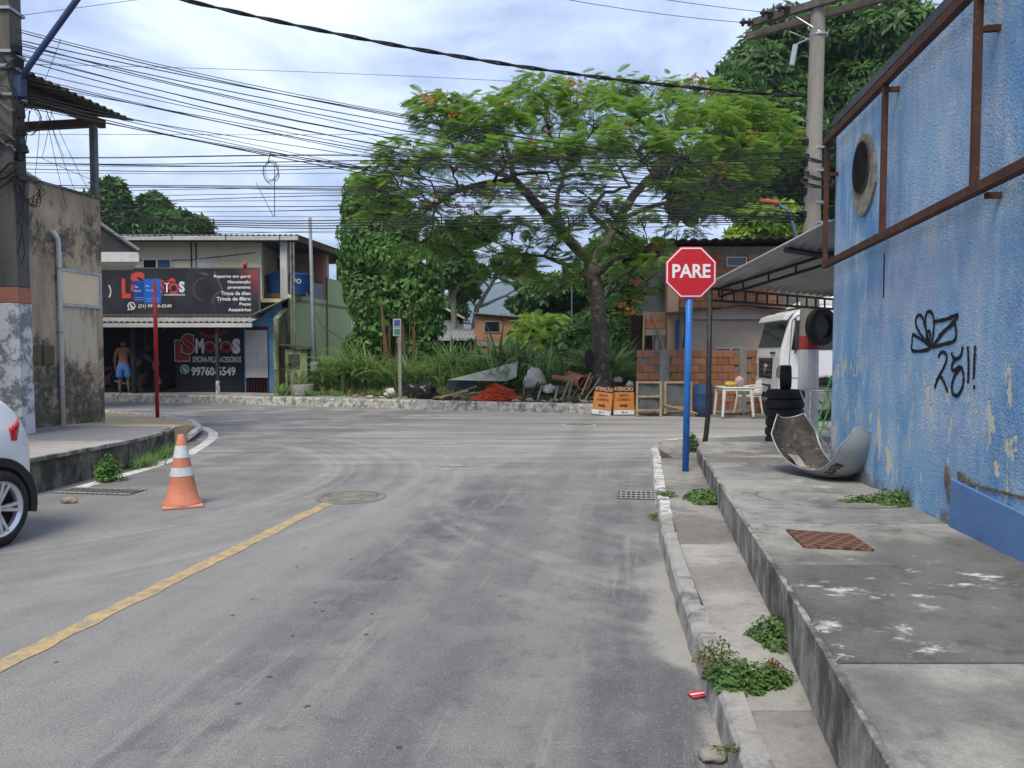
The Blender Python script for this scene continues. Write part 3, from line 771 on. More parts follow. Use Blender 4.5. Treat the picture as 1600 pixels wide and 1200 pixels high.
mb = MB(); mb.tube([mid0 + Vector((0, 0, .03)), mid1 + Vector((0, 0, .03))], .04, 6); mb.build('purlin', A_BLK, can)
pb = G(1104, 693, .27)
mb = MB(); P = [(CA.x, CA.y, 2.5), (CA.x, CA.y, .85), (CA.x - .01, CA.y, .62), (CA.x - .035, CA.y - .02, .40), (CA.x - .075, CA.y - .03, .11)]
mb.tube(P, .037, 10); mb.build('post', dirty('black_scuffed', (.02, .02, .022), (.035, .035, .036), 5, .5, .1, 40, (.30, .30, .30), (.68, .74)), can, smooth=True)
mb = MB(); e1 = CB; mb.tube([(e1.x, e1.y, 2.5), (e1.x, e1.y, .0)], .037, 8); mb.build('post', A_BLK, can)
# dark corrugated panel rising behind the canopy
pan = MB(); P0, P1 = Vector((5.05, 11.4, 0)), Vector((6.7, 11.9, 0))
pan.grid(lambda s, t: P0.lerp(P1, s) + Vector((0, .02 * sin(s * 2 * pi * 14), 2.95 + 1.1 * t + .12 * s * t)), 112, 2)
cp = thing('corrugated_hoarding', 'dark corrugated sheet standing above the canopy by the concrete pole', 'panel', (0, 0, 0))
pan.build('sheet', dirty('dark_sheet', (.055, .06, .075), (.035, .038, .048), 2, .6, 0), cp, smooth=True, solid=.004)
mb = MB()
for P_ in (P0, P1): mb.tube([P_ + Vector((0, .06, 2.7)), P_ + Vector((0, .06, 4.05))], .025, 6)
mb.build('support', A_BLK, cp)

# ------------------------------------------------------------------ utility poles
A_POLE = dirty('pole_concrete', (.27, .255, .225), (.17, .16, .14), 2.0, .9, .4, 50, (.33, .31, .27), streak=True)
A_POLED = dirty('pole_concrete_dark', (.125, .12, .108), (.07, .068, .062), 2.0, .9, .4, 50, (.18, .17, .155), streak=True)
A_BASEW = Mat('peeling_white_base', (.6, .6, .6), .9, 0, .2)
if True:
    m = A_BASEW; p = m.pos(); n_ = m.noise(4.2, 8, .75, p); c = m.mix(m.st(n_, .46, .56), (.56, .57, .58), (.20, .205, .21)); m.col(c); m.bump(n_, .4, .02)
A_BASER = dirty('red_band', (.36, .045, .045), (.27, .04, .04), 4, .8, .2)
A_BASEO = dirty('salmon_band', (.43, .17, .11), (.34, .14, .10), 4, .85, .2, 40, (.2, .19, .18), (.62, .68))
A_BASEG = dirty('white_base', (.60, .60, .595), (.50, .50, .49), 2, .75, .15, 40)
RPX, RPY = 5.28, 13.45
rp_ = thing('utility_pole', 'concrete utility pole with white and red painted base behind the canopy', 'pole', (RPX, RPY, .1))
PSH = [(1.0, .0), (.86, .5), (.5, .86), (0, 1), (-.5, .86), (-.86, .5), (-1, 0), (-.86, -.5), (-.5, -.86), (0, -1), (.5, -.86), (.86, -.5)]
def shaft(z0, z1, r0, r1, dx=0, dx2=0):
    mb = MB(); mb.tube([(dx, 0, z0), (dx2, 0, z1)], [r0, r1], 14); return mb
shaft(0, 1.52, .182, .170).build('white_base', A_BASEG, rp_, smooth=False)
shaft(1.52, 1.76, .171, .168).build('red_band', A_BASER, rp_)
mb = MB(); mb.tube([(0, 0, 1.76), (.02, 0, 4.6), (.09, 0, 9.6)], [.163, .145, .105], 14); mb.build('shaft', A_POLE, rp_)
# crossarms with insulators
A_INSUL = Mat('brown_porcelain', (.03, .022, .025), .25, 0, .5)
A_ARM = dirty('weathered_arm', (.13, .115, .10), (.08, .072, .065), 5, .9, .3)
ADIR = Vector((-.75, .66, 0)).normalized()
for dz, dy in ((7.5, -.17), (7.38, .17)):
    mb = MB(); cc = Vector((.07, dy, dz)); mb.box(cc, (2.5, .10, .12), (0, 0, atan2(ADIR.y, ADIR.x))); arm = mb.build('crossarm', A_ARM, rp_)
MI = lambda p, s=1: Matrix.Translation(p) @ Matrix.Scale(s, 4)
for k, (s_, dz) in enumerate(((1.18, -.02), (.80, .04), (.5, .04))):
    for q in range(2):
        mb = MB(); p = Vector((.07, -.17, 7.5 + dz)) + ADIR * (s_) + Vector((-.13 - q * .11, -.02, 0))
        M_ = Matrix.Translation(p) @ Matrix.Rotation(-pi / 2, 4, 'Y'); mb.lathe([(.0, -.05), (.03, -.05), (.035, -.02), (.075, 0), (.07, .03), (.03, .04), (.025, .07), (0, .07)], 12, M_); mb.build('insulator', A_INSUL, rp_, smooth=True)
mb = MB(); mb.tube([(.06, -.14, 7.0), Vector((.07, -.17, 7.46)) + ADIR * .55], .014, 6); mb.tube([(.06, .14, 6.95), Vector((.07, .17, 7.33)) + ADIR * .55], .014, 6); mb.build('brace', A_METAL, rp_)
for z in (7.0, 5.05, 4.65, 4.1, 3.75):
    mb = MB(); mb.lathe([(.145, -.02), (.152, -.02), (.152, .02), (.145, .02)], 14, Matrix.Translation((.03 + .01 * z * .7, 0, z)), close=True); mb.build('band', A_METAL, rp_)
for zz, rr in ((4.85, .22), (4.55, .20), (4.42, .26)):
    mb = MB()
    for k in range(3): mb.tube([(.03 + cos(a) * (rr + .012 * k), sin(a) * .12 - .19, zz + sin(a * 2 + k) * .03 + sin(a) * .09) for a in [2 * pi * i / 18 for i in range(19)]], .012, 5)
    mb.build('cable_loop', A_CABLE, rp_)
for k, z in enumerate((5.3, 5.15, 5.0, 4.8, 4.45, 4.3, 4.0, 3.9)):
    mb = MB(); mb.box((.03 + (-1) ** k * .17, -.05, z), (.09, .08, .10), (0, 0, .4)); mb.tube([(.03 + (-1) ** k * .14, -.06, z), (.03 + (-1) ** k * .32, -.1, z + .03)], .02, 5); mb.build('clamp', A_CABLE, rp_)
mb = MB(); mb.cyl((-.42, -.1, 6.45), (-.36, -.1, 6.80), .045, n=10); mb.tube([(-.36, -.1, 6.8), (-.1, 0, 6.95)], .012, 5); mb.build('fuse_cutout', Mat('grey_porcelain', (.30, .36, .40), .35), rp_)
# street-lamp arm on that pole seen through the leaves
mb = MB(); mb.tube([(-.1, 0, 3.05), (-.30, -.05, 3.6), (-.42, -.08, 3.95), (-.65, -.1, 4.08)], .03, 8); mb.build('lamp_arm', Mat('blue_grey_steel', (.12, .17, .25), .5, .3), rp_, smooth=True)
mb = MB(); mb.box((-.78, -.11, 4.10), (.32, .13, .07), (0, .1, 0)); mb.build('lamp_head', dirty('faded_red', (.40, .10, .07), (.3, .08, .06), 3), rp_, bevel=.02)
# tyre hung on the pole
def tyre_mesh(R, wd, name='tyre', rim=.58):
    mb = MB(); hw = wd / 2
    prof = [(R * rim, -hw * .75), (R * .70, -hw * .97), (R * .82, -hw), (R * .90, -hw * .93), (R * .955, -hw * .80), (R * .985, -hw * .62), (R * .997, -hw * .36), (R * .985, -hw * .33), (R * .985, -hw * .28), (R, -hw * .25), (R, hw * .25), (R * .985, hw * .28), (R * .985, hw * .33), (R * .997, hw * .36), (R * .985, hw * .62), (R * .955, hw * .80), (R * .90, hw * .93), (R * .82, hw), (R * .70, hw * .97), (R * rim, hw * .75), (R * (rim + .05), 0)]
    mb.lathe(prof, 40, close=True); return mb.mesh(name, True)
t_ = mko('tyre', tyre_mesh(.33, .17), A_RUB); tag(t_, 'black tyre hung high on the painted concrete pole', 'tyre')
mb = MB(); mb.lathe([(0, .02), (.23, .02), (.23, -.02), (0, -.02)], 24); mb.build('hub', A_BLK, t_)
t_.location = (RPX + .10, RPY - .28, 2.02); t_.rotation_euler = (pi / 2, .1, .45)
# stacked tyres
TS = Vector((4.26, 11.75, .121)); tm = tyre_mesh(.29, .146)
words = ['lowest', 'second from the bottom', 'third from the bottom', 'fourth from the bottom', 'fifth from the bottom', 'topmost lying']
for k in range(6):
    o = bpy.data.objects.new('tyre', tm); COL.objects.link(o)
    if k == 0: tm.materials.append(A_RUB.m)
    o.location = (TS.x + random.uniform(-.012, .012), TS.y + random.uniform(-.012, .012), TS.z + .073 + k * .146); o.rotation_euler = (0, 0, random.uniform(0, 6))
    tag(o, 'black car tyre, %s in the stack by the painted pole' % words[k], 'tyre', 'stacked car tyres')
o = mko('tyre', tyre_mesh(.19, .17), A_RUB); tag(o, 'upright black tyre balanced on top of the tyre stack', 'tyre', 'stacked car tyres')
o.location = (TS.x + .0, TS.y, TS.z + 6 * .146 + .188); o.rotation_euler = (0, pi / 2 , pi / 2 + 1.25)

# wire display rack with a green rod
rk = thing('wire_rack', 'thin metal wire rack with crossed legs and green rods behind the bumper', 'rack', (4.03, 9.75, .295))
A_WIRE = Mat('dull_wire', (.30, .29, .27), .5, .6)
mb = MB(); mb.tube([(cos(a) * .30, sin(a) * .26, .80) for a in [2 * pi * i / 20 for i in range(21)]], .009, 6); mb.build('top_ring', A_WIRE, rk)
mb = MB(); mb.tube([(cos(a) * .17, sin(a) * .15, .30) for a in [2 * pi * i / 16 for i in range(17)]], .007, 6); mb.build('lower_ring', A_WIRE, rk)
for k in range(7):
    a = 2 * pi * k / 7; b = a + 2.0
    mb = MB(); mb.tube([(cos(a) * .30, sin(a) * .26, .80), (cos((a + b) / 2) * .17, sin((a + b) / 2) * .15, .32), (cos(b) * .33, sin(b) * .28, .007)], .0065, 6); mb.build('leg', A_WIRE, rk)
for k in range(2):
    mb = MB(); mb.tube([(-.22 + .05 * k, -.12, .012), (.13 + .12 * k, .08, .98)], .011, 6); mb.build('green_rod', Mat('green_rod', (.05, .38, .06), .5), rk)
mb = MB(); mb.lathe([(0, 0), (.075, 0), (.085, .075), (.078, .075), (.07, .01), (0, .01)], 16); o = mb.build('red_tin', dirty('red_tin', (.34, .03, .03), (.25, .03, .03), 6, .5), None, loc=(3.72, 9.55, .296)); tag(o, 'small round red tin on the platform under the wire rack', 'tin')

# ------------------------------------------------------------------ silver bumper lying on the platform
BL = Vector((.30, -.95, 0)).normalized(); BW = Vector((-BL.y, BL.x, 0))
bc = G(1262, 752, .315) + BW * .20
bump_ = thing('car_bumper', 'silver grey car bumper lying on its face on the concrete platform', 'bumper', (bc.x, bc.y, zplat(bc.y)))
def bpt(s, t, inset=0.0):
    th = (s - .5) * 2                      # -1 left wing .. 1 right wing
    x = .64 * sin(th * 1.16) / sin(1.16) * (1 - .02 * th); z = .53 * abs(th) ** 2.25 * (1.0 if th < 0 else .95)
    wd = .225 + .075 * abs(th) - .13 * max(0, abs(th) - .8) / .2
    tt = (t - .5) * 2
    curl = .085 * abs(tt) ** 2.2
    nx, nz = -sin(th * .95), cos(th * .95)
    q = Vector((x, 0, z)) + Vector((nx, 0, nz)) * (curl + inset)
    shift = .06 * max(0, abs(th) - .3)
    return BL * q.x + BW * (tt * wd + shift) + Vector((0, 0, q.z + .006))
A_SILV = dirty('silver_paint', (.36, .38, .40), (.32, .34, .36), 2.5, .34, .0, 80, metal=.25, spec=.5, c3=(.25, .25, .25), f3=(.6, .85))
A_BIN = dirty('bumper_inside', (.035, .036, .04), (.09, .08, .065), 7, .8, .3, 40, (.22, .16, .10), (.56, .66))
mb = MB(); mb.grid(lambda s, t: bpt(s, t), 44, 16); ob = mb.build('shell', A_SILV, bump_, smooth=True)
mb = MB(); mb.grid(lambda s, t: bpt(s, .02 + .96 * t, .008), 44, 16); mb.build('inner_face', A_BIN, bump_, smooth=True)
mb = MB()
for t in (0, 1): mb.tube([bpt(k / 40, t, .003) for k in range(41)], .007, 6)
mb.tube([bpt(0, k / 12, .003) for k in range(13)], .007, 6); mb.tube([bpt(1, k / 12, .003) for k in range(13)], .007, 6)
mb.build('rim_lip', A_SILV, bump_, smooth=True)
mb = MB(); mb.grid(lambda s, t: bpt(.24 + .22 * s, .20 + .22 * t, .045 + .01 * sin(s * 9)), 10, 4); mb.build('bracket', dirty('pale_bracket', (.42, .42, .40), (.26, .22, .17), 8), bump_, solid=.012)
mb = MB(); mb.grid(lambda s, t: bpt(.66 + .14 * s, .06 + .13 * t + .02 * sin(s * 7), -.006), 8, 4); mb.build('fog_lamp_hole', dirty('torn_hole', (.02, .02, .02), (.12, .08, .05), 25, .9, .5, 60, (.38, .34, .28), (.5, .6)), bump_)
mb = MB(); mb.grid(lambda s, t: bpt(.46 + .14 * s, .35 + .4 * t, .014), 6, 4); mb.build('dirt', dirty('dry_dirt', (.30, .25, .21), (.22, .18, .15), 6), bump_)

# ------------------------------------------------------------------ stop sign
sp = G(1071, 736, .118)
st_ = thing('stop_sign', 'red octagonal PARE stop sign on a bright blue post', 'sign', (sp.x, sp.y, .11))
mb = MB(); mb.tube([(0, 0, 0), (.03, 0, 2.62)], .041, 16); mb.build('post', dirty('bright_blue_paint', (.03, .20, .62), (.025, .165, .52), 3, .4, .05, 40), st_, smooth=True)
def octo(r, y, z0):
    return [(.03 + r * cos(radians(22.5 + 45 * k)), y, z0 + r * sin(radians(22.5 + 45 * k))) for k in range(8)]
zc = D(1078, 426, sp.y).z - .11
A_SRED = Mat('sign_red', (.50, .018, .03), .35, 0, .4); A_SWHT = Mat('sign_white', (.75, .75, .76), .4, 0, .4)
mb = MB(); mb.prism(octo(.333, -.046, zc), (0, -.004, 0)); mb.build('plate', A_SRED, st_)
mb = MB(); mb.prism(octo(.320, -.052, zc), (0, -.0015, 0)); mb.build('white_border', A_SWHT, st_)
mb = MB(); mb.prism(octo(.303, -.055, zc), (0, -.0015, 0)); mb.build('red_face', A_SRED, st_)
text('PARE', .225, A_SWHT, st_, face_y(.03, -.0585, zc + .005), 'lettering', .006, .0012, .92)
mb = MB(); mb.box((.03, -.025, zc + .15), (.10, .05, .03)); mb.box((.03, -.025, zc - .15), (.10, .05, .03)); mb.build('clamp', A_METAL, st_)

# ------------------------------------------------------------------ covers and drains on the right
def rough_plate(poly, z, h, mat, name, label, cat):
    mb = MB(); mb.prism([(p.x, p.y, z) for p in poly], (0, 0, h)); o = mb.build(name, mat, None, bevel=.004); tag(o, label, cat); return o
ip = [G(1228, 838, .36), G(1330, 846, .36), G(1366, 874, .36), G(1256, 868, .36)]; zi = zplat(sum(p.y for p in ip) / 4) - .02
A_CHK = Mat('rusty_chequer', (.12, .06, .04), .85, .3)
if True:
    m = A_CHK; p = m.pos(); rfv = m.map(p, rot=(0, 0, RA + .6)); w1 = m.wave(4.2, rfv); w2 = m.wave(4.2, m.map(rfv, rot=(0, 0, pi / 2)))
    n_ = m.noise(9, 6, .7, p); c = m.mix(m.st(n_, .35, .65), (.125, .058, .034), (.075, .042, .03)); hh = m.math('MAXIMUM', w1, w2)
    m.col(m.mix(m.mul(m.st(hh, .75, .95), .8), c, (.23, .125, .085))); m.bump(hh, .7, .01)
zpi = [zplat(p.y) for p in ip]
mb = MB(); mb.add([(p.x, p.y, z - .02) for p, z in zip(ip, zpi)] + [(p.x, p.y, z + .014) for p, z in zip(ip, zpi)], [(4, 5, 6, 7), (0, 1, 5, 4), (1, 2, 6, 5), (2, 3, 7, 6), (3, 0, 4, 7)])
o = mb.build('inspection_cover', A_CHK, None, bevel=.004); tag(o, 'rusty chequered steel inspection cover set in the concrete platform', 'cover')
# round concrete lid
cl = G(1320, 786, .31); zz = zplat(cl.y)
mb = MB(); sl_ = (zplat(cl.y + .3) - zplat(cl.y - .3)) / .6
vs_ = []; n = 40
for r, h in ((.66, -.01), (.66, .010), (.645, .013)):
    for k in range(n):
        a = 2 * pi * k / n; yy = sin(a) * r * .86; rr = r * (1 + .006 * sin(k * 2.3)); vs_.append((cl.x + cos(a) * rr - .08, cl.y + yy, zz + sl_ * yy + h))
fs = [(i * n + k, i * n + (k + 1) % n, (i + 1) * n + (k + 1) % n, (i + 1) * n + k) for i in range(2) for k in range(n)] + [tuple(range(2 * n, 3 * n))]
mb.add(vs_, fs); o = mb.build('septic_lid', A_PLAT, None); tag(o, 'large round concrete lid set in the platform beside the blue wall', 'lid')
# road drain grates
def grate(c, nx, ny, wx, wy, rz, label, par=None):
    t = thing('drain_grate', label, 'drain', (c.x, c.y, 0), rz)
    mb = MB(); mb.bb(-nx * wx / 2 - .03, nx * wx / 2 + .03, -ny * wy / 2 - .03, ny * wy / 2 + .03, -.002, .005); mb.build('pit', A_DARK, t)
    mb = MB()
    for i in range(nx + 1): mb.bb(-nx * wx / 2 + i * wx - wx * .15, -nx * wx / 2 + i * wx + wx * .15, -ny * wy / 2 - .035, ny * wy / 2 + .035, .0055, .012)
    mb.build('bars', dirty('grate_concrete', (.30, .285, .26), (.22, .21, .195), 9), t)
    mb = MB()
    for j in range(ny + 1): mb.bb(-nx * wx / 2 - .04, nx * wx / 2 + .04, -ny * wy / 2 + j * wy - .014, -ny * wy / 2 + j * wy + .014, .0054, .0135)
    mb.build('cross_bars', A_KERBG, t)
grate(G(994, 774), 6, 3, .055, .135, -RA, 'small concrete drain grate in the road by the white kerb')
grate(G(157, 768), 14, 1, .062, .28, -.15, 'long slotted drain grate at the foot of the mossy platform')
def manhole(c, r, label, frame):
    t = thing('manhole_cover', label, 'manhole', (c.x, c.y, 0))
    mb = MB(); mb.lathe([(r * 1.28, .004), (r * 1.2, .011), (r * 1.03, .012), (r * 1.03, .003)], 40); mb.build('collar', frame, t)
    mb = MB(); mb.lathe([(r, .002), (r, .010), (r * .93, .011), (r * .92, .007), (r * .62, .007), (r * .61, .011), (0, .011)], 40); mb.build('lid', dirty('cast_iron_dusty', (.16, .145, .125), (.26, .235, .20), 6, .8, .4, 40), t)
manhole(G(548, 777), .30, 'round dusty manhole cover at the end of the yellow line', dirty('collar_tar', (.16, .155, .15), (.26, .25, .235), 5, .9, .4))
manhole(G(905, 664), .30, 'round manhole cover with pale ring in the crossing street', dirty('collar_pale', (.46, .45, .42), (.34, .33, .31), 5, .9, .3))
# ------------------------------------------------------------------ stained corner building on the left
BANG = atan2(-BD.y, -BD.x)
gb = thing('stained_corner_building', 'weather-stained beige plaster corner building with a white downpipe', 'building', (BC.x, BC.y, 0), BANG)
# local: x runs toward the viewer along the street front, +y points to the street (right), so the wall lies at y=0 and the house at y<0
BNn = Vector((BD.y, -BD.x, 0))
def BL_(px, py, off=0.0):
    r = ray(px, py); c = BC + BNn * off; k = (c - EYE).dot(BNn) / r.dot(BNn); p = EYE + r * k
    return (-(p - BC).dot(BD), p.z)
A_STAIN = Mat('stained_plaster', (.4, .33, .25), .95, 0, .15)
if True:
    m = A_STAIN; p = m.co(); X, Y, Z = m.xyz(p)
    v = m.map(p, (1.5, 1.5, .35)); n1 = m.noise(1.6, 7, .68, v); n2 = m.noise(3.5, 8, .74, m.map(p, (1, 1, .7), loc=(4, 1, 2))); n3 = m.noise(9, 7, .75, p)
    c = m.mix(m.st(n1, .36, .64), (.54, .42, .29), (.32, .255, .185))
    lowm = m.math('SUBTRACT', 1.0, m.st(Z, .5, 2.3)); him = m.mul(m.st(Z, 2.9, 3.4), m.math('SUBTRACT', 1.0, m.st(Z, 3.5, 4.1)))
    dark = m.st(m.addn(n2, m.addn(m.mul(lowm, .19), m.mul(him, .12))), .55, .66)
    c = m.mix(m.mul(dark, .88), c, m.mix(m.st(n3, .4, .6), (.055, .054, .046), (.15, .14, .118)))
    c = m.mix(m.mul(m.mul(m.st(n3, .57, .62), lowm), .8), c, (.50, .44, .36))
    c = m.mix(m.mul(m.mul(m.math('SUBTRACT', 1.0, m.st(Z, .35, .75)), m.st(n2, .42, .6)), .6), c, (.06, .085, .028))
    pxl = m.mul(m.mul(m.st(X, .12, .2), m.math('SUBTRACT', 1.0, m.st(X, 1.02, 1.1))), m.mul(m.st(m.addn(Z, m.mul(n3, .5)), 1.5, 1.8), m.math('SUBTRACT', 1.0, m.st(Z, 2.4, 2.6))))
    c = m.mix(m.mul(pxl, m.math('SUBTRACT', .9, m.st(m.noise(3, 6, .7, m.map(p, (3, 1, .4))), .5, .62))), c, (.60, .52, .41))
    topd = m.st(m.addn(Z, m.mul(m.math('SUBTRACT', n2, .5), 1.4)), 3.75, 4.25)
    c = m.mix(m.mul(topd, .45), c, (.16, .135, .105))
    f = m.noise(70, 4, .65, p); m.col(m.mix(.4, c, m.ramp(f, [(.3, .62), (.7, 1.08)]), 'MULTIPLY')); m.bump(m.addn(f, m.mul(n3, .8)), .5, .015)
HL = 4.28
mb = MB(); mb.bb(0, 14, -7, 0, 0.02, HL); mb.build('wall', A_STAIN, gb)
mb = MB(); mb.bb(-.02, 14.02, -7.02, .012, HL + .003, HL + .05); mb.build('coping', A_MOSS, gb)
A_PIPE = dirty('white_pipe', (.68, .68, .67), (.55, .55, .54), 3, .5, .05)
tp, zp = BL_(86, 372); zb = zl(12.4)
mb = MB(); mb.tube([(tp + .12, .0, zp + .10), (tp + .10, .06, zp + .08), (tp + .02, .07, zp - .02), (tp, .06, zp - .12), (tp, .06, zb + .01)], .038, 10); dp = mb.build('downpipe', A_PIPE, gb, smooth=True)
for z in (zp - .5, 1.9, 1.0):
    mb = MB(); mb.lathe([(.040, -.012), (.047, -.012), (.047, .012), (.040, .012)], 12, Matrix.Translation((tp, .06, z)), close=True); mb.box((tp, .02, z), (.03, .05, .02)); mb.build('pipe_clip', A_METAL, dp)
# blank sign panel with pale frame
(ta, za), (tb, zb2) = BL_(93, 420), BL_(153, 478)
mb = MB(); mb.bb(tb, ta, .008, .03, zb2, za - .03); pn = mb.build('blank_panel', dirty('faded_cream', (.80, .64, .45), (.74, .59, .41), 3, .8, .05), gb)
mb = MB(); fwid = .05
mb.bb(tb - fwid, ta + fwid, .01, .05, za - .03, za + .02); mb.bb(tb - fwid, ta + fwid, .01, .05, zb2 - .05, zb2); mb.bb(tb - fwid, tb, .01, .05, zb2 - .0, za - .03); mb.bb(ta, ta + fwid, .01, .05, zb2, za - .03)
mb.build('frame', dirty('frame_grey', (.50, .52, .53), (.34, .35, .35), 9, .7, .2), pn)
# old meter boxes
for (px0, px1) in ((42, 62), (64, 82)):
    (a, z_), (b, z2) = BL_(px0, 540), BL_(px1, 570); mb = MB(); mb.bb(b, a, .0, .05, z2, z_); mb.build('meter_box', dirty('olive_box', (.12, .115, .065), (.085, .08, .05), 5), gb, bevel=.01)
(a, z_), (b, z2) = BL_(96, 560), BL_(127, 575)
# roof-terrace cover on a post
rfo = thing('terrace_cover', 'old corrugated fibre roof on grey post above the stained corner building', 'roof', (BC.x, BC.y, 0), BANG)
tq, _ = BL_(147, 250, -.12)
A_FIB = dirty('fibre_cement_old', (.085, .075, .062), (.05, .045, .04), 3, .95, .4, 40, (.13, .115, .095))
mb = MB(); mb.bb(tq - .05, tq + .05, -.17, -.07, HL + .05, 5.62); mb.build('post', dirty('grey_post', (.16, .16, .165), (.11, .11, .115), 3), rfo)
mb = MB(); mb.bb(tq - .25, 9, -.18, -.06, 5.63, 5.77); mb.build('beam', dirty('dark_beam', (.06, .055, .05), (.04, .036, .033), 4), rfo)
mb = MB(); mb.bb(tq - .2, tq - .08, -5, -.19, 5.63, 5.77); mb.build('beam', A_WOODB, rfo)
mb = MB(); mb.grid(lambda s, t: Vector((tq - .45 + 9.5 * s, .35 - 5.5 * t, 5.80 + .9 * t + .028 * sin(s * 2 * pi * 54))), 430, 4); mb.build('roof_sheet', A_FIB, rfo, smooth=True, solid=.012)

# neighbour's roof corner between that building and the workshop
nb = thing('white_eave_house', 'house corner with dark sloping roof and white concrete eave behind stained wall', 'house', (0, 0, 0))
Yn = 19.0
pe = D(217, 395, Yn); pz = D(170, 342, Yn)
mb = MB(); mb.prism([(-16, Yn, pe.z - .22), (pe.x, Yn, pe.z - .22), (pe.x * 1.12, Yn * 1.1, pe.z - .22), (-16, Yn * 1.1, pe.z - .22)], (0, 0, .24)); mb.build('eave_slab', dirty('white_eave', (.66, .66, .65), (.52, .52, .51), 3, .8), nb)
mb = MB(); mb.prism([(pe.x - .03, Yn + .05, pe.z + .03), (-12.6, Yn + .05, pe.z + 2.3), (-16, Yn + .05, pe.z + .4), (-16, Yn + .05, pe.z + .03)], (-1.0, 1.8, 0)); mb.build('roof', dirty('dark_roof', (.045, .05, .058), (.03, .033, .038), 3), nb)
mb = MB(); mb.tube([(pe.x + .02, Yn - .02, pe.z + .05), (-12.6, Yn - .02, pe.z + 2.34)], .05, 4); mb.build('verge', dirty('grey_verge', (.17, .18, .19), (.12, .125, .13), 3), nb)
mb = MB(); mb.bb(-16.5, pe.x - 2.6, Yn + .5, Yn + 1.5, .1, pe.z - .225); mb.build('wall', dirty('cream_wall', (.46, .42, .33), (.36, .32, .25), 2), nb)

# ------------------------------------------------------------------ left utility pole
lx, ly = -7.28, 11.0
lpz = zl(11)
lpole = thing('utility_pole', 'dark concrete utility pole with salmon band and peeling white base beside stained building', 'pole', (lx, ly, lpz))
zs = D(18, 474, ly).z - lpz; zo = D(18, 450, ly).z - lpz
def rectsh(z0, z1, w0, w1, d0, d1):
    mb = MB(); mb.add([(sx * w0 / 2, sy * d0 / 2, z0) for sx, sy in ((-1, -1), (1, -1), (1, 1), (-1, 1))] + [(sx * w1 / 2, sy * d1 / 2, z1) for sx, sy in ((-1, -1), (1, -1), (1, 1), (-1, 1))], [(0, 1, 2, 3), (4, 7, 6, 5), (0, 4, 5, 1), (1, 5, 6, 2), (2, 6, 7, 3), (3, 7, 4, 0)]); return mb
rectsh(0, zs, .44, .425, .32, .31).build('white_base', A_BASEW, lpole, bevel=.015)
rectsh(zs, zo, .427, .424, .312, .31).build('salmon_band', A_BASEO, lpole, bevel=.01)
rectsh(zo, 8.8, .418, .36, .30, .26).build('shaft', A_POLED, lpole, bevel=.015)
for z in (5.25, 5.45, 6.05, 4.85):
    mb = MB(); mb.bb(-.22, .22, -.175, .175, z - .02, z + .02); mb.build('band', A_METAL, lpole)
mb = MB(); mb.tube([(.22, -.05, 5.02), (.45, -.05, 5.35), (1.45, -.1, 6.6), (2.2, -.15, 7.2)], .042, 8); mb.build('lamp_arm', Mat('dark_blue_arm', (.035, .055, .13), .5, .2), lpole, smooth=True)
mb = MB(); mb.box((.24, -.05, 4.98), (.16, .14, .30)); mb.build('arm_bracket', Mat('dark_blue_arm2', (.03, .05, .11), .5, .2), lpole, bevel=.01)
mb = MB(); mb.box((2.5, -.17, 7.28), (.6, .2, .1), (0, -.2, 0)); mb.build('lamp_head', A_METAL, lpole, bevel=.02)
for z in (5.5, 5.3, 4.6, 4.35, 4.1, 4.0, 3.7):
    mb = MB(); mb.box((.27 + random.uniform(-.02, .03), -.08, z), (.10, .09, .11), (0, random.uniform(-.4, .4), random.uniform(-1, 1))); mb.build('clamp', A_CABLE, lpole)
rr = random.Random(3)
for k in range(16):
    z0_ = rr.uniform(3.6, 5.4); mb = MB(); P = []
    for i in range(11):
        t = i / 10; P.append((-.23 + .48 * t, -.17 - .03 * sin(t * pi), z0_ + rr.uniform(-.03, .03) + .16 * sin(t * 3 + k) - .05 * k * .1))
    mb.tube(P, rr.choice((.008, .011, .016)), 5); mb.build('wrapped_cable', A_CABLE if k % 4 else A_CABLEG, lpole)
for k in range(7):
    z0_ = rr.uniform(3.6, 5.6); mb = MB(); P = []; L = rr.uniform(.5, 1.5)
    for i in range(13):
        t = i / 12; P.append((.20 + .09 * sin(t * pi * rr.uniform(.9, 1.1)) + .06 * sin(t * 5 + k), -.14 - .04 * sin(t * 4), z0_ - L * t + .25 * sin(t * pi) * (k % 2)))
    mb.tube(P, .007, 5); mb.build('hanging_cable', A_CABLE, lpole)
def coil(c, r, n, par=None, wob=.02, ax='y'):
    mb = MB()
    for k in range(n):
        a0 = rr.uniform(0, 6); r_ = r * rr.uniform(.85, 1.1)
        mb.tube([(c[0] + cos(a) * r_ * .82, c[1] + .015 * k + wob * sin(3 * a + k), c[2] + sin(a) * r_ * 1.1 + wob * cos(2 * a + k)) for a in [a0 + 2 * pi * i / 20 for i in range(21)]], .0045, 5)
    return mb
coil((.42, -.1, D(58, 190, 11).z - lpz), .17, 4).build('cable_loop', A_CABLE, lpole)
mb = MB(); mb.tube([(.24, -.1, 4.15), (.34, -.1, 4.1), (.42, -.1, D(58, 176, 11).z - lpz)], .008, 5); mb.build('hanging_cable', A_CABLE, lpole)
c2 = coil((.40, -.14, D(58, 300, 11).z - lpz), .16, 9, wob=.05); c2.build('cable_loop', A_CABLE, lpole)
mb = MB(); mb.tube([(.24, -.1, 3.6), (.36, -.13, 3.0), (.40, -.14, D(58, 285, 11).z - lpz)], .008, 5); mb.build('hanging_cable', A_CABLE, lpole)

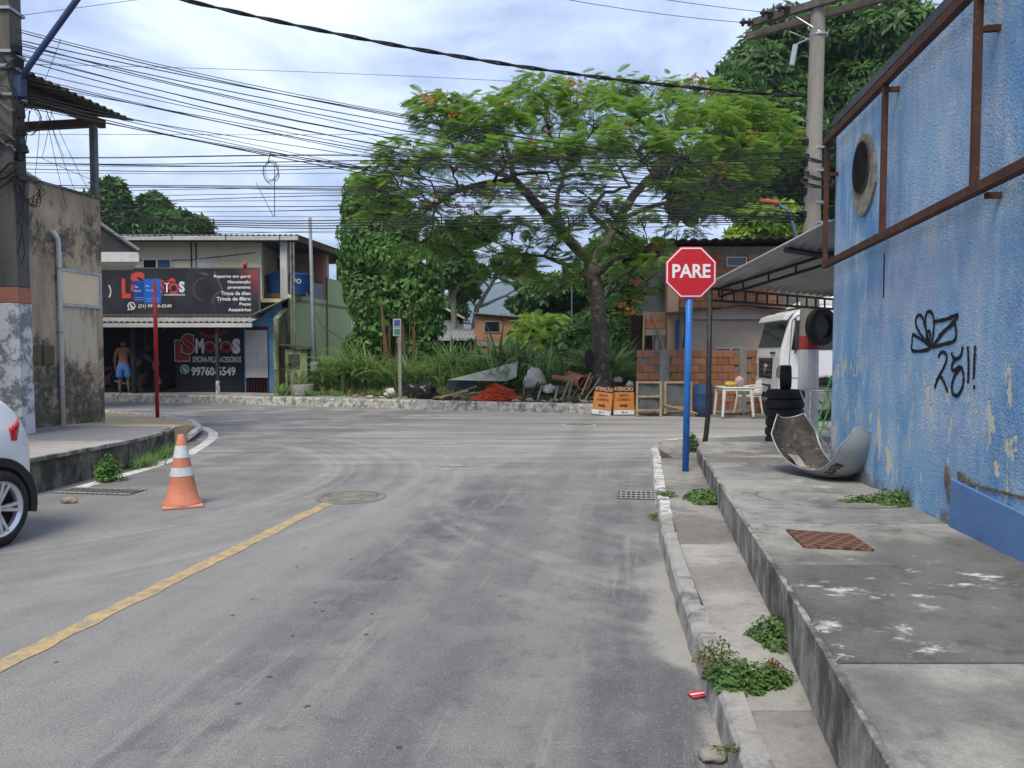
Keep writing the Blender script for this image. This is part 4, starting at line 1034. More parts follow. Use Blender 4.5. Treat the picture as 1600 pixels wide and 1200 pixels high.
# street name post: red post with two blue plates
sgp = G(246, 650, .17)
sg = thing('street_name_sign', 'red post carrying two blue street name plates on the corner', 'sign', (sgp.x, sgp.y, .14))
Ys = sgp.y; zt_ = D(246, 440, Ys).z - .14
mb = MB(); mb.tube([(0, 0, 0), (0, 0, zt_)], .041, 12); mb.build('post', dirty('red_post', (.40, .012, .022), (.31, .015, .022), 3, .45, .05), sg, smooth=True)
A_PLB = Mat('plate_blue', (.03, .20, .75), .4); A_PLB2 = Mat('plate_blue_dark', (.015, .085, .45), .4)
def plate(x0, x1, y0, y1, z0, z1, mt, lines):
    d = Vector((x1 - x0, y1 - y0, 0)); L = d.length; a = atan2(d.y, d.x); c = Vector(((x0 + x1) / 2, (y0 + y1) / 2, (z0 + z1) / 2))
    mb = MB(); mb.box(c, (L, .008, z1 - z0), (0, 0, a)); pl = mb.build('name_plate', mt, sg)
    for (s_, dx, dz, sz) in lines:
        q = c + Vector((cos(a), sin(a), 0)) * (-L / 2 + dx) + Vector((sin(a), -cos(a), 0)) * .006
        text(s_, sz, A_SWHT, pl, face_y(q.x, q.y, c.z + dz, a), 'lettering', .001, .001, align='LEFT')
    mb = MB()
    for k in range(2):
        q = c + Vector((sin(a), -cos(a), 0)) * .006 + Vector((0, 0, -(z1 - z0) * (.30 + .10 * k))); mb.box(q, (L * .84, .003, .007), (0, 0, a))
    mb.build('line', A_SWHT, pl)
zA, zB = D(230, 436, Ys).z - .14, D(230, 473, Ys).z - .14
xa, xb, xc = D(205, 450, Ys).x - sgp.x, D(227, 450, Ys).x - sgp.x, D(251, 450, Ys).x - sgp.x
plate(xa, xb, .10, -.02, zB + .02, zA - .03, A_PLB2, [('Rua', .03, .10, .075), ('Raul de', .03, .01, .065)])
plate(xb, xc, -.06, .01, zB - .02, zA, A_PLB, [('Av.', .03, .11, .075), ('Tora Jau', .03, .02, .055)])
mb = MB(); mb.box(((xb + 0) / 2, .0, zB + .02), (abs(xb), .02, .03)); mb.build('bracket', A_METAL, sg)

# ------------------------------------------------------------------ traffic cone
cn = G(285, 790)
cone = thing('traffic_cone', 'faded orange traffic cone with two white bands on the road', 'cone', (cn.x, cn.y, .002))
A_CON = dirty('faded_orange_plastic', (.56, .21, .125), (.47, .17, .10), 4, .6, .1, 30, (.34, .15, .10), (.62, .8))
A_CONW = dirty('reflective_white', (.62, .64, .67), (.50, .52, .55), 6, .5, .1)
mb = MB()
q = []
for k in range(4):
    a = pi / 4 + k * pi / 2 + .45; q.append((cos(a) * .27, sin(a) * .27, 0))
mb.prism(q, (0, 0, .025)); mb.build('base', dirty('orange_base', (.66, .32, .22), (.56, .25, .16), 4, .6), cone, bevel=.008)
def cr(z): return .172 - (.172 - .032) * (z / .74)
def band(z0, z1, off=0):
    m_ = MB(); m_.lathe([(cr(z0) + off, z0), (cr(z1) + off, z1)], 28); return m_
mb = MB(); mb.lathe([(.195, .024), (.19, .05), (cr(.05), .06), (cr(.25), .25), (cr(.40), .40), (cr(.55), .55), (cr(.735), .735), (.02, .74), (.015, .72)], 28); mb.build('body', A_CON, cone, smooth=True)
band(.315, .405, .004).build('white_band', A_CONW, cone, smooth=True); band(.50, .625, .004).build('white_band', A_CONW, cone, smooth=True)
mb = MB(); mb.grid(lambda s, t: Vector((-.118 - .012 * t, -.055 + .02 * s, .395 - .10 * s - .0 * t)) + Vector((.02 * t, -.02 * t, 0)), 3, 2); mb.build('loose_tape', A_CONW, cone, solid=.002)
o = MB(); bm = bmesh.new(); bmesh.ops.create_icosphere(bm, subdivisions=2, radius=1)
for v in bm.verts:
    v.co = Vector((v.co.x * .085, v.co.y * .06, v.co.z * .042)) * (1 + .25 * mnoise.noise(v.co * 1.7 + Vector((3, 1, 2))))
me = bpy.data.meshes.new('loose_stone'); bm.to_mesh(me); bm.free()
o = mko('loose_stone', me, dirty('stone', (.34, .30, .23), (.22, .2, .165), 12, .9, .4, 50)); pt = G(108, 786); o.location = (pt.x, pt.y, .028); tag(o, 'pale loose stone lying on the road by the long drain', 'stone')

# ------------------------------------------------------------------ white car, rear quarter in view
car = thing('parked_car', 'white compact crossover parked with its tail light toward the corner', 'car', (-4.19, 6.06, 0), -RA)
# local: +y = rear (away from viewer), near flank at x=0, car body to x=-1.76; rear axle at y=0
A_CARW = Mat('car_white', (.70, .73, .76), .22, 0, .5)
try: A_CARW.b.inputs['Coat Weight'].default_value = .6
except Exception: pass
A_TRIM = Mat('black_trim', (.018, .019, .022), .6)
ST = [  # y, z_low, z_belt, z_top, inset_top, inset_low
    (.53, .48, .84, .88, .20, .20), (.52, .42, .90, .98, .16, .12), (.45, .36, .95, 1.13, .18, .06), (.28, .31, .97, 1.30, .21, .015), (.0, .30, .98, 1.45, .22, .0), (-.45, .28, .98, 1.58, .22, .0), (-1.3, .27, .97, 1.58, .22, .0),
    (-1.75, .27, .96, 1.52, .23, .0), (-2.35, .28, .97, 1.06, .20, .0), (-2.9, .30, .93, .97, .14, .03), (-3.2, .32, .86, .89, .14, .10), (-3.36, .38, .74, .77, .2, .22)]
Wc = 1.76
def section(y, zl_, zb_, zt, it, il):
    h = [(il + .05, zl_), (il + .005, zl_ + .10), (il, (zl_ + zb_) / 2), (il + .015, zb_ - .05), (il + .05, zb_), (il + (it - il) * .55 + .03, zb_ + (zt - zb_) * .6), (it + .05, zt - .04), (it + .18, zt)]
    R = [Vector((-a, y, z)) for a, z in h]; L = [Vector((-Wc + a, y, z)) for a, z in reversed(h)]
    return R + L
S_ = [section(*s) for s in ST]; mb = MB(); n = len(S_[0])
mb.add([v for s in S_ for v in s], [(i * n + k, i * n + (k + 1) % n, (i + 1) * n + (k + 1) % n, (i + 1) * n + k) for i in range(len(S_) - 1) for k in range(n)] + [tuple(range(n)), tuple(reversed(range((len(S_) - 1) * n, len(S_) * n)))])
body = mb.build('body', A_CARW, car, smooth=True)
md = body.modifiers.new('sub', 'SUBSURF'); md.levels = md.render_levels = 2
mb = MB()
for (y0, y1, i0, i1) in ((.05, -.30, 0, 0), (-.36, -1.25, 0, 0), (-1.31, -1.95, 0, 0)):
    for sd_ in (0, 1):
        q = [Vector((-.068, y0, 1.03)), Vector((-.068, y1, 1.03)), Vector((-.20, y1 if y1 > -1.9 else -1.72, 1.45)), Vector((-.20, min(y0, -.12), 1.40))]
        if sd_: q = [Vector((-Wc - v.x, v.y, v.z)) for v in q]
        mb = MB(); mb.prism(q, (.02 if not sd_ else -.02, 0, 0)); mb.build('side_window', A_GLASSD, car)
mb = MB(); mb.prism([(-.35, .49, 1.04), (-Wc + .35, .49, 1.04), (-Wc + .42, .14, 1.38), (-.42, .14, 1.38)], (0, .03, .01)); mb.build('rear_window', A_GLASSD, car)
mb = MB(); mb.prism([(-.25, -2.34, 1.04), (-Wc + .25, -2.34, 1.04), (-Wc + .38, -1.80, 1.51), (-.38, -1.80, 1.51)], (0, -.03, .02)); mb.build('windscreen', A_GLASSD, car)
A_LAMP = Mat('tail_lamp_red', (.42, .006, .01), .12, 0, .6)
for sd_ in (0, 1):
    mb = MB()
    def lamp(a, b, sd_=sd_):
        y = .22 + .215 * a; x = -.035 - .13 * a ** 2.0; z = .80 + .21 * b - .05 * (1 - a) * (b - .5) * 2 + .02 * a
        return Vector((x if not sd_ else -Wc - x, y, z))
    mb.grid(lamp, 6, 3); mb.build('tail_light', A_LAMP, car, smooth=True, solid=.02)
    mb = MB(); mb.box((-.30 if not sd_ else -Wc + .30, -3.26, .72), (.34, .18, .14)); mb.build('headlight', A_GLASSD, car, bevel=.03)
mb = MB(); mb.bb(-Wc + .12, -.12, .42, .565, .36, .50); mb.build('rear_bumper_trim', A_TRIM, car, bevel=.03)
def wheel(cx, cy, side):
    w_ = mko('wheel', tyre_mesh(.318, .20, 'wheel', .70), A_RUB, car); w_.location = (cx, cy, .318); w_.rotation_euler = (0, pi / 2, 0)
    rim = MB(); rim.lathe([(.222, .07), (.235, .095), (.225, .098), (.20, .07), (.19, .0)], 40); rim.lathe([(.0, .074), (.04, .074), (.05, .062), (.05, .03)], 16)
    for k in range(5):
        for dd in (-.13, .13):
            a = 2 * pi * k / 5 + .25; d = Vector((cos(a + dd * .55), sin(a + dd * .55), 0)); e_ = Vector((cos(a + dd * 1.15), sin(a + dd * 1.15), 0)); p_ = Vector((-sin(a), cos(a), 0))
            rim.add([d * .035 - p_ * .016 + Vector((0, 0, .066)), d * .035 + p_ * .016 + Vector((0, 0, .066)), e_ * .225 + p_ * .013 + Vector((0, 0, .088)), e_ * .225 - p_ * .013 + Vector((0, 0, .088)),
                     d * .035 - p_ * .016 + Vector((0, 0, .03)), d * .035 + p_ * .016 + Vector((0, 0, .03)), e_ * .225 + p_ * .013 + Vector((0, 0, .05)), e_ * .225 - p_ * .013 + Vector((0, 0, .05))],
                    [(0, 1, 2, 3), (4, 7, 6, 5), (0, 4, 5, 1), (1, 5, 6, 2), (2, 6, 7, 3), (3, 7, 4, 0)])
    ro = rim.build('rim', Mat('alloy', (.62, .63, .65), .3, .7), w_)
    bk = MB(); bk.lathe([(0, .012), (.20, .012)], 32); bk.build('hub_back', A_DARK, w_)
    if side < 0: w_.rotation_euler = (0, -pi / 2, 0)
for yy in (0, -2.62):
    wheel(-.035, yy, 1); wheel(-Wc + .035, yy, -1)
    for sd_ in (0, 1):
        mb = MB(); x0 = .032 if not sd_ else -Wc - .032; sx = -1 if not sd_ else 1
        ri, ro = .345, .415; N = 20; vs_ = []
        for k in range(N + 1):
            a = -.25 + (pi + .5) * k / N
            for r in (ri, ro): vs_ += [(x0, yy + cos(a) * r, .318 + sin(a) * r), (x0 + sx * .24, yy + cos(a) * r, .318 + sin(a) * r)]
        fs = []
        for k in range(N): b0 = k * 4; fs += [(b0, b0 + 4, b0 + 6, b0 + 2), (b0, b0 + 1, b0 + 5, b0 + 4), (b0 + 2, b0 + 6, b0 + 7, b0 + 3)]
        mb.add(vs_, fs); mb.build('wheel_arch', A_TRIM, car, smooth=False)
        mb = MB(); dq = []
        for k in range(24): a = 2 * pi * k / 24; dq.append((x0 + sx * .028, yy + cos(a) * .345, .318 + sin(a) * .345))
        mb.add(dq, [tuple(range(24))]); mb.build('arch_liner', A_DARK, car)
mb = MB(); mb.bb(-.045, .008, -2.22, -.40, .26, .42); mb.bb(-Wc - .008, -Wc + .045, -2.22, -.40, .26, .42); mb.build('sill_trim', A_TRIM, car, bevel=.02)
# ------------------------------------------------------------------ motorcycle workshop across the street
Y0 = 24.8; ZS = .235
def SX(px, Y): return (px - 800) / FPX * Y
def SZ(py, Y): return D(800, py, Y).z
shop = thing('motorcycle_workshop', 'two-storey motorcycle workshop with dark signboard, corrugated awning and green side wall', 'workshop', (0, 0, 0))
A_CREAM = dirty('cream_render', (.60, .54, .39), (.51, .45, .32), 1.5, .9, .15, 40, (.28, .26, .20), (.62, .75), streak=True)
A_GREEN = dirty('pale_green_render', (.60, .68, .38), (.52, .60, .33), 1.0, .9, .15, 40, (.34, .42, .27), (.58, .75), streak=True)
A_MOSSG = dirty('mossy_green_wall', (.26, .32, .17), (.06, .065, .04), 2.5, .95, .3, 40, (.28, .34, .20), streak=True)
A_PINK = dirty('pink_render', (.52, .36, .32), (.45, .30, .26), 2, .9, .1)
A_TERRA = dirty('terracotta_render', (.42, .20, .14), (.34, .16, .11), 2, .9, .1)
A_LILAC = dirty('lilac_render', (.36, .32, .42), (.30, .27, .35), 2, .9, .1)
A_SKYB = dirty('sky_blue_render', (.12, .32, .58), (.09, .25, .47), 2, .85, .15, 40, (.22, .36, .5))
A_PANEL = dirty('black_painted_wall', (.012, .018, .026), (.018, .024, .032), 2, .7, .1)
XL, XR = -17.5, -7.32
xo, xpn, xdr, xdl = SX(275, Y0), SX(382, Y0), SX(420, Y0), SX(384, Y0)
DV = Vector((.157, 1, 0)) ; LD = 5.6
def side(L, z): return (XR + DV.x * L, Y0 + L, z)
# ground floor
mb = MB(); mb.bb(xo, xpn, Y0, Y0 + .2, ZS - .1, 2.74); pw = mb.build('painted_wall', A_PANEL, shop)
mb = MB(); mb.bb(XL, XL + .2, Y0, Y0 + 4, ZS - .1, 2.74); mb.bb(XL + .2, xo + .02, Y0 + 4, Y0 + 4.2, ZS - .1, 2.74); mb.bb(xo, xo + .15, Y0 + .21, Y0 + 4, ZS - .1, 2.74); mb.build('interior_wall', Mat('dark_room_wall', (.03, .03, .032), .9), shop)  # the open room's darkness is put into the near-black wall colour
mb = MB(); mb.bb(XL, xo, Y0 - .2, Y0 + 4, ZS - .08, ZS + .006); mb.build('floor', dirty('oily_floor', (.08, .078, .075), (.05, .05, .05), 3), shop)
mb = MB(); mb.bb(xpn + .002, xdl - .005, Y0, Y0 + .2, ZS - .1, 2.74); mb.bb(xdr, XR, Y0, Y0 + .2, ZS - .1, 2.74); mb.bb(xdl - .002, xdr, Y0 + .003, Y0 + .2, SZ(510, Y0), 2.74); mb.build('blue_wall', A_SKYB, shop)
mb = MB(); mb.prism([(SX(410, Y0), Y0, 2.745), (XR, Y0, 2.745), (XR, Y0, 3.35)], (0, .18, 0)); mb.build('blue_gable', A_SKYB, shop)
A_DFR = dirty('dark_red_frame', (.09, .03, .03), (.06, .022, .022), 4)
mb = MB(); z1_ = SZ(510, Y0)
mb.bb(xdl, xdl + .05, Y0 - .02, Y0 + .1, ZS, z1_); mb.bb(xdr - .05, xdr, Y0 - .02, Y0 + .1, ZS, z1_); mb.bb(xdl + .05, xdr - .05, Y0 - .02, Y0 + .1, z1_ - .12, z1_); mb.build('door_frame', A_DFR, shop)
mb = MB()
for k in range(8):
    x = xdl + .08 + k * (xdr - xdl - .16) / 7; mb.bb(x - .012, x + .012, Y0 + .02, Y0 + .05, ZS + .01, z1_ - .121)
dr = mb.build('door_grille', A_DFR, shop)
mb = MB(); mb.bb(xdl + .045, xdr - .055, Y0 + .101, Y0 + .13, ZS, z1_); mb.build('door_back', A_DARK, shop)
zq0, zq1 = SZ(590, Y0), SZ(516, Y0)
for i in range(2):
    for j in range(4):
        x0 = xdl + .01 + i * (xdr - xdl - .03) / 2; x1 = x0 + (xdr - xdl - .03) / 2 - .004; zz0 = zq0 + j * (zq1 - zq0) / 4
        mb = MB(); mb.bb(x0, x1, Y0 - .045, Y0 - .03, zz0 + .002, zz0 + (zq1 - zq0) / 4 - .002); mb.build('panel', dirty('door_white', (.56, .56, .58), (.47, .47, .49), 2, .6) if (i + j) == 0 else bpy.data.materials['door_white'], dr)
# posts under the awning
def vpost(px, Y, r, mt, zt=2.42, white=False):
    x = SX(px, Y); mb = MB(); mb.tube([(x, Y, ZS - .02), (x, Y, zt)], r, 10); p_ = mb.build('post', mt, shop)
    if white: mb = MB(); mb.tube([(x, Y, ZS - .01), (x, Y, ZS + .42)], r + .003, 10); mb.build('white_foot', A_KERBW, p_)
A_PG = dirty('dark_grey_post', (.035, .042, .05), (.025, .03, .036), 4)
vpost(209, 24.15, .075, A_PG); vpost(340, 23.7, .06, A_PG, white=True)
# awning
mb = MB(); xa1 = SX(398, 23.9)
mb.grid(lambda s, t: Vector((XL + (xa1 - XL) * s, 23.55 + 1.5 * t, 2.50 + .30 * t + .022 * sin(s * (xa1 - XL) / .177 * 2 * pi))), int((xa1 - XL) / .177) * 8, 2)
mb.build('awning_sheet', dirty('awning_fibre', (.34, .335, .32), (.24, .235, .225), 2, .9, .2, 40, (.14, .135, .125)), shop, smooth=True, solid=.01)
mb = MB(); mb.bb(XL, xa1 + .05, 23.53, 23.62, 2.33, 2.46); mb.build('awning_fascia', dirty('white_fascia', (.56, .56, .56), (.44, .44, .44), 2), shop)
mb = MB(); mb.grid(lambda s, t: Vector((SX(402, 24.6) + .95 * s, 24.0 + 1.3 * t + s * .5, 2.70 + .55 * s + .15 * t + .02 * sin(t * 2 * pi * 8))), 4, 64); mb.build('side_awning', dirty('old_side_sheet', (.26, .25, .23), (.16, .155, .145), 3), shop, smooth=True, solid=.01)
# signboard
Yb = 24.3; zb0, zb1 = SZ(492, Yb), SZ(419, Yb); xs0, xs1 = -15.0, SX(406, Yb)
A_BOARD = Mat('signboard_print', (.022, .024, .03), .45)
if True:
    m = A_BOARD; p = m.pos(); X, Y, Z = m.xyz(p); n_ = m.noise(1.6, 4, .6, p)
    corner = m.st(m.addn(m.addn(X, m.mul(Z, .8)), m.mul(n_, .5)), xs1 + zb1 * .8 - .75, xs1 + zb1 * .8 + .25)
    c = m.mix(m.st(n_, .4, .7), (.020, .022, .028), (.034, .037, .045)); m.col(m.mix(corner, c, (.26, .05, .055)))
sb = thing('shop_signboard', 'wide dark signboard reading LS MOTOS with services listed, above the awning', 'sign', (0, 0, 0))
mb = MB(); mb.bb(xs0, xs1, Yb, Yb + .03, zb0, zb1); mb.build('board', A_BOARD, sb)
mb = MB(); r0 = .022
for z in (zb0, zb1): mb.bb(xs0, xs1 + .04, Yb - .012, Yb + .045, z - r0, z + r0)
mb.bb(xs1 - .0, xs1 + .045, Yb - .01, Yb + .043, zb0 + .023, zb1 - .023); mb.build('frame', dirty('frame_steel', (.10, .11, .115), (.07, .075, .08), 4), sb)
A_PRED = Mat('print_red', (.50, .055, .055), .5); A_PWH = Mat('print_white', (.62, .62, .64), .5); A_PGR = Mat('print_grey', (.075, .08, .09), .5); A_RED2 = Mat('paint_red', (.30, .02, .022), .6); A_WAG = Mat('whatsapp_green', (.03, .26, .10), .5)
def TB(s_, px, py, hpx, mat, par=sb, Y=Yb - .005, sx=1, bold=.004, align='LEFT', nm='lettering', ext=.002):
    sz = hpx * Y / FPX / .70
    return text(s_, sz, mat, par, face_y(SX(px, Y), Y, SZ(py, Y)), nm, bold * sz / .2, ext, sx, align)
def TF(s_, px0, px1, py0, py1, mat, par=None, Y=None, bold=.0, nm='lettering', grow=0.0):
    """lettering fitted into a pixel box on the plane at depth Y"""
    o = text(s_, 1.0, mat, par, Matrix.Identity(4), nm, bold, .0)
    me = o.data; n = len(me.vertices); co = np.empty(n * 3); me.vertices.foreach_get('co', co); co = co.reshape(-1, 3)
    lo, hi = co.min(0), co.max(0); k = Y / FPX
    x0, x1, z0, z1 = SX(px0, Y) - grow * k, SX(px1, Y) + grow * k, SZ(py1, Y) - grow * k, SZ(py0, Y) + grow * k
    nc = np.empty_like(co); nc[:, 0] = x0 + (co[:, 0] - lo[0]) / (hi[0] - lo[0]) * (x1 - x0); nc[:, 2] = z0 + (co[:, 1] - lo[1]) / (hi[1] - lo[1]) * (z1 - z0); nc[:, 1] = Y
    me.vertices.foreach_set('co', nc.ravel()); me.update(); return o
def ring(px, py, r0px, r1px, mat, par, Y, a0=0, a1=2 * pi, sx=1, nm='ring'):
    mb = MB(); N = 24; k_ = Y / FPX; vs_ = []
    for k in range(N + 1):
        a = a0 + (a1 - a0) * k / N
        for r in (r0px, r1px): vs_.append((SX(px, Y) + cos(a) * r * k_ * sx, Y, SZ(py, Y) + sin(a) * r * k_))
    mb.add(vs_, [(2 * k, 2 * k + 2, 2 * k + 3, 2 * k + 1) for k in range(N)]); return mb.build(nm, mat, par)
def blob(pts, mat, par, Y, nm='emblem'):
    mb = MB(); mb.prism([(SX(x, Y), Y, SZ(y, Y)) for x, y in pts], (0, .002, 0)); return mb.build(nm, mat, par)
YS = Yb - .006
TF('L', 193, 207, 435, 466, A_PRED, sb, YS, .05); TF('S', 207, 230, 425, 458, A_PRED, sb, YS - .002, .05)
TF('M', 232, 243, 440, 458, A_PWH, sb, YS, .05); TF('T', 259, 267, 439.5, 457, A_PWH, sb, YS, .05); TF('S', 282, 291, 439.5, 457, A_PWH, sb, YS, .05)
for px in (251, 274): ring(px, 450, 4.5, 8.0, A_PRED, sb, Yb - .006, -.4, pi + .4); ring(px, 451, 4.5, 8.0, A_PRED, sb, Yb - .006, pi + .55, 2 * pi - .55)
MOTO = [(0, 0), (6, 1), (14, 5), (22, 4), (26, -1), (32, 1), (34, 7), (28, 6), (20, 9), (10, 8), (2, 4)]
blob([(245 + x * .95, 435 + y * .8) for x, y in MOTO], A_PRED, sb, Yb - .006)
TF('PEÇAS - ACESSÓRIOS', 238, 291, 458.5, 462.5, A_PWH, sb, YS, .03)
ring(207.5, 478, 4.6, 6.2, A_PWH, sb, Yb - .006, -2.0, 4.0); blob([(201, 485), (203, 480.5), (206, 483.5)], A_PWH, sb, Yb - .006); blob([(205, 475), (207, 474.5), (207.5, 477), (209.5, 479.5), (211.5, 480), (211, 482), (208, 481.5), (205.5, 478.5)], A_PWH, sb, Yb - .006)
TF('(21) 99760-5549', 218, 270, 475.5, 482, A_PWH, sb, YS, .02)
for k, s_ in enumerate(['Reparos em geral', 'Manutenção', 'preventiva', 'Troca de óleo', 'Troca de filtro', 'Peças', 'Acessórios']):
    wpx = len(s_) * 3.55; up_ = 2.9; TF(s_, 393.5 - wpx, 393.5, 432.2 + k * 8.65 - up_, 432.2 + k * 8.65 + up_ - .6 * (s_ == 'Acessórios'), A_PWH, sb, YS, .03)
# ghosted motorcycle artwork behind the list
ring(320, 452, 16, 17.5, A_PGR, sb, Yb - .003, 1.4, 4.6, .9); ring(350, 476, 19, 21.5, A_PGR, sb, Yb - .003, 0, pi, .8); ring(356, 474, 9, 13, A_PGR, sb, Yb - .003, 0, pi)
blob([(336, 424), (339, 424), (358, 470), (354, 470)], A_PGR, sb, Yb - .003); blob([(315, 425), (326, 426), (330, 431), (318, 429)], A_PGR, sb, Yb - .003)
ring(171, 455, 8, 11, A_PWH, sb, Yb - .006, -1.2, 1.2, .5)
mb = MB(); mb.lathe([(.0, 0), (.06, 0), (.07, .10), (.05, .17), (0, .19)], 12, Matrix.Translation((SX(385, Yb), Yb + .01, zb1 + .024))); o = mb.build('warning_lamp', Mat('red_lamp', (.42, .03, .03), .3), None, smooth=True); tag(o, 'small red warning lamp standing on top of the signboard', 'lamp')
# painted wall lettering
Yw = Y0 - .006
for ch, a, b, c, d, dy in (('L', 274, 296, 532, 564, 0), ('S', 285, 304, 522, 553, .004)):
    TF(ch, a, b, c, d, A_PWH, pw, Yw - dy, .06, grow=1.0); TF(ch, a, b, c, d, A_RED2, pw, Yw - dy - .002, .05)
TF('M', 306, 319, 529, 552, A_PWH, pw, Yw, .05); TF('T', 337, 346, 529, 551, A_PWH, pw, Yw, .05); TF('S', 363.5, 376, 529, 553, A_PWH, pw, Yw, .07)
for px in (328, 354):
    ring(px, 542, 4.2, 8.2, A_RED2, pw, Yw - .001, -.45, pi + .45); ring(px, 543, 4.2, 8.2, A_RED2, pw, Yw - .001, pi + .5, 2 * pi - .5); ring(px, 542, 8.3, 9.0, A_PWH, pw, Yw)
blob([(312 + x * 1.05, 518 + y * 1.15) for x, y in MOTO], A_RED2, pw, Yw - .001); blob([(344, 517), (356, 515), (356, 523), (350, 519), (346, 525)], A_RED2, pw, Yw - .001)
TF('OFICINA-PEÇAS-ACESSÓRIOS', 301, 377, 555, 568, A_PWH, pw, Yw, .02); TF('99760-5549', 299, 368, 573, 587, A_PWH, pw, Yw, .03)
ring(288.5, 577, 0.1, 6.2, A_WAG, pw, Yw); ring(288.5, 577, 6.2, 7.2, A_PWH, pw, Yw); blob([(283, 585), (284.5, 580), (288, 583.5)], A_WAG, pw, Yw - .001); blob([(286, 574), (288, 573.5), (288.5, 576), (290.5, 578.5), (292.5, 579), (292, 581), (289, 580.5), (286.5, 577.5)], A_PWH, pw, Yw - .002)
# tyre inner tubes hanging inside
mb = MB(); mb.tube([(SX(235, 26) + cos(a) * .16, 26, 2.05 + sin(a) * .42) for a in [2 * pi * i / 24 for i in range(25)]], .014, 6); mb.tube([(SX(250, 26) + cos(a) * .2, 26, 2.35 + sin(a) * .13) for a in [2 * pi * i / 24 for i in range(25)]], .014, 6); o = mb.build('hanging_hose', A_CABLEG, None); tag(o, 'grey looped hoses hanging inside the dark workshop', 'hose')
# upper storey
Yu = 25.3; xc0 = SX(404, Yu)
mb = MB(); mb.bb(XL, xc0, Yu, Yu + 6, 2.75, 5.22); up = mb.build('upper_wall', A_CREAM, shop)
def win(px0, px1, py0, py1, nm, mt, Y=Yu):
    mb = MB(); x0, x1, z0, z1 = SX(px0, Y), SX(px1, Y), SZ(py1, Y), SZ(py0, Y); f = .05
    mb.bb(x0, x1, Y - .035, Y + .02, z1 - f, z1); mb.bb(x0, x1, Y - .035, Y + .02, z0, z0 + f); mb.bb(x0, x0 + f, Y - .034, Y + .02, z0 + f, z1 - f); mb.bb(x1 - f, x1, Y - .034, Y + .02, z0 + f, z1 - f); mb.bb((x0 + x1) / 2 - .03, (x0 + x1) / 2 + .03, Y - .033, Y + .02, z0 + f, z1 - f)
    w_ = mb.build('window', Mat('alu_frame', (.5, .5, .5), .4, .3), shop); return w_, x0, x1, z0, z1
w_, x0, x1, z0, z1 = win(226, 272, 404, 440, 'window', None)
mb = MB(); mb.bb(x0 + .05, (x0 + x1) / 2 - .03, Yu - .012, Yu - .004, z0 + .05, z1 - .05); mb.build('pane', A_DARK, w_)
mb = MB(); mb.bb((x0 + x1) / 2 + .03, x1 - .05, Yu - .022, Yu - .014, z0 + .05, z1 - .05); mb.build('pane', Mat('blue_glass', (.05, .09, .13), .1, 0, .6), w_)
w_, x0, x1, z0, z1 = win(311, 334, 405, 430, 'window', None)
for k in range(9):
    z = z0 + .06 + k * (z1 - z0 - .1) / 9; mb = MB(); mb.box(((x0 + x1) / 2, Yu - .02, z), (x1 - x0 - .1, .03, .035), (.5, 0, 0)); mb.build('louvre', A_WHITEP, w_)
mb = MB()
for px in (302.5, 310): mb.bb(SX(px, Yu) - .018, SX(px, Yu) + .018, Yu - .03, Yu - .001, 4.0, 5.2)
mb.build('conduit', A_PG, shop)
mb = MB(); mb.tube([(XL, Yu - .02, 4.55), (SX(300, Yu), Yu - .02, 4.62), (SX(402, Yu), Yu - .03, 4.86)], .010, 5); mb.build('wall_cable', A_CABLE, shop)
# recessed balcony with tanks
mb = MB(); mb.prism([(xc0 + .01, Yu + 2.4, 3.3), side(3.3, 3.3), side(3.3, 5.2), (xc0 + .01, Yu + 2.4, 5.2)], (0, .12, 0)); mb.build('balcony_back', A_PINK, shop)
mb = MB(); mb.bb(xc0, SX(411, Yu), Yu - .02, Yu + .2, 3.3, 5.21); mb.build('column', dirty('cream_col', (.56, .54, .44), (.48, .45, .36), 2), shop)
mb = MB(); mb.bb(SX(444, Yu), SX(455, Yu), Yu - .3, Yu - .05, 3.0, 5.2); mb.build('column', dirty('peeling_col', (.52, .52, .50), (.30, .29, .27), 3, .9, .3, 40, (.12, .11, .10), streak=True), shop)
mb = MB(); mb.prism([(xc0 + .0, Y0 + .21, 3.2), side(.25, 3.2), side(LD, 3.2), (xc0, Y0 + LD, 3.2)], (0, 0, .12)); mb.build('floor_slab', A_CREAM, shop)
def sidewall(L0, L1, z0, z1, mt, nm, th=.18):
    mb = MB(); a, b = Vector(side(L0, z0)), Vector(side(L1, z0)); mb.prism([a, b, Vector((b.x, b.y, z1)), Vector((a.x, a.y, z1))], (-th, 0, 0)); return mb.build(nm, mt, shop)
sidewall(.21, 3.1, ZS - .1, 3.46, A_GREEN, 'side_wall'); sidewall(3.1, LD, ZS - .1, 4.28, A_GREEN, 'side_wall')
sidewall(.0, .205, ZS - .1, 3.3, A_MOSSG, 'side_wall', .22)
mb = MB(); a = Vector(side(-.75, ZS)); mb.prism([side(-.72, ZS - .1), side(0, ZS - .1), side(0, 3.0), side(-.72, 2.62)], (-.16, 0, 0)); mb.build('mossy_wing_wall', A_MOSSG, shop)
sidewall(2.85, 3.09, 3.463, 5.2, A_TERRA, 'pillar', .26); sidewall(3.14, 3.3, 4.283, 5.2, A_CREAM, 'pillar', .2)
sidewall(1.5, 2.84, 3.463, 4.0, A_LILAC, 'parapet', .1); sidewall(4.6, LD, 4.283, 5.2, A_TERRA, 'pillar', .2)
mb = MB(); mb.prism([Vector(side(3.3, 4.28)) + Vector((-1.6, 0, 0)), Vector(side(LD, 4.28)) + Vector((-1.6, 0, 0)), Vector(side(LD, 5.2)) + Vector((-1.6, 0, 0)), Vector(side(3.3, 5.2)) + Vector((-1.6, 0, 0))], (-.1, 0, 0)); mb.build('inner_wall', A_TERRA, shop)
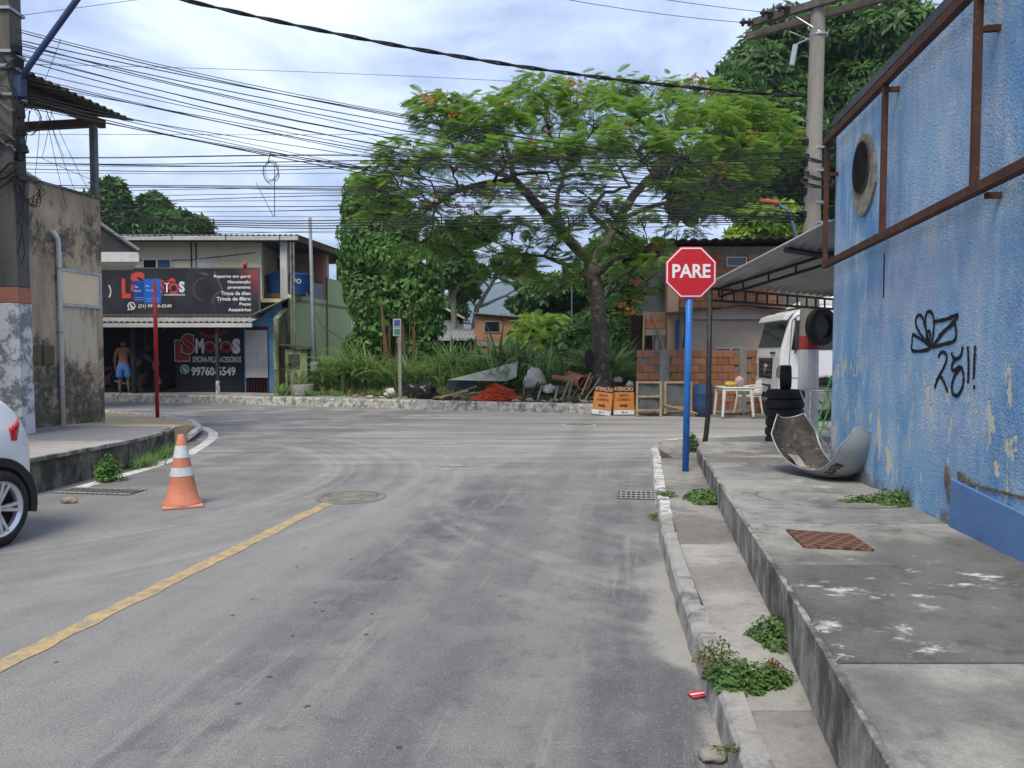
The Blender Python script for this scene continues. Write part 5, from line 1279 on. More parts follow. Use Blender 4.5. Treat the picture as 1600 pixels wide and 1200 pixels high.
mb = MB(); mb.tube([Vector(side(3.1, .2)) + Vector((.03, 0, 0)), Vector(side(3.1, 4.3)) + Vector((.03, 0, 0))], .03, 6); mb.build('pipe', A_MOSSG, shop)
mb = MB()
for px in (452, 456.5): mb.tube([(SX(px, 24.7) + .12, 24.62, 1.6), (SX(px, 24.7) + .12, 24.62, 5.1)], .03, 6)
mb.build('pipe', dirty('stained_pipe', (.30, .29, .26), (.14, .13, .11), 4), shop)
# main roof
rx0, rx1 = XL, SX(470, 24.9)
mb = MB(); mb.grid(lambda s, t: Vector((rx0 + (rx1 + .16 * t * 6.2 - rx0) * s, 24.75 + 6.2 * t, 5.36 + .10 * t - .12 * t * max(0, s - .8) * 5 + .025 * sin(s * (rx1 - rx0) / .177 * 2 * pi))), int((rx1 - rx0) / .177) * 8, 3); mb.build('roof', dirty('roof_fibre', (.30, .295, .28), (.20, .195, .185), 2, .9, .2), shop, smooth=True, solid=.012)
mb = MB(); mb.bb(rx0, rx1, 24.72, 24.82, 5.19, 5.325); rg = mb.build('gutter', dirty('pale_gutter', (.50, .50, .48), (.38, .38, .36), 2), shop, bevel=.01)
for k in range(6): mb = MB(); x = rx0 + 1.2 + k * 1.75; mb.bb(x - .015, x + .015, 24.715, 24.83, 5.18, 5.33); mb.build('gutter_clip', A_PG, rg)
mb = MB(); a, b = Vector((rx1 - .02, 24.8, 5.18)), Vector((rx1 + .98, 30.9, 5.12)); mb.prism([a, b, b + Vector((0, 0, .15)), a + Vector((0, 0, .17))], (-.06, 0, 0)); mb.build('verge_beam', A_WOODB, shop)
mb = MB(); mb.prism([(xc0, 25.0, 5.195), (rx1 - .05, 25.0, 5.195), (rx1 + .9, 30.9, 5.12), (xc0, 30.9, 5.12)], (0, 0, .03)); mb.build('ceiling', dirty('brown_ceiling', (.10, .075, .055), (.07, .05, .04), 3), shop)
# water tanks
for (px, Y, s_) in ((437, 26.2, .95), (469, 25.55, 1.0)):
    t = thing('water_tank', 'blue plastic water tank on the balcony %s' % ('beside the white column, half hidden' if px < 450 else 'over the green side wall'), 'tank', (SX(px, Y), Y, 3.325 if px < 450 else 3.47), 0, 'blue water tanks on the balcony')
    zb_ = .25 if px < 450 else .0
    mb = MB(); mb.lathe([(0, zb_), (.34 * s_, zb_), (.42 * s_, .62 + zb_ * .8), (.44 * s_, .63 + zb_ * .8), (.44 * s_, .67 + zb_ * .8), (.30, .73 + zb_ * .8), (0, .75 + zb_ * .8)], 26); mb.build('tank_body', dirty('tank_blue', (.018, .085, .27), (.015, .07, .21), 3, .45), t, smooth=False)
    if px < 450: mb = MB(); mb.bb(-.5, .5, -.35, .35, 0.0, .245); mb.build('stand', A_WOODB, t)
    else: text('FO', .20, A_PWH, t, face_y(.06, -.418, .42, .12), 'lettering', .004, .004)
mb = MB(); mb.box((SX(438, 27.5), 27.55, 4.72), (.42, .2, .35)); o = mb.build('wall_box', dirty('grey_green_box', (.13, .15, .13), (.09, .105, .09), 4), None, bevel=.02); tag(o, 'grey green box fixed on the pink balcony wall', 'box')
# meter niche and lean-to against the wing wall
mt = thing('meter_cabinet', 'mossy concrete electricity meter niche with a slab cover beside the blue door wall', 'cabinet', (XR + .12, 24.12, ZS))
mb = MB(); mb.bb(0, .7, -.15, .35, 0, 1.42); mb.build('body', A_MOSSG, mt); mb = MB(); mb.box((.36, .08, 1.50), (1.0, .7, .05), (0, .12, 0)); mb.build('cover', A_FIB, mt)
mb = MB(); mb.bb(.12, .45, -.20, -.148, .85, 1.25); mb.build('meter_door', dirty('dark_meter', (.05, .055, .05), (.03, .033, .03), 4), mt)
mb = MB(); mb.tube([(.06, -.2, .0), (.06, -.2, .65)], .035, 6); mb.build('conduit', dirty('yellow_pipe', (.30, .29, .13), (.22, .21, .1), 4), mt)
mb = MB(); mb.tube([(.2, -.22, 1.0), (.0, -.24, .8), (-.35, -.15, .72), (-.42, .3, .8), (-.42, .5, 2.3)], .014, 6); mb.build('cable', A_CABLE, mt)
# steel lamp post behind the lot edge
lx_ = SX(485, 24.0)
t = thing('steel_pipe_pole', 'slender grey steel pipe pole standing beside the pale green wall', 'pole', (lx_ + .1, 24.0, .2))
mb = MB(); mb.tube([(.06, 0, 0), (0, 0, 2.4), (-.06, 0, SZ(340, 24) - .2)], [.075, .06, .05], 10); mb.build('shaft', dirty('grey_steel', (.24, .26, .28), (.18, .195, .21), 3, .5), t, smooth=True)
mb = MB(); mb.box((.05, -.08, .9), (.22, .1, .3)); mb.build('junction_box', dirty('box_grey', (.30, .31, .30), (.2, .2, .2), 4), t)
mb = MB(); mb.tube([(SX(478, 24.6), 24.7, 3.5), (-6.2, 24.7, 2.4), (-5.2, 24.9, 1.75), (-4.0, 25.3, 1.3)], .02, 6); o = mb.build('drooping_cable', A_CABLEG, None); tag(o, 'grey cable drooping from the green wall into the vines', 'cable')

# ------------------------------------------------------------------ people (one skinned mesh each)
def skin_mesh(name, V, Ed, Rd, sub=2, root=0):
    me = bpy.data.meshes.new(name); me.from_pydata(V, Ed, []); o = bpy.data.objects.new(name, me); COL.objects.link(o)
    o.modifiers.new('s', 'SKIN'); ly_ = me.skin_vertices[0].data
    for i, r in enumerate(Rd): ly_[i].radius = (r, r) if not isinstance(r, tuple) else r
    for i in range(len(V)): ly_[i].use_root = (i == root)
    s = o.modifiers.new('u', 'SUBSURF'); s.levels = s.render_levels = sub
    dg = bpy.context.evaluated_depsgraph_get(); dg.update(); out = bpy.data.meshes.new_from_object(o.evaluated_get(dg)); bpy.data.objects.remove(o)
    out.polygons.foreach_set('use_smooth', [True] * len(out.polygons)); return out
A_SKINM = dirty('brown_skin', (.30, .15, .09), (.26, .13, .08), 4, .55, 0)
A_SKIND = dirty('dark_skin', (.16, .08, .05), (.13, .07, .045), 4, .55, 0)
A_HAIR = Mat('black_hair', (.01, .009, .008), .6)
# man in blue shorts, seen from behind, head turned left; facing +Y
mp = Vector((SX(193, 24.2), 24.2, 0))
man = thing('person', 'shirtless man in light blue shorts standing with his back turned at the workshop', 'person', (mp.x, 24.2, ZS + .002), .15)
man.scale = (1.0, 1.0, 1.0)
def finger_set(h, sx, down, V, Ed, Rd, base):
    for k, (dy, L) in enumerate(((-.030, .075), (-.010, .085), (.010, .082), (.030, .068))):
        i0 = len(V); V += [h + Vector((0, dy, -.045)), h + Vector((sx * .012, dy * 1.05, -.045 - L * .5)), h + Vector((-sx * .008, dy * 1.0, -.045 - L))]; Ed += [(base, i0), (i0, i0 + 1), (i0 + 1, i0 + 2)]; Rd += [.0095, .009, .0075]
    i0 = len(V); V += [h + Vector((-sx * .01, .045, -.01)), h + Vector((-sx * .018, .066, -.055))]; Ed += [(base, i0), (i0, i0 + 1)]; Rd += [.011, .009]
V = [Vector(v) for v in [(0, 0, .93), (0, 0, 1.06), (0, .01, 1.22), (0, .005, 1.36), (0, 0, 1.45), (0, .01, 1.52), (-.01, .02, 1.60), (-.012, .02, 1.68),
     (-.10, 0, .88), (-.115, .01, .48), (-.12, -.02, .10), (-.125, .06, .035), (-.13, .13, .025), (.10, 0, .88), (.13, .02, .48), (.15, -.015, .10), (.17, .06, .035), (.185, .13, .025),
     (-.16, 0, 1.40), (-.215, -.01, 1.30), (-.25, .01, 1.12), (-.265, .06, .88), (-.265, .075, .80), (.16, 0, 1.40), (.205, .02, 1.30), (.225, .07, 1.13), (.16, .25, 1.05), (.12, .30, 1.04)]]
Ed = [(0, 1), (1, 2), (2, 3), (3, 4), (4, 5), (5, 6), (6, 7), (0, 8), (8, 9), (9, 10), (10, 11), (11, 12), (0, 13), (13, 14), (14, 15), (15, 16), (16, 17), (3, 18), (18, 19), (19, 20), (20, 21), (21, 22), (3, 23), (23, 24), (24, 25), (25, 26), (26, 27)]
Rd = [(.145, .105), (.13, .095), (.155, .105), (.15, .09), .062, .056, (.078, .092), (.066, .075), .088, .062, .042, .042, .03, .088, .062, .042, .042, .03, .07, .052, .042, .032, .034, .07, .052, .042, .032, .034]
finger_set(V[22], -1, 0, V, Ed, Rd, 22); finger_set(V[27], 1, 0, V, Ed, Rd, 27)
b_ = mko('body', skin_mesh('body', V, Ed, Rd), A_SKINM, man)
Vs = [(0, 0, .99), (0, 0, .90), (-.105, .0, .80), (-.118, .005, .60), (-.122, .005, .46), (.105, 0, .80), (.130, .01, .60), (.138, .012, .46)]
sh = mko('shorts', skin_mesh('shorts', [Vector(v) for v in Vs], [(0, 1), (1, 2), (2, 3), (3, 4), (1, 5), (5, 6), (6, 7)], [(.15, .112), (.165, .122), .118, .118, .122, .118, .118, .122]), dirty('light_blue_cloth', (.10, .25, .62), (.08, .20, .52), 5, .85), man)
hair = MB(); hair.lathe([(.0, .118), (.055, .105), (.085, .065), (.094, .015), (.088, -.03), (.080, -.03), (.084, .01), (.07, .06), (0, .10)], 16, Matrix.Translation((-.012, .012, 1.645)) @ Matrix.Diagonal((.92, 1.08, 1, 1))); hair.build('hair', A_HAIR, man, smooth=True)
fc = MB(); fc.lathe([(.0, .03), (.012, .01), (.014, 0), (0, -.006)], 8, Matrix.Translation((-.085, .075, 1.60)) @ Matrix.Rotation(.9, 4, 'Z') @ Matrix.Rotation(1.2, 4, 'X')); fc.build('nose', A_SKINM, man, smooth=True)
er = MB(); er.lathe([(.0, -.03), (.016, -.018), (.02, .005), (.012, .03), (0, .032)], 8, Matrix.Translation((-.066, -.035, 1.61))); er.lathe([(.0, -.03), (.016, -.018), (.02, .005), (.012, .03), (0, .032)], 8, Matrix.Translation((.066, .01, 1.61))); er.build('ear', A_SKINM, man, smooth=True)
for (x, y) in ((-.127, .055), (.175, .055)):
    mb = MB(); mb.prism([(x + cos(2 * pi * k / 14) * .048, y + sin(2 * pi * k / 14) * .135, 0) for k in range(14)], (0, 0, .018)); mb.tube([(x - .045, y + .03, .02), (x - .01, y + .05, .07), (x + .045, y + .03, .02)], .01, 5); mb.build('sandal', dirty('pale_sandal', (.45, .40, .32), (.34, .3, .25), 5), man)
# second person in the shade, bending over a motorcycle, facing +X
p2 = thing('person', 'person in dark blue shirt leaning over a motorcycle in the shaded workshop', 'person', (SX(217, 24.9), 24.95, ZS + .008), -1.35)
V = [Vector(v) for v in [(0, -.06, .90), (0, .0, 1.05), (0, .10, 1.20), (0, .17, 1.32), (0, .215, 1.39), (0, .25, 1.44), (0, .285, 1.51), (0, .30, 1.57),
     (-.10, -.05, .86), (-.13, .05, .47), (-.13, -.02, .10), (-.135, .06, .035), (-.14, .13, .025), (.10, -.05, .86), (.13, .07, .47), (.14, .0, .10), (.15, .08, .035), (.155, .15, .025),
     (-.16, .16, 1.30), (-.20, .24, 1.14), (-.20, .34, 1.00), (-.17, .50, 1.0), (-.16, .56, .99), (.16, .16, 1.30), (.20, .25, 1.14), (.19, .36, 1.01), (.14, .52, 1.0), (.13, .58, .99)]]
Ed2 = Ed[:27]; Rd2 = Rd[:28]; Ed2 = list(Ed2); Rd2 = list(Rd2)
finger_set(V[22], -1, 0, V, Ed2, Rd2, 22); finger_set(V[27], 1, 0, V, Ed2, Rd2, 27)
mko('body', skin_mesh('body', V, Ed2, Rd2), A_SKIND, p2)
Vs = [(0, .0, 1.0), (0, .10, 1.20), (0, .17, 1.33), (-.17, .165, 1.29), (-.205, .22, 1.17), (.17, .165, 1.29), (.205, .23, 1.17)]
mko('shirt', skin_mesh('shirt', [Vector(v) for v in Vs], [(0, 1), (1, 2), (2, 3), (3, 4), (2, 5), (5, 6)], [(.165, .125), (.17, .125), (.16, .10), .082, .07, .082, .07]), Mat('navy_cloth', (.015, .025, .07), .9), p2)
Vs = [(0, -.03, .98), (0, -.06, .90), (-.11, -.03, .78), (-.125, .03, .55), (.11, -.03, .78), (.128, .045, .55)]
mko('shorts', skin_mesh('shorts', [Vector(v) for v in Vs], [(0, 1), (1, 2), (2, 3), (1, 4), (4, 5)], [(.15, .115), (.16, .125), .115, .112, .115, .112]), Mat('dark_cloth', (.02, .02, .022), .9), p2)
hair = MB(); hair.lathe([(.0, .11), (.055, .10), (.085, .06), (.092, .01), (.086, -.03), (.08, -.03), (.082, .01), (.07, .06), (0, .10)], 14, Matrix.Translation((0, .285, 1.535)) @ Matrix.Rotation(-.35, 4, 'X')); hair.build('hair', A_HAIR, p2, smooth=True)
# motorcycles
def motorcycle(loc, rz, label, tank):
    t = thing('motorcycle', label, 'motorcycle', loc, rz, 'motorcycles in the workshop')
    for x in (-.63, .63):
        w_ = mko('wheel', tyre_mesh(.30, .09, 'wheel', .84), A_RUB, t); w_.location = (x, 0, .30); w_.rotation_euler = (pi / 2, 0, 0)
        mb = MB(); mb.lathe([(.245, -.02), (.258, -.025), (.258, .025), (.245, .02)], 28, close=True); mb.lathe([(.0, -.05), (.05, -.05), (.05, .05), (0, .05)], 12)
        mb.build('rim', Mat('rim_chrome', (.5, .5, .5), .3, .8), w_)
        mb = MB()
        for k in range(14): a = 2 * pi * k / 14; mb.tube([(cos(a) * .05, sin(a) * .05, .03 * (-1) ** k), (cos(a + .25) * .25, sin(a + .25) * .25, 0)], .004, 4)
        mb.build('spokes', A_METAL, w_)
    mb = MB(); mb.tube([(.63, -.07, .30), (.42, -.07, .95)], .022, 6); mb.tube([(.63, .07, .30), (.42, .07, .95)], .022, 6); mb.build('fork', A_METAL, t)
    mb = MB(); mb.tube([(.40, 0, .85), (.05, 0, .62), (-.25, 0, .55), (-.63, -.08, .30)], .025, 6); mb.tube([(.42, 0, .80), (.15, 0, .28), (-.2, 0, .26), (-.25, 0, .55)], .022, 6); mb.tube([(-.25, .08, .36), (-.63, .08, .30)], .022, 6); mb.build('frame', A_BLK, t)
    mb = MB(); mb.grid(lambda u_, v_: Vector((.30 - .42 * u_, .115 * sin(v_ * 2 * pi) * sin(pi * min(1, .15 + .85 * u_)) ** .4, .78 - .05 * u_ + (.10 * cos(v_ * 2 * pi)) * sin(pi * min(.92, .12 + .8 * u_)) ** .5)), 8, 14); mb.build('fuel_tank', tank, t, smooth=True)
    mb = MB(); mb.box((-.38, 0, .76), (.62, .22, .09), (0, .06, 0)); mb.build('seat', A_BLK, t, bevel=.03)
    mb = MB(); mb.box((.02, 0, .38), (.30, .22, .28)); mb.cyl((.1, 0, .45), (.2, 0, .62), .08); mb.build('engine', dirty('engine_grey', (.10, .10, .105), (.06, .06, .06), 8, .5), t, bevel=.02)
    mb = MB(); mb.tube([(.36, -.34, 1.04), (.42, -.16, 1.0), (.44, 0, .98), (.42, .16, 1.0), (.36, .34, 1.04)], .014, 6); mb.build('handlebar', A_METAL, t)
    mb = MB(); mb.lathe([(0, .06), (.06, .055), (.085, .0), (.06, -.08), (0, -.1)], 14, Matrix.Translation((.50, 0, .90)) @ Matrix.Rotation(pi / 2, 4, 'Y')); mb.build('headlight', A_METAL, t, smooth=True)
    mb = MB(); mb.grid(lambda u_, v_: Vector((.63 + cos(.4 + 1.9 * u_) * .335, -.05 + .1 * v_, .30 + sin(.4 + 1.9 * u_) * .335)), 10, 2); mb.build('mudguard', tank, t, smooth=True, solid=.006); mb = MB(); mb.grid(lambda u_, v_: Vector((-.63 + cos(.7 + 1.9 * u_) * .345, -.06 + .12 * v_, .30 + sin(.7 + 1.9 * u_) * .345)), 10, 2); mb.build('mudguard', tank, t, smooth=True, solid=.006)
    mb = MB(); mb.tube([(.1, -.14, .25), (-.3, -.15, .24), (-.75, -.16, .36)], [.025, .03, .045], 8); mb.build('exhaust', A_METAL, t, smooth=True)
    mb = MB(); mb.tube([(-.05, .1, .2), (-.08, .26, .0)], .012, 5); mb.build('side_stand', A_BLK, t)
    return t
motorcycle((SX(240, 25.0) - .55, 25.2, ZS + .007), .12, 'motorcycle parked nose out beside the leaning person in the workshop', Mat('bike_black', (.02, .02, .022), .3))
motorcycle((SX(186, 25.1) - .5, 25.25, ZS + .007), .1, 'motorcycle behind the shirtless man, wheel showing past his legs', Mat('bike_dark_red', (.10, .012, .015), .3))
# ------------------------------------------------------------------ brick yard wall and half-built house on the right
A_BRK = Mat('hollow_clay_brick', (.36, .15, .08), .92, 0, .15)
if True:
    m = A_BRK; r = m.orand(); p = m.pos(); n_ = m.noise(9, 6, .7, p); f = m.noise(70, 3, .6, p)
    c = m.ramp(r, [(0, (.27, .115, .065)), (.4, (.36, .16, .088)), (.75, (.40, .185, .11)), (1, (.31, .145, .095))])
    c = m.mix(m.mul(m.st(n_, .5, .72), .55), c, (.22, .15, .11)); c = m.mix(.4, c, m.ramp(f, [(.3, .6), (.7, 1.1)]), 'MULTIPLY'); m.col(c)
    m.bump(m.addn(m.wave(30, m.map(p, (0, 0, 1)), 1), n_), .3, .01)
A_MORT = dirty('grey_mortar', (.25, .225, .19), (.17, .155, .13), 5, .95, .5, 40)
A_CONC = dirty('raw_concrete', (.31, .295, .26), (.22, .21, .19), 3, .95, .5, 40)
bm_ = MB(); bm_.box((0, 0, 0), (.285, .10, .18)); BRICKME = bm_.mesh('brick'); BRICKME.materials.append(A_BRK.m)
def bricks(par, x0, x1, y, z0, z1, skip=None, bl=.30, bh=.195):
    r = 0; z = z0
    while z + bh <= z1 + .03:
        x = x0 - (bl / 2 if r % 2 else 0)
        while x < x1 - .02:
            a, b = max(x, x0), min(x + bl, x1)
            if b - a > .05 and not (skip and skip((a + b) / 2, z + bh / 2)):
                o = bpy.data.objects.new('brick', BRICKME); COL.objects.link(o); o.parent = par
                o.location = ((a + b) / 2, y + random.uniform(-.006, .006), z + bh / 2); o.scale = ((b - a - .014) / .285, 1, (bh - .014) / .18); o.rotation_euler = (random.uniform(-.01, .01), random.uniform(-.008, .008), random.uniform(-.015, .015))
            x += bl
        z += bh; r += 1
Yw_ = 19.75; zf = .06
yw = thing('brick_yard_wall', 'low unplastered clay brick wall with two concrete pillars behind the table', 'wall', (0, 0, 0))
xw0, xw1 = SX(995, Yw_), 11.5; pil = ((SX(1030, Yw_), SX(1045, Yw_)), (SX(1155, Yw_), SX(1167, Yw_)))
zwt = zf + .195 * 8
mb = MB(); mb.bb(xw0 + .02, xw1, Yw_ + .035, Yw_ + .10, zf - .05, zwt - .012); mb.build('mortar', A_MORT, yw)
bricks(yw, xw0, 7.9, Yw_ + .05, zf, zwt, lambda x, z: any(a - .02 < x < b + .02 for a, b in pil) or (abs(x - (xw0 + .18)) < .1 and (abs(z - 1.3) < .08 or abs(z - .72) < .08)))
mb = MB()
mb.grid(lambda s, t: Vector((7.9 + 3.6 * s, Yw_, zf + (zwt - zf) * t)), 2, 2); mb.build('plastered_end', A_CONC, yw)
for a, b in pil: mb = MB(); mb.bb(a, b, Yw_ - .025, Yw_ + .14, zf - .05, zwt + .01); mb.build('pillar', A_CONC, yw, bevel=.012)
Yh = 21.6
hs = thing('brick_house', 'half-plastered brick house with sagging dark roof behind the brick yard wall', 'house', (0, 0, 0))
def hx(px): return SX(px, Yh)
def hz(py): return SZ(py, Yh)
A_GPL = dirty('grey_plaster', (.55, .46, .37), (.45, .38, .31), 1.6, .95, .2, 40, (.50, .40, .33), (.55, .7))
A_PPL = dirty('pale_fascia', (.58, .50, .44), (.50, .43, .38), 2, .9, .2)
mb = MB(); mb.bb(hx(1058), 13, Yh, Yh + 6, zf, hz(487)); mb.build('plaster_wall', A_GPL, hs)
mb = MB(); mb.prism([(hx(1072), Yh - .02, hz(499)), (hx(1230), Yh - .02, hz(499)), (hx(1230), Yh - .02, hz(488)), (hx(1150), Yh - .02, hz(479)), (hx(1072), Yh - .02, hz(489))], (0, -.10, 0)); mb.build('fascia', A_PPL, hs)
mb = MB(); mb.prism([(hx(1040), Yh - .6, hz(491)), (hx(1150), Yh - .6, hz(477.5)), (hx(1240), Yh - .6, hz(487)), (hx(1240), Yh - .6, hz(486)), (hx(1150), Yh - .6, hz(476)), (hx(1040), Yh - .6, hz(489.5))], (0, .7, .02)); mb.build('lower_roof', A_WOODB, hs)
zu0, zu1 = hz(478), hz(383)
mb = MB(); mb.bb(hx(1046), 13, Yh + .255, Yh + 6, zu0 - .3, zu1); mb.build('upper_core', A_MORT, hs)
bricks(hs, hx(1046), hx(1222), Yh + .24, zu0 - .05, zu1 - .05, lambda x, z: hx(1134) - .1 < x < hx(1170) and hz(418) < z < hz(398))
mb = MB(); mb.bb(hx(1136), hx(1168), Yh + .19, Yh + .23, hz(415), hz(400)); mb.build('window_frame', A_WHITEP, hs)
mb = MB(); mb.bb(hx(1137.5), hx(1166.5), Yh + .18, Yh + .189, hz(413.5), hz(401.5)); mb.build('window_pane', A_GLASSD, hs)
mb = MB(); mb.grid(lambda s, t: Vector((hx(1020) + (13 - hx(1020)) * s, Yh - .7 + 7 * t, zu1 + .06 + .12 * s - .1 * sin(s * 9) * .3 + .25 * t + .03 * sin(s * 2 * pi * 30))), 200, 3); mb.build('upper_roof', dirty('burnt_roof', (.05, .035, .03), (.03, .025, .022), 3, .95, .3), hs, solid=.04)
mb = MB(); mb.bb(hx(1041), hx(1058), Yh - .12, Yh + .2, zf, hz(415)); mb.build('column', dirty('pinkish_column', (.44, .30, .23), (.36, .23, .17), 3, .95, .4, 40, (.40, .37, .33)), hs)
bricks(hs, hx(1008), hx(1040), Yh + .05, hz(514), hz(486), None)
mb = MB(); mb.bb(hx(1008), hx(1040), Yh + .06, Yh + .12, hz(514), hz(487)); mb.build('mortar_wall', A_MORT, hs)
mb = MB(); mb.bb(hx(1006), hx(1040), Yh - .02, Yh + .2, hz(524), hz(514.5)); mb.build('lintel', A_CONC, hs)
mb = MB(); mb.bb(hx(1004), hx(1041), Yh + 2.2, Yh + 2.4, zf, hz(487)); mb.build('back_wall', dirty('brown_back', (.10, .055, .04), (.06, .035, .03), 3), hs)
mb = MB(); mb.bb(hx(1024), hx(1029), Yh + .02, Yh + .2, zf, hz(524.5)); mb.build('pillar', A_CONC, hs)
mb = MB(); mb.tube([(hx(1002), Yh - .1, zf), (hx(1006), Yh - .05, hz(486))], .035, 4); mb.tube([(hx(1020), Yh - .05, hz(495)), (hx(1038), Yh - .1, hz(552))], .025, 4); mb.build('timber_prop', A_WOODP, hs)
wz = (hz(553.5), hz(543)); 
for i, (a, b) in enumerate(((1116, 1141), (1141, 1166))):
    mb = MB(); x0, x1 = hx(a), hx(b); f = .035
    mb.bb(x0, x1, Yh - .05, Yh + .01, wz[1] - f, wz[1]); mb.bb(x0, x1, Yh - .05, Yh + .01, wz[0] - .3, wz[0] - .3 + f); mb.bb(x0, x0 + f, Yh - .049, Yh + .01, wz[0] - .3 + f, wz[1] - f); mb.bb(x1 - f, x1, Yh - .049, Yh + .01, wz[0] - .3 + f, wz[1] - f); w_ = mb.build('window', A_WHITEP, hs)
    mb = MB(); mb.bb(x0 + f, x1 - f, Yh - .03, Yh - .02, wz[0] - .3 + f, wz[1] - f); mb.build('pane', Mat('blueish_pane', (.16, .21, .26), .15, 0, .5), w_)
rr = random.Random(8)
for k, px in enumerate((1066, 1069, 1064)):
    mb = MB(); z0_ = hz(490); L = (1.15, .8, 1.0)[k]; mb.tube([(hx(px), Yh - .35 - .05 * k, z0_), (hx(px) + .03, Yh - .35, z0_ - L * .5), (hx(px) - .02, Yh - .33, z0_ - L)], .03, 5); mb.build('hanging_strap', A_BLK if k else dirty('yellow_strap', (.42, .30, .03), (.35, .25, .03), 4), hs)
mb = MB(); mb.tube([(hx(1054), Yh - .2, zf), (hx(1056), Yh - .2, hz(500))], .05, 8); mb.build('blue_pipe', dirty('blue_pipe', (.05, .12, .32), (.04, .09, .25), 4), hs)

# ------------------------------------------------------------------ white truck
TX, TY, TZ = 6.05, 17.1, .06
tk = thing('white_truck', 'white cab-over truck with black grille parked behind the tyre stack', 'truck', (TX, TY, TZ), -.07)
A_TW = Mat('truck_white', (.70, .71, .72), .3, 0, .5)
WT = 2.15
prof = [(.06, .26), (.0, .42), (.0, .80), (.02, 1.28), (.05, 1.45), (.22, 2.02), (.30, 2.14), (.50, 2.26), (.95, 2.33), (1.75, 2.33), (1.75, .62), (1.42, .58), (1.30, .78), (1.05, .86), (.75, .80), (.58, .52), (.55, .26)]
mb = MB(); mb.prism([(x, 0, z) for x, z in prof], (0, WT, 0)); mb.build('cab', A_TW, tk, bevel=.05)
def tq(x0, z0, x1, z1, y0, y1, off, th=.02):
    d = Vector((x1 - x0, 0, z1 - z0)).normalized(); n_ = Vector((-d.z, 0, d.x)); a = Vector((x0, 0, z0)) + n_ * off; b = Vector((x1, 0, z1)) + n_ * off
    return [Vector((a.x, y0, a.z)), Vector((a.x, y1, a.z)), Vector((b.x, y1, b.z)), Vector((b.x, y0, b.z))], n_ * th
q, e = tq(.055, 1.47, .215, 2.0, .10, WT - .10, .001, .014)
mb = MB(); mb.prism(q, e); mb.build('windscreen', Mat('windscreen_glass', (.03, .05, .045), .05, 0, .7), tk)
mb = MB(); mb.prism([(.16, -.01, 2.02), (.06, -.01, 2.03), (.13, -.01, 2.15), (.34, -.01, 2.22)], (0, WT + .04, 0)); mb.build('sun_visor', A_TW, tk, bevel=.02)
mb = MB(); mb.prism([(.65, .12, 2.34), (.95, .12, 2.50), (1.7, .12, 2.56), (1.7, .12, 2.34)], (0, WT - .24, 0)); mb.build('air_deflector', A_TW, tk, bevel=.05)
mb = MB(); mb.bb(-.012, .03, .60, WT - .40, .80, 1.24); gr = mb.build('grille', A_BLK, tk, bevel=.01)
for k in range(4): mb = MB(); z = .86 + k * .105; mb.bb(-.028, -.013, .62, WT - .42, z, z + .045); mb.build('grille_bar', Mat('grille_grey', (.06, .062, .066), .4), gr)
mb = MB(); mb.lathe([(.09, -.008), (.11, -.008), (.11, .008), (.09, .008)], 20, Matrix.Translation((-.034, WT / 2, 1.03)) @ Matrix.Rotation(pi / 2, 4, 'Y'), close=True)
for a, b in (((-.05, .07), (0, -.06)), ((0, -.06), (.05, .07)), ((-.02, .08), (0, .02)), ((.02, .08), (0, .02))): mb.tube([(-.036, WT / 2 + a[0], 1.03 + a[1]), (-.036, WT / 2 + b[0], 1.03 + b[1])], .012, 5)
mb.build('badge', Mat('badge_chrome', (.55, .55, .56), .25, .8), tk)
mb = MB(); mb.bb(-.012, .04, .68, WT - .45, .38, .68); mb.build('lower_intake', A_BLK, tk, bevel=.02)
mb = MB(); mb.bb(-.02, -.0125, WT / 2 - .2, WT / 2 + .2, .50, .62); mb.build('number_plate', Mat('plate_grey', (.45, .45, .46), .5), tk)
mb = MB(); mb.bb(-.012, .02, WT * .2, WT * .36, 1.335, 1.375); mb.build('marking', A_BLK, tk)
for y_ in (-.012, WT - .20):
    mb = MB(); mb.prism([(-.02, y_, .84), (-.02, y_ + .21, .84), (-.02, y_ + .21, 1.02), (-.02, y_, 1.12)], (.30, 0, 0)); mb.build('headlight', Mat('lamp_lens', (.16, .18, .19), .08, 0, .7), tk, bevel=.03)
mb = MB(); mb.prism([(.26, -.012, 1.42), (.34, -.012, 1.98), (.44, -.012, 2.04), (1.28, -.012, 2.04), (1.28, -.012, 1.42)], (0, .02, 0)); mb.build('door_window', A_GLASSD, tk)
mb = MB()
for a, b in (((.20, .84), (.27, 2.02)), ((.27, 2.02), (.40, 2.12)), ((.40, 2.12), (1.36, 2.12)), ((1.36, 2.12), (1.36, .84)), ((1.36, .84), (.20, .84))): mb.tube([(a[0], -.003, a[1]), (b[0], -.003, b[1])], .008, 4)
mb.build('door_seam', A_BLK, tk)
mb = MB(); mb.box((.36, -.16, 1.72), (.10, .20, .58)); mb.tube([(.34, 0, 2.05), (.34, -.12, 2.0)], .02, 6); mb.tube([(.34, 0, 1.36), (.34, -.12, 1.44)], .02, 6); mb.build('mirror', A_BLK, tk, bevel=.03)
mb = MB(); mb.bb(1.2, 1.33, -.015, 0, 1.22, 1.26); mb.build('door_handle', A_BLK, tk)
mb = MB(); mb.bb(.45, .75, -.006, 0, 1.24, 1.26); mb.bb(.45, .75, -.006, 0, .94, .955); mb.build('door_marking', A_BLK, tk)
mb = MB(); mb.bb(1.9, 8.2, -.08, WT + .08, .95, 2.62); mb.build('cargo_box', dirty('box_white', (.64, .65, .66), (.56, .57, .58), 1.5, .5), tk, bevel=.02)
mb = MB(); mb.bb(1.6, 8.2, .65, .80, .55, .94); mb.bb(1.6, 8.2, WT - .8, WT - .65, .55, .94); mb.build('chassis', A_BLK, tk)
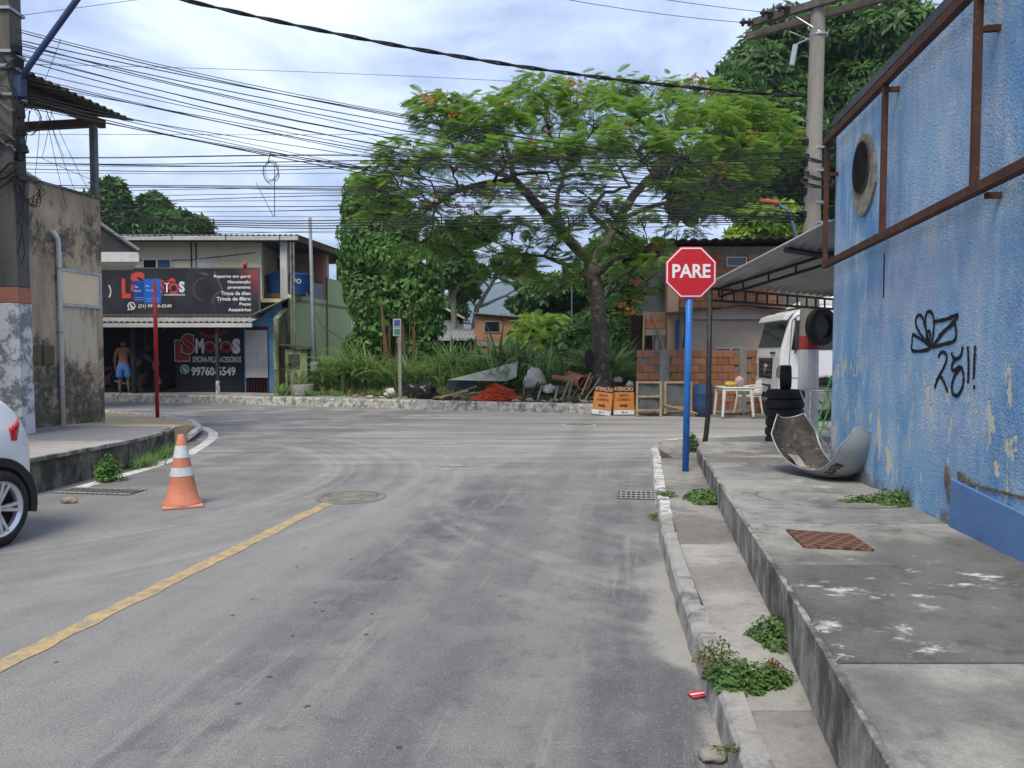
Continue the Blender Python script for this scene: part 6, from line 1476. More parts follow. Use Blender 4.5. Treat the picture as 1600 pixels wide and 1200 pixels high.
for x in (1.0, 5.2, 6.3):
    for y_, rz_ in ((.15, 1), (WT - .15, -1)):
        w_ = mko('wheel', tyre_mesh(.44, .27, 'wheel', .6), A_RUB, tk); w_.location = (x, y_, .44); w_.rotation_euler = (pi / 2, 0, 0)
        mb = MB(); mb.lathe([(0, .06), (.10, .07), (.12, .02), (.27, .04), (.27, -.1)], 24); mb.build('rim', dirty('steel_rim', (.28, .28, .28), (.2, .2, .2), 5), w_)
mb = MB(); mb.bb(1.78, 1.88, -.04, .2, .75, 2.5); mb.build('exhaust_stack', Mat('navy_stack', (.02, .03, .06), .5), tk)

tk.scale = (1, 1, 1.10)
# ------------------------------------------------------------------ street items on the far side
tb = thing('plastic_table', 'white plastic table with bags on top in front of the brick yard wall', 'table', (SX(1147, 17.9), 17.9, .06))
mb = MB(); mb.bb(-.36, .36, -.36, .36, .66, .69); mb.bb(-.34, .34, -.34, .34, .60, .66); mb.build('tabletop', A_WHITEP, tb, bevel=.01)
for sx in (-1, 1):
    for sy in (-1, 1): mb = MB(); mb.tube([(sx * .31, sy * .31, .62), (sx * .36, sy * .36, 0)], [.045, .028], 6); mb.build('leg', A_WHITEP, tb)
def lump(name, r, c, mat, label, cat, seed, amp=.35, fr=1.4, group=None, sub=3):
    bm = bmesh.new(); bmesh.ops.create_icosphere(bm, subdivisions=sub, radius=1); s = Vector((seed * 3.1, seed * 1.7, seed))
    for v in bm.verts:
        d = v.co.copy(); k = 1 + amp * mnoise.noise(d * fr + s) + amp * .5 * mnoise.noise(d * fr * 3.1 + s) + amp * .22 * mnoise.noise(d * fr * 8 + s)
        v.co = Vector((d.x * r[0] * k, d.y * r[1] * k, max(-r[2] * .82, d.z * r[2] * k)))
    me = bpy.data.meshes.new(name); bm.to_mesh(me); bm.free(); me.polygons.foreach_set('use_smooth', [True] * len(me.polygons))
    o = mko(name, me, mat); o.location = (c[0], c[1], c[2] + r[2] * .82); tag(o, label, cat, group); return o
lump('yellow_bag', (.15, .12, .07), (SX(1141, 17.9), 17.85, .75), dirty('yellow_plastic', (.50, .36, .03), (.42, .3, .03), 6, .5), 'crumpled yellow bag on the white plastic table', 'bag', 3)
lump('pink_bag', (.12, .11, .13), (SX(1156, 17.9), 17.95, .75), dirty('pink_plastic', (.50, .36, .36), (.42, .28, .28), 6, .5), 'pale pink bag on the white plastic table', 'bag', 5)
def pchair(loc, rz, label):
    t = thing('plastic_chair', label, 'chair', loc, rz)
    mb = MB(); mb.grid(lambda s, t_: Vector((-.22 + .44 * s, -.21 + .42 * t_, .43 - .02 * sin(pi * s))), 4, 4); mb.build('seat', A_WHITEP, t, solid=.02)
    mb = MB(); mb.grid(lambda s, t_: Vector((-.22 + .44 * s, .21 + .10 * t_ + .05 * (1 - (2 * s - 1) ** 2), .44 + .40 * t_ - .06 * (2 * s - 1) ** 2 * t_)), 8, 4); mb.build('backrest', A_WHITEP, t, solid=.018, smooth=True)
    for sx in (-1, 1):
        for sy in (-1, 1): mb = MB(); mb.tube([(sx * .20, sy * .19, .44), (sx * .25, sy * .25, 0)], [.032, .022], 6); mb.build('leg', A_WHITEP, t)
        mb = MB(); mb.tube([(sx * .22, -.19, .44), (sx * .27, -.2, .63), (sx * .27, .1, .66), (sx * .23, .28, .68)], .02, 6); mb.build('armrest', A_WHITEP, t)
pchair((5.82, 18.55, .06), -1.4, 'white plastic chair between the table and the truck bumper')
br = thing('blue_barrel', 'blue plastic barrel standing against the brick yard wall', 'barrel', (SX(1099, 18.3), 18.3, .06))
A_BAR = dirty('barrel_blue', (.022, .055, .15), (.03, .065, .15), 3, .5, .1, 40, (.10, .13, .19), (.6, .75))
mb = MB(); mb.lathe([(0, 0), (.20, 0), (.225, .03), (.235, .2), (.24, .22), (.235, .24), (.24, .48), (.246, .5), (.24, .52), (.225, .68), (.21, .71), (.215, .73), (0, .72)], 28); mb.build('drum', A_BAR, br, smooth=True)
mb = MB(); mb.lathe([(.03, .72), (.03, .745), (0, .745)], 10, Matrix.Translation((.1, 0, 0))); mb.build('bung', A_BLK, br)
# timber frames with dark mesh leaning
A_MESH = dirty('grey_netting', (.12, .125, .12), (.085, .09, .088), 3, .8, .2, 60, (.28, .29, .29), (.55, .75))
for i, (a, b) in enumerate(((994, 1034), (1038, 1081))):
    Yf = 18.25 + .12 * i; x0, x1 = SX(a, Yf), SX(b, Yf); zt2 = SZ(596, Yf)
    t = thing('mesh_frame', 'timber frame with grey netting, %s' % ('beside the orange warning boards' if i == 0 else 'behind the blue sign post'), 'panel', ((x0 + x1) / 2, Yf, .0 if i == 0 else .06), 0, 'timber mesh frames on the corner')
    w2 = (x1 - x0) / 2; H = zt2 - (.0 if i == 0 else .06)
    for xs_ in (-w2, w2 - .05): mb = MB(); mb.bb(xs_, xs_ + .05, -.03, .02, 0, H); mb.build('stile', A_WOODP, t)
    for zr in ((H - .045, .14, .47) if i == 0 else (H - .045, .14)): mb = MB(); mb.bb(-w2 + .05, w2 - .05, -.028, .018, zr, zr + .045); mb.build('rail', A_WOODP, t)
    mb = MB(); mb.grid(lambda s, t_: Vector((-w2 + .03 + (2 * w2 - .06) * s, .022 + .015 * sin(s * 7 + t_ * 4), .18 + (H - .2) * t_)), 8, 8); mb.build('netting', A_MESH, t, smooth=True)
    mb = MB(); mb.tube([(w2 - .1, .02, H - .05), (w2 - .08, .5, 0)], .02, 4); mb.tube([(-w2 + .1, .02, H - .05), (-w2 + .08, .5, 0)], .02, 4); mb.build('strut', A_WOODP, t)
    if i: mb = MB(); mb.tube([(-w2 + .0, -.06, .22), (w2 * 1.3, -.20, .02)], .022, 4); mb.build('loose_lath', A_WOODP, t)
# orange warning boards
A_ORG = dirty('warning_orange', (.56, .215, .045), (.50, .20, .06), 3, .6, 0)
A_BRN = dirty('warning_brown', (.065, .02, .016), (.05, .018, .014), 4, .6, 0)
def wboard(px0, px1, rz, lab, arrow_off, Yb_=18.55, lines=('DESVIO', 'À DIREITA')):
    x0, x1 = SX(px0, Yb_), SX(px1, Yb_); t = thing('warning_board', lab, 'sign', ((x0 + x1) / 2, Yb_, .0), rz, 'orange ATENÇÃO boards at the kerb')
    W_ = (x1 - x0) / cos(rz); H = .71; tilt = .10
    M0 = Matrix.Translation((0, 0, .03)) @ Matrix.Rotation(-tilt, 4, 'X')
    def pl(xa, xb, za, zb_, y, mat, nm, th=.012):
        m_ = MB(); m_.bb(xa, xb, y, y + th, za, zb_); m_.v = [tuple(M0 @ Vector(v)) for v in m_.v]; return m_.build(nm, mat, t)
    pl(-W_ / 2, W_ / 2, .11, H - .16, 0, A_ORG, 'orange_panel'); pl(-W_ / 2, W_ / 2, H - .159, H, -.001, A_BRN, 'brown_header'); pl(-W_ / 2, W_ / 2, 0, .109, -.001, dirty('board_white', (.66, .68, .70), (.55, .57, .6), 5), 'white_footer')
    s_ = W_ / .58
    text('ATENÇÃO', .125, dirty('header_text', (.58, .40, .28), (.5, .33, .22), 9), t, M0 @ face_y(0, -.006, H - .085), 'lettering', .003, .002, s_ * .9)
    text(lines[0], .085, A_BRN, t, M0 @ face_y(0, -.004, H - .24), 'lettering', .001, .002, s_ * .95); text(lines[1], .085, A_BRN, t, M0 @ face_y(0, -.004, H - .345), 'lettering', .001, .002, s_ * .95)
    m_ = MB(); ax = W_ * .20; zc_ = H - .49
    m_.prism([(-ax, -.004, zc_ - .028), (ax * .35, -.004, zc_ - .028), (ax * .35, -.004, zc_ - .055), (ax, -.004, zc_), (ax * .35, -.004, zc_ + .055), (ax * .35, -.004, zc_ + .028), (-ax, -.004, zc_ + .028)], (0, .003, 0)); m_.v = [tuple(M0 @ Vector(v)) for v in m_.v]; m_.build('arrow', Mat('arrow_olive', (.06, .04, .025), .7), t)
    m_ = MB(); m_.bb(-.06, .0, -.005, 0, .03, .075); m_.bb(.02, .1, -.005, 0, .04, .06); m_.v = [tuple(M0 @ Vector(v)) for v in m_.v]; m_.build('logo', Mat('logo_blue', (.06, .18, .42), .6), t)
    m_ = MB()
    for sx in (-1, 1): m_.tube([M0 @ Vector((sx * (W_ / 2 - .02), .012, H - .02)), M0 @ Vector((sx * (W_ / 2 - .02), .012, -.035))], .014, 4); m_.tube([M0 @ Vector((sx * (W_ / 2 - .03), .02, H - .03)), (sx * (W_ / 2 - .03), .34, .0)], .014, 4)
    m_.build('stand', A_WOODB, t); return t
wb1 = wboard(925, 953, -.42, 'orange ATENÇÃO board turned slightly, nearer the tree trunk', 0)
wboard(959, 992, .05, 'orange ATENÇÃO board facing the street beside the netting frames', 0)
wb1.rotation_euler.y = .10
# bus stop post
bs = thing('bus_stop_sign', 'weathered post with small blue and green bus stop plates at the lot edge', 'sign', (*F(-4.9, .75)[:2], .235)); Ybs = F(-4.9, .75).y
dx_ = SX(625, Ybs) - F(-4.9, .75).x; bs.location.x += dx_
mb = MB(); mb.bb(-.045, .045, -.045, .045, 0, SZ(500, Ybs) - .235); mb.build('post', dirty('grey_timber', (.30, .28, .24), (.22, .205, .175), 5), bs)
for (pa, pb_, mt_, nm) in ((498, 511.5, Mat('plate_blueprint', (.06, .075, .28), .5), 'blue_plate'), (512, 525, Mat('plate_greenprint', (.05, .20, .16), .5), 'green_plate')):
    z1_, z0_ = SZ(pa, Ybs) - .235, SZ(pb_, Ybs) - .235; mb = MB(); mb.box((-.07, -.06, (z0_ + z1_) / 2), (.22, .012, z1_ - z0_), (0, .0, .2)); p_ = mb.build(nm, dirty('plate_pale', (.42, .47, .47), (.34, .38, .38), 6), bs)
    mb = MB(); mb.box((-.065, -.069, (z0_ + z1_) / 2), (.155, .006, (z1_ - z0_) * .66), (0, 0, .2)); mb.build('print', mt_, p_)
# concrete ring planter
rg_ = F(-9.6, 1.0); Yr = rg_.y; xr = SX(472, Yr)
mb = MB(); mb.lathe([(.32, 0), (.34, .02), (.345, .33), (.30, .335), (.29, .05), (0, .05)], 28); o = mb.build('concrete_ring', dirty('ring_concrete', (.33, .335, .31), (.25, .255, .235), 3, .9, .4), None, loc=(xr, Yr, .238)); tag(o, 'short round concrete well ring standing on the far pavement', 'ring')

# ------------------------------------------------------------------ rubbish heap
A_BAG = Mat('black_bag', (.012, .012, .014), .32, 0, .5)
def FP(px, b, z=.24):
    """point on the far pavement at distance b behind the kerb, under pixel column px"""
    k = (px - CX) / FPX; n0 = K1 + N_ * b; a = (k * n0.y - n0.x) / (E_.x - k * E_.y); p = n0 + E_ * a; return Vector((p.x, p.y, z))
lump('garbage_bag', (.24, .22, .24), FP(644, 1.0), A_BAG, 'black garbage bag beside the bus stop post, smoother one', 'bag', 1, .3, 1.8, 'black garbage bags on the pavement')
lump('garbage_bag', (.30, .26, .25), FP(664, .8), A_BAG, 'knobbly black garbage bag, the larger of the pair', 'bag', 2, .5, 2.4, 'black garbage bags on the pavement')
lump('white_litter', (.18, .14, .13), FP(610, 1.2), dirty('litter_white', (.6, .6, .58), (.45, .45, .43), 6), 'crumpled white plastic left of the bus stop post', 'litter', 6, .6, 2)
A_SACK = dirty('sack_white', (.55, .54, .52), (.42, .41, .39), 5, .7, .2, 30)
lump('white_sack', (.30, .25, .28), FP(836, 1.3) + Vector((0, 0, .32)), A_SACK, 'large white sack on the rubbish heap', 'sack', 7, .4, 1.6)
lump('white_sack', (.16, .15, .14), FP(858, 1.0) + Vector((0, 0, .2)), A_SACK, 'small white bundle beside the large sack', 'sack', 8, .5, 1.8)
lump('grey_bundle', (.5, .35, .2), FP(850, 1.55) , dirty('rubbish_brown', (.10, .085, .06), (.06, .055, .04), 5), 'brown earth and rubbish mound under the white sacks', 'rubbish', 9, .5, 2)
lump('grey_bundle', (.8, .4, .24), FP(890, 1.5), dirty('rubbish_grey', (.12, .115, .10), (.07, .068, .06), 5), 'grey rubble mound under the orange pipes', 'rubbish', 10, .5, 2)
lump('white_cloth', (.16, .12, .07), FP(800, .75), A_SACK, 'flat grey white block near the orange netting', 'litter', 11, .4, 1.5)
lump('cloth_scrap', (.12, .1, .09), FP(966, 1.6) + Vector((0, 0, .50)), dirty('pinkish_cloth', (.5, .42, .38), (.4, .33, .3), 6), 'pinkish cloth scrap beside the tree trunk', 'litter', 12, .4, 1.5)
lump('cloth_scrap', (.1, .1, .10), FP(985, 1.3) + Vector((0, 0, .36)), A_SACK, 'white scrap on top of the warning boards', 'litter', 13, .5, 1.8)
rubs = MB()
rr = random.Random(4)
A_PVC = dirty('orange_pvc', (.44, .15, .075), (.36, .12, .065), 4, .55, .05)
def pipe(p0, p1, r, label):
    p0, p1 = Vector(p0), Vector(p1); mb = MB(); d = (p1 - p0).normalized(); q = d.to_track_quat('Z', 'Y').to_matrix().to_4x4(); L = (p1 - p0).length
    mb.lathe([(r * .9, .0), (r, 0), (r, L), (r * .9, L)], 22, Matrix.Translation(p0) @ q, close=True); o = mb.build('drain_pipe', A_PVC, None); tag(o, label, 'pipe', 'orange drain pipes on the rubbish heap'); return o
p = FP(912, 1.0); pipe(p + Vector((0, -.1, .50)), p + Vector((-.35, 1.2, .62)), .19, 'wide orange drain pipe with its open end toward the street')
p = FP(863, 1.2); p2_ = FP(898, 1.2); pipe(p + Vector((0, 0, .62)), p2_ + Vector((0, 0, .58)), .075, 'thin orange drain pipe lying level across the rubbish')
# netting heap
nh = FP(775, .62)
hm = MB()
for k in range(430):
    a = rr.uniform(0, 2 * pi); r = sqrt(rr.uniform(0, 1)); x = cos(a) * r * .60; y_ = sin(a) * r * .34; z = .36 * (1 - r ** 1.6) * (1 - .35 * (x < -.2)) + rr.uniform(-.02, .03)
    d = Vector((rr.uniform(-1, 1), rr.uniform(-.7, .7), rr.uniform(-.5, .5))).normalized() * rr.uniform(.08, .2); c = Vector((x, y_, max(.012, z)))
    b0, b1 = c - d, c + d; b0.z = max(.01, b0.z); b1.z = max(.01, b1.z)
    hm.tube([b0, c + Vector((0, 0, .03)), b1], .011, 4)
o = hm.build('orange_netting', dirty('orange_net', (.62, .085, .025), (.50, .065, .02), 6, .6), None, loc=(nh.x, nh.y, .24)); tag(o, 'heap of bright orange plastic netting at the kerb', 'netting')
hm = MB(); hm.grid(lambda s, t: Vector((cos(s * 2 * pi) * .55 * (1 - t), sin(s * 2 * pi) * .31 * (1 - t), .31 * (1 - (1 - t) ** 1.6) + .02 * sin(s * 23))), 20, 5); hm.build('net_core', dirty('orange_net_core', (.40, .05, .018), (.30, .04, .015), 9), o)
# leaning roof sheet
p0 = FP(706, 1.25); p1 = FP(806, 1.6)
sh_ = MB(); A0, A1, A2, A3 = p0 + Vector((-.12, 0, .52)), p0 + Vector((.9, -.15, .48)), p1 + Vector((.02, -.1, .62)), p1 + Vector((.06, .3, 1.05))
sh_.add([A0 + Vector((0, 0, .0)), A2 + Vector((-.3, -.1, -.12)), A2, A3, p0.lerp(p1, .5) + Vector((0, .3, .78))], [(0, 1, 2, 3, 4)])
o = sh_.build('roof_sheet', dirty('pale_sheet', (.34, .36, .34), (.25, .27, .255), 3, .8, .1), None, solid=.012); tag(o, 'pale grey fibre sheet propped up on the rubbish heap', 'sheet')
mb = MB(); mb.box(p0 + Vector((.28, .15, .27)), (.85, .06, .5), (.1, 0, -.2)); o = mb.build('plastic_board', dirty('dark_blue_board', (.05, .075, .10), (.04, .055, .07), 3), None); tag(o, 'dark blue grey board standing under the propped sheet', 'board')
for k in range(9):
    px = (690, 700, 712, 722, 716, 735, 705, 728, 742)[k]; c = FP(px, .5 + .14 * (k % 4)); L = rr.uniform(.5, 1.2); a = rr.uniform(-.5, .5); el = (-.02, .12, .2, .05, .3, .16, .1, .25, .02)[k]
    mb = MB(); mb.box((0, 0, 0), (L, rr.uniform(.07, .18), .025), (rr.uniform(-.2, .2), -el, a)); o = mb.build('broken_board', A_WOODP if k % 3 else A_WOODB, None, loc=(c.x, c.y, .24 + .03 + L / 2 * abs(sin(el)) + .03 * (k % 3))); tag(o, 'broken timber board in the pile left of the orange netting', 'board', 'broken boards by the orange netting')
for k in range(24):
    px = rr.uniform(815, 925); c = FP(px, rr.uniform(.7, 1.2)); L = rr.uniform(.4, .95); el = rr.uniform(.2, 1.2); a = rr.uniform(-1.5, 1.5)
    mb = MB(); mb.box((0, 0, 0), (L, .05, .035), (0, -el, a)); o = mb.build('waste_stick', (A_WOODP, A_WOODB, A_CONC, A_PG)[k % 4], None, loc=(c.x, c.y, .24 + L / 2 * sin(el) + .02)); tag(o, 'waste stick poking out of the rubbish under the pipes', 'stick', 'waste sticks on the rubbish heap')
mb = MB(); q0, q1 = FP(882, 1.9), FP(920, 1.9); mb.tube([q0 + Vector((0, 0, 1.05)), q1 + Vector((0, 0, .85))], .025, 5); mb.tube([q1 + Vector((0, 0, .86)), q1 + Vector((.05, .1, .0))], .022, 5); o = mb.build('leaning_pole', A_WOODP, None); tag(o, 'thin pale pole slanting above the orange pipes', 'pole')
# small litter scraps at the kerb
A_LITS = [A_SACK, dirty('litter_grey', (.30, .30, .29), (.22, .22, .21), 6), dirty('litter_green', (.10, .14, .08), (.07, .1, .06), 6), A_CONC, dirty('litter_black', (.02, .02, .02), (.03, .03, .03), 6)]
for k in range(46):
    px = rr.uniform(690, 925) if k < 38 else rr.uniform(540, 690); c = FP(px, rr.uniform(.35, 1.1))
    lump('litter_scrap', (rr.uniform(.05, .13), rr.uniform(.05, .1), rr.uniform(.02, .06)), c, A_LITS[k % 5], 'small scrap of rubbish scattered along the far pavement', 'litter', 20 + k, .6, 2.2, 'scraps along the far pavement', sub=2)
# red packet on the road
pk = G(1090, 1088); mb = MB(); mb.box((0, 0, .006), (.085, .055, .004), (.04, .05, .4)); o = mb.build('red_packet', Mat('packet_red', (.55, .04, .06), .5), None, loc=(pk.x, pk.y, .004)); tag(o, 'flattened red and white packet in the gutter', 'litter')
mb = MB(); mb.box((0.0, 0, .0095), (.080, .010, .0015), (.04, .05, .4)); mb.build('white_stripe', A_SWHT, o)
lump('kerb_rubble', (.055, .045, .03), G(1113, 1188), A_CONC, 'lump of broken concrete in the gutter by the kerb', 'rubble', 60, .4, 2, sub=2)
# ------------------------------------------------------------------ vegetation
L_POIN = leafmat('poinciana_leaf', (0.102, 0.216, 0.042), (0.180, 0.324, 0.054), (0.276, 0.432, 0.078), .45)
L_MANG = leafmat('mango_leaf', (0.042, 0.108, 0.034), (0.070, 0.162, 0.041), (0.120, 0.228, 0.060), .3, .42, .35)
L_VINE = leafmat('vine_leaf', (.055, .145, .034), (.105, .24, .05), (.18, .34, .08), .38)
L_BACK = leafmat('background_leaf', (0.060, 0.138, 0.042), (0.108, 0.210, 0.054), (0.168, 0.282, 0.072), .35)
L_LIME = leafmat('lime_shrub_leaf', (0.144, 0.264, 0.042), (0.240, 0.384, 0.054), (0.336, 0.480, 0.078), .4)
L_GRAS = leafmat('tall_grass', (.11, .21, .065), (.19, .31, .10), (.32, .44, .18), .42, .45, .5)
L_DRY = leafmat('dry_grass', (0.336, 0.288, 0.132), (0.432, 0.360, 0.168), (0.240, 0.264, 0.096), .3)
L_WEED = leafmat('weed_leaf', (0.060, 0.138, 0.036), (0.102, 0.204, 0.048), (0.168, 0.276, 0.066), .3)
L_FLOW = leafmat('orange_bloom', (.45, .07, .03), (.55, .15, .05), (.46, .22, .10), .3)
A_BARK = dirty('grey_brown_bark', (.12, .098, .076), (.07, .056, .045), 4, .95, .9, 25, (.26, .235, .195), (.55, .66), bd=.03)
A_BARKL = dirty('pale_bark', (.26, .24, .20), (.17, .155, .13), 4, .95, .5, 30)
rt = random.Random(21)
def wig(p, q, n, amp):
    p, q = Vector(p), Vector(q); L = (q - p).length; out = []
    for i in range(n + 1):
        t = i / n; o = Vector((mnoise.noise(Vector((p.x + t * 3, p.y, 1))), mnoise.noise(Vector((p.x, p.y + t * 3, 7))), mnoise.noise(Vector((p.z, t * 3, 3))))) * amp * L * sin(pi * t)
        out.append(p.lerp(q, t) + o)
    return out
# ---- flamboyant
YT = 20.6
tree = thing('flame_tree', 'spreading feathery flame tree with orange blossoms at the rubbish heap', 'tree', (0, 0, 0))
def tp_(px, py, dy=0): return D(px, py, YT + dy)
k_ = YT / FPX
mb = MB(); base = tp_(940, 628)
P = [Vector((base.x, base.y, .12))] + [tp_(940, 605), tp_(941, 570), tp_(938, 530), tp_(935, 490), tp_(931, 455), tp_(926, 425), tp_(920, 402)]
mb.tube(P, [22 * k_, 16.5 * k_, 14 * k_, 13 * k_, 12.5 * k_, 12 * k_, 11.5 * k_, 10 * k_], 16); mb.build('trunk', A_BARK, tree, smooth=True)
limbs = []
def limb(pts, r0, r1):
    pts = [tp_(*p) for p in pts]; Q = []
    for i in range(len(pts) - 1):
        w_ = wig(pts[i], pts[i + 1], 3, .10); Q += w_[:-1]
    Q.append(pts[-1]); n = len(Q); rs = [(r0 + (r1 - r0) * i / (n - 1)) * k_ * .74 for i in range(n)]
    limbs.append((Q, rs)); return Q
limb([(922, 408), (905, 393, -.3), (880, 366, -.8), (845, 325, -1.4), (815, 295, -1.9), (802, 280, -2.2)], 12, 8)
limb([(802, 282, -2.2), (770, 286, -2.8), (735, 292, -3.2), (705, 302, -3.4), (680, 322, -3.4)], 7, 3)
limb([(802, 282, -2.2), (800, 255, -2.4), (790, 225, -2.6), (770, 200, -2.8)], 6, 3)
limb([(802, 282, -2.2), (760, 262, -1.6), (720, 240, -1.2), (690, 200, -1.0)], 5, 2)
limb([(922, 415), (945, 385, .3), (965, 345, .6), (990, 305, 1.0), (1012, 280, 1.4), (1040, 256, 1.8)], 11, 8)
limb([(1040, 256, 1.8), (1035, 225, 2.2), (1015, 200, 2.5), (990, 180, 2.6)], 7, 3)
limb([(1040, 256, 1.8), (1080, 240, 1.4), (1130, 225, 1.0), (1190, 215, .6)], 6, 2.5)
limb([(965, 345, .6), (1010, 325, -.4), (1065, 312, -1.2), (1120, 290, -1.8)], 6, 2.5)
limb([(955, 365, .4), (920, 330, 1.4), (945, 300, 2.0), (985, 292, 2.4), (960, 250, 2.8)], 6, 2.5)
limb([(880, 366, -.8), (870, 320, .4), (880, 270, 1.2), (865, 220, 2.0), (850, 180, 2.4)], 6, 2.5)
limb([(930, 430), (960, 405, -1.2), (1000, 395, -2.2), (1035, 400, -2.8)], 6, 2.5)
limb([(928, 440), (890, 415, -1), (850, 400, -1.8), (800, 395, -2.4)], 5, 2)
limb([(935, 480), (955, 440, 1), (985, 420, 1.6), (1010, 440, 1.9)], 4.5, 2)
pads = [(690, 185, 40, 22, -1.0), (664, 160, 20, 15, -.8), (640, 240, 46, 17, -2.8), (600, 262, 34, 13, -3), (575, 285, 22, 10, -3.2), (735, 205, 44, 22, -1.6), (775, 185, 40, 20, -2.6), (715, 170, 26, 16, -1.2), (812, 160, 38, 18, -1.4), (845, 138, 36, 16, 0), (860, 185, 46, 20, 2), (905, 148, 38, 18, 1), (935, 180, 54, 20, 0), (960, 138, 36, 15, 2.2), (1010, 145, 44, 18, 2.4), (1045, 178, 50, 22, 0), (1085, 145, 40, 18, 2), (1105, 190, 48, 22, -1.5), (1150, 175, 42, 22, .5), (1195, 195, 40, 24, .6), (1222, 228, 34, 18, .3), (1155, 232, 42, 16, -1.6), (862, 236, 44, 16, -3.4), (925, 228, 50, 18, -3), (990, 218, 48, 18, -2.4), (1062, 228, 44, 16, -3), (792, 240, 42, 17, -3.4), (705, 250, 42, 16, -3.6), (622, 288, 34, 11, -3.2), (665, 312, 30, 11, -3.4), (725, 300, 30, 10, -3), (598, 312, 24, 10, -2.8), (640, 336, 26, 11, -3), (580, 335, 16, 9, -3), (850, 285, 30, 10, 1), (1112, 272, 40, 15, -2), (1168, 265, 32, 13, -1), (1092, 318, 28, 10, -1.4), (960, 262, 30, 10, 2.6), (1012, 250, 32, 10, 3), (740, 345, 36, 12, -2.4), (800, 355, 28, 11, -2.4), (690, 358, 32, 12, -2.4), (660, 385, 24, 10, -2.4), (765, 385, 30, 11, -2.6), (715, 395, 26, 10, -2.2), (830, 395, 30, 11, -1.8), (870, 372, 22, 9, -1.6), (1005, 385, 30, 11, -2.4), (1035, 410, 28, 14, -2.8), (985, 425, 26, 14, 1.7), (1010, 450, 26, 15, 1.9), (880, 440, 26, 12, -1.4), (975, 475, 22, 14, 1.6), (1070, 360, 28, 11, 2), (1120, 330, 28, 11, 1.6), (810, 425, 28, 11, -2), (770, 430, 26, 10, -2), (850, 320, 20, 8, .6), (905, 290, 24, 8, 1.4), (1150, 300, 26, 10, -.5), (900, 335, 24, 10, -3), (945, 315, 26, 10, -3.2), (880, 355, 20, 9, -2.6), (965, 350, 24, 11, -2.8), (1000, 335, 26, 10, -3), (920, 270, 28, 9, -3.6), (840, 350, 22, 9, -2.8), (1050, 290, 28, 10, -3), (780, 300, 26, 9, -3.6), (950, 385, 20, 9, -2.4), (905, 400, 20, 9, -2.2)]
allp = [(q, r) for Q, rs in limbs for q, r in zip(Q, rs)]
bmb = MB(); FPt = []; FX = []; FS = []; flP = []
for Q, rs in limbs: bmb.tube(Q, rs, 9)
for (px, py, rx, ry, dy) in pads:
    c = tp_(px, py, dy); kk = (YT + dy) / FPX; RX, RZ, RY = rx * kk, ry * kk, rx * kk * .95
    near = sorted(allp, key=lambda e: (e[0] - (c - Vector((0, 0, RZ)))).length)[0]
    hub = c - Vector((0, 0, RZ * .75)); bmb.tube(wig(near[0], hub, 5, .22), [min(near[1] * .6, .05) * (1 - .12 * i) for i in range(6)], 6)
    top = py < 260
    n = int((58 if top else 44) * rx * ry / 260) + 8
    ntw = max(6, int(rx / 4))
    for i in range(ntw):
        a = rt.uniform(0, 2 * pi); e_ = c + Vector((cos(a) * RX * rt.uniform(.3, .9), sin(a) * RY * rt.uniform(.3, .9), RZ * rt.uniform(-.5, .4))); s_ = hub.lerp(near[0], rt.uniform(0, .35)); bmb.tube(wig(s_, e_, 4, .2), [.02, .016, .013, .010, .006], 5)
    for i in range(n):
        a = rt.uniform(0, 2 * pi); r = sqrt(rt.uniform(.02, 1)); zz = rt.uniform(-.9, 1.25) * sqrt(max(0, 1 - r * r)) + rt.gauss(0, .3)
        p = c + Vector((cos(a) * r * RX, sin(a) * r * RY, zz * RZ)); a2 = a + rt.uniform(-1.0, 1.0)
        FPt.append(p); FX.append((cos(a2), sin(a2), rt.uniform(-.35, .35))); FS.append(rt.uniform(.26, .46))
    if rt.random() < .22:
        for q in range(rt.randint(1, 2)):
            a = rt.uniform(0, 2 * pi); c2 = c + Vector((cos(a) * RX * .7, -abs(sin(a)) * RY * .7, RZ * rt.uniform(-.3, .8)))
            for i in range(rt.randint(6, 14)): flP.append(c2 + Vector((rt.gauss(0, .13), rt.gauss(0, .13), rt.gauss(0, .08))))
for (px, py) in ((665, 153), (1085, 128), (715, 182), (900, 128), (1170, 210), (975, 355), (715, 320), (742, 330), (990, 440), (978, 478), (1130, 268), (620, 270), (790, 165)):
    c2 = tp_(px, py, -2.2)
    for i in range(13): flP.append(c2 + Vector((rt.gauss(0, .14), rt.gauss(0, .14), rt.gauss(0, .09))))
bmb.build('branches', A_BARK, tree, smooth=True)
N = len(FPt); V, Fc = frond_template(); Zf = norm(np.array([(0, 0, 1)] * N) + rng.normal(0, .28, (N, 3)))
cr_ = scatter('crown', V, Fc, [tuple(p) for p in FPt], np.array(FX), Zf, np.array(FS), L_POIN, tree)
V, Fc = whorl_template(5, .3); n = len(flP); scatter('blossoms', V, Fc, [tuple(p) for p in flP], rdir(n), rdir(n), rng.uniform(.05, .09, n), L_FLOW, tree)
# satchel-like dark bag on the trunk
lump('dark_backpack', (.13, .13, .26), tp_(921, 574, -.62) - Vector((0, 0, .0)), Mat('dark_cloth_bag', (.018, .016, .022), .9), 'dark bag hung on the flame tree trunk', 'bag', 31, .3, 1.6)

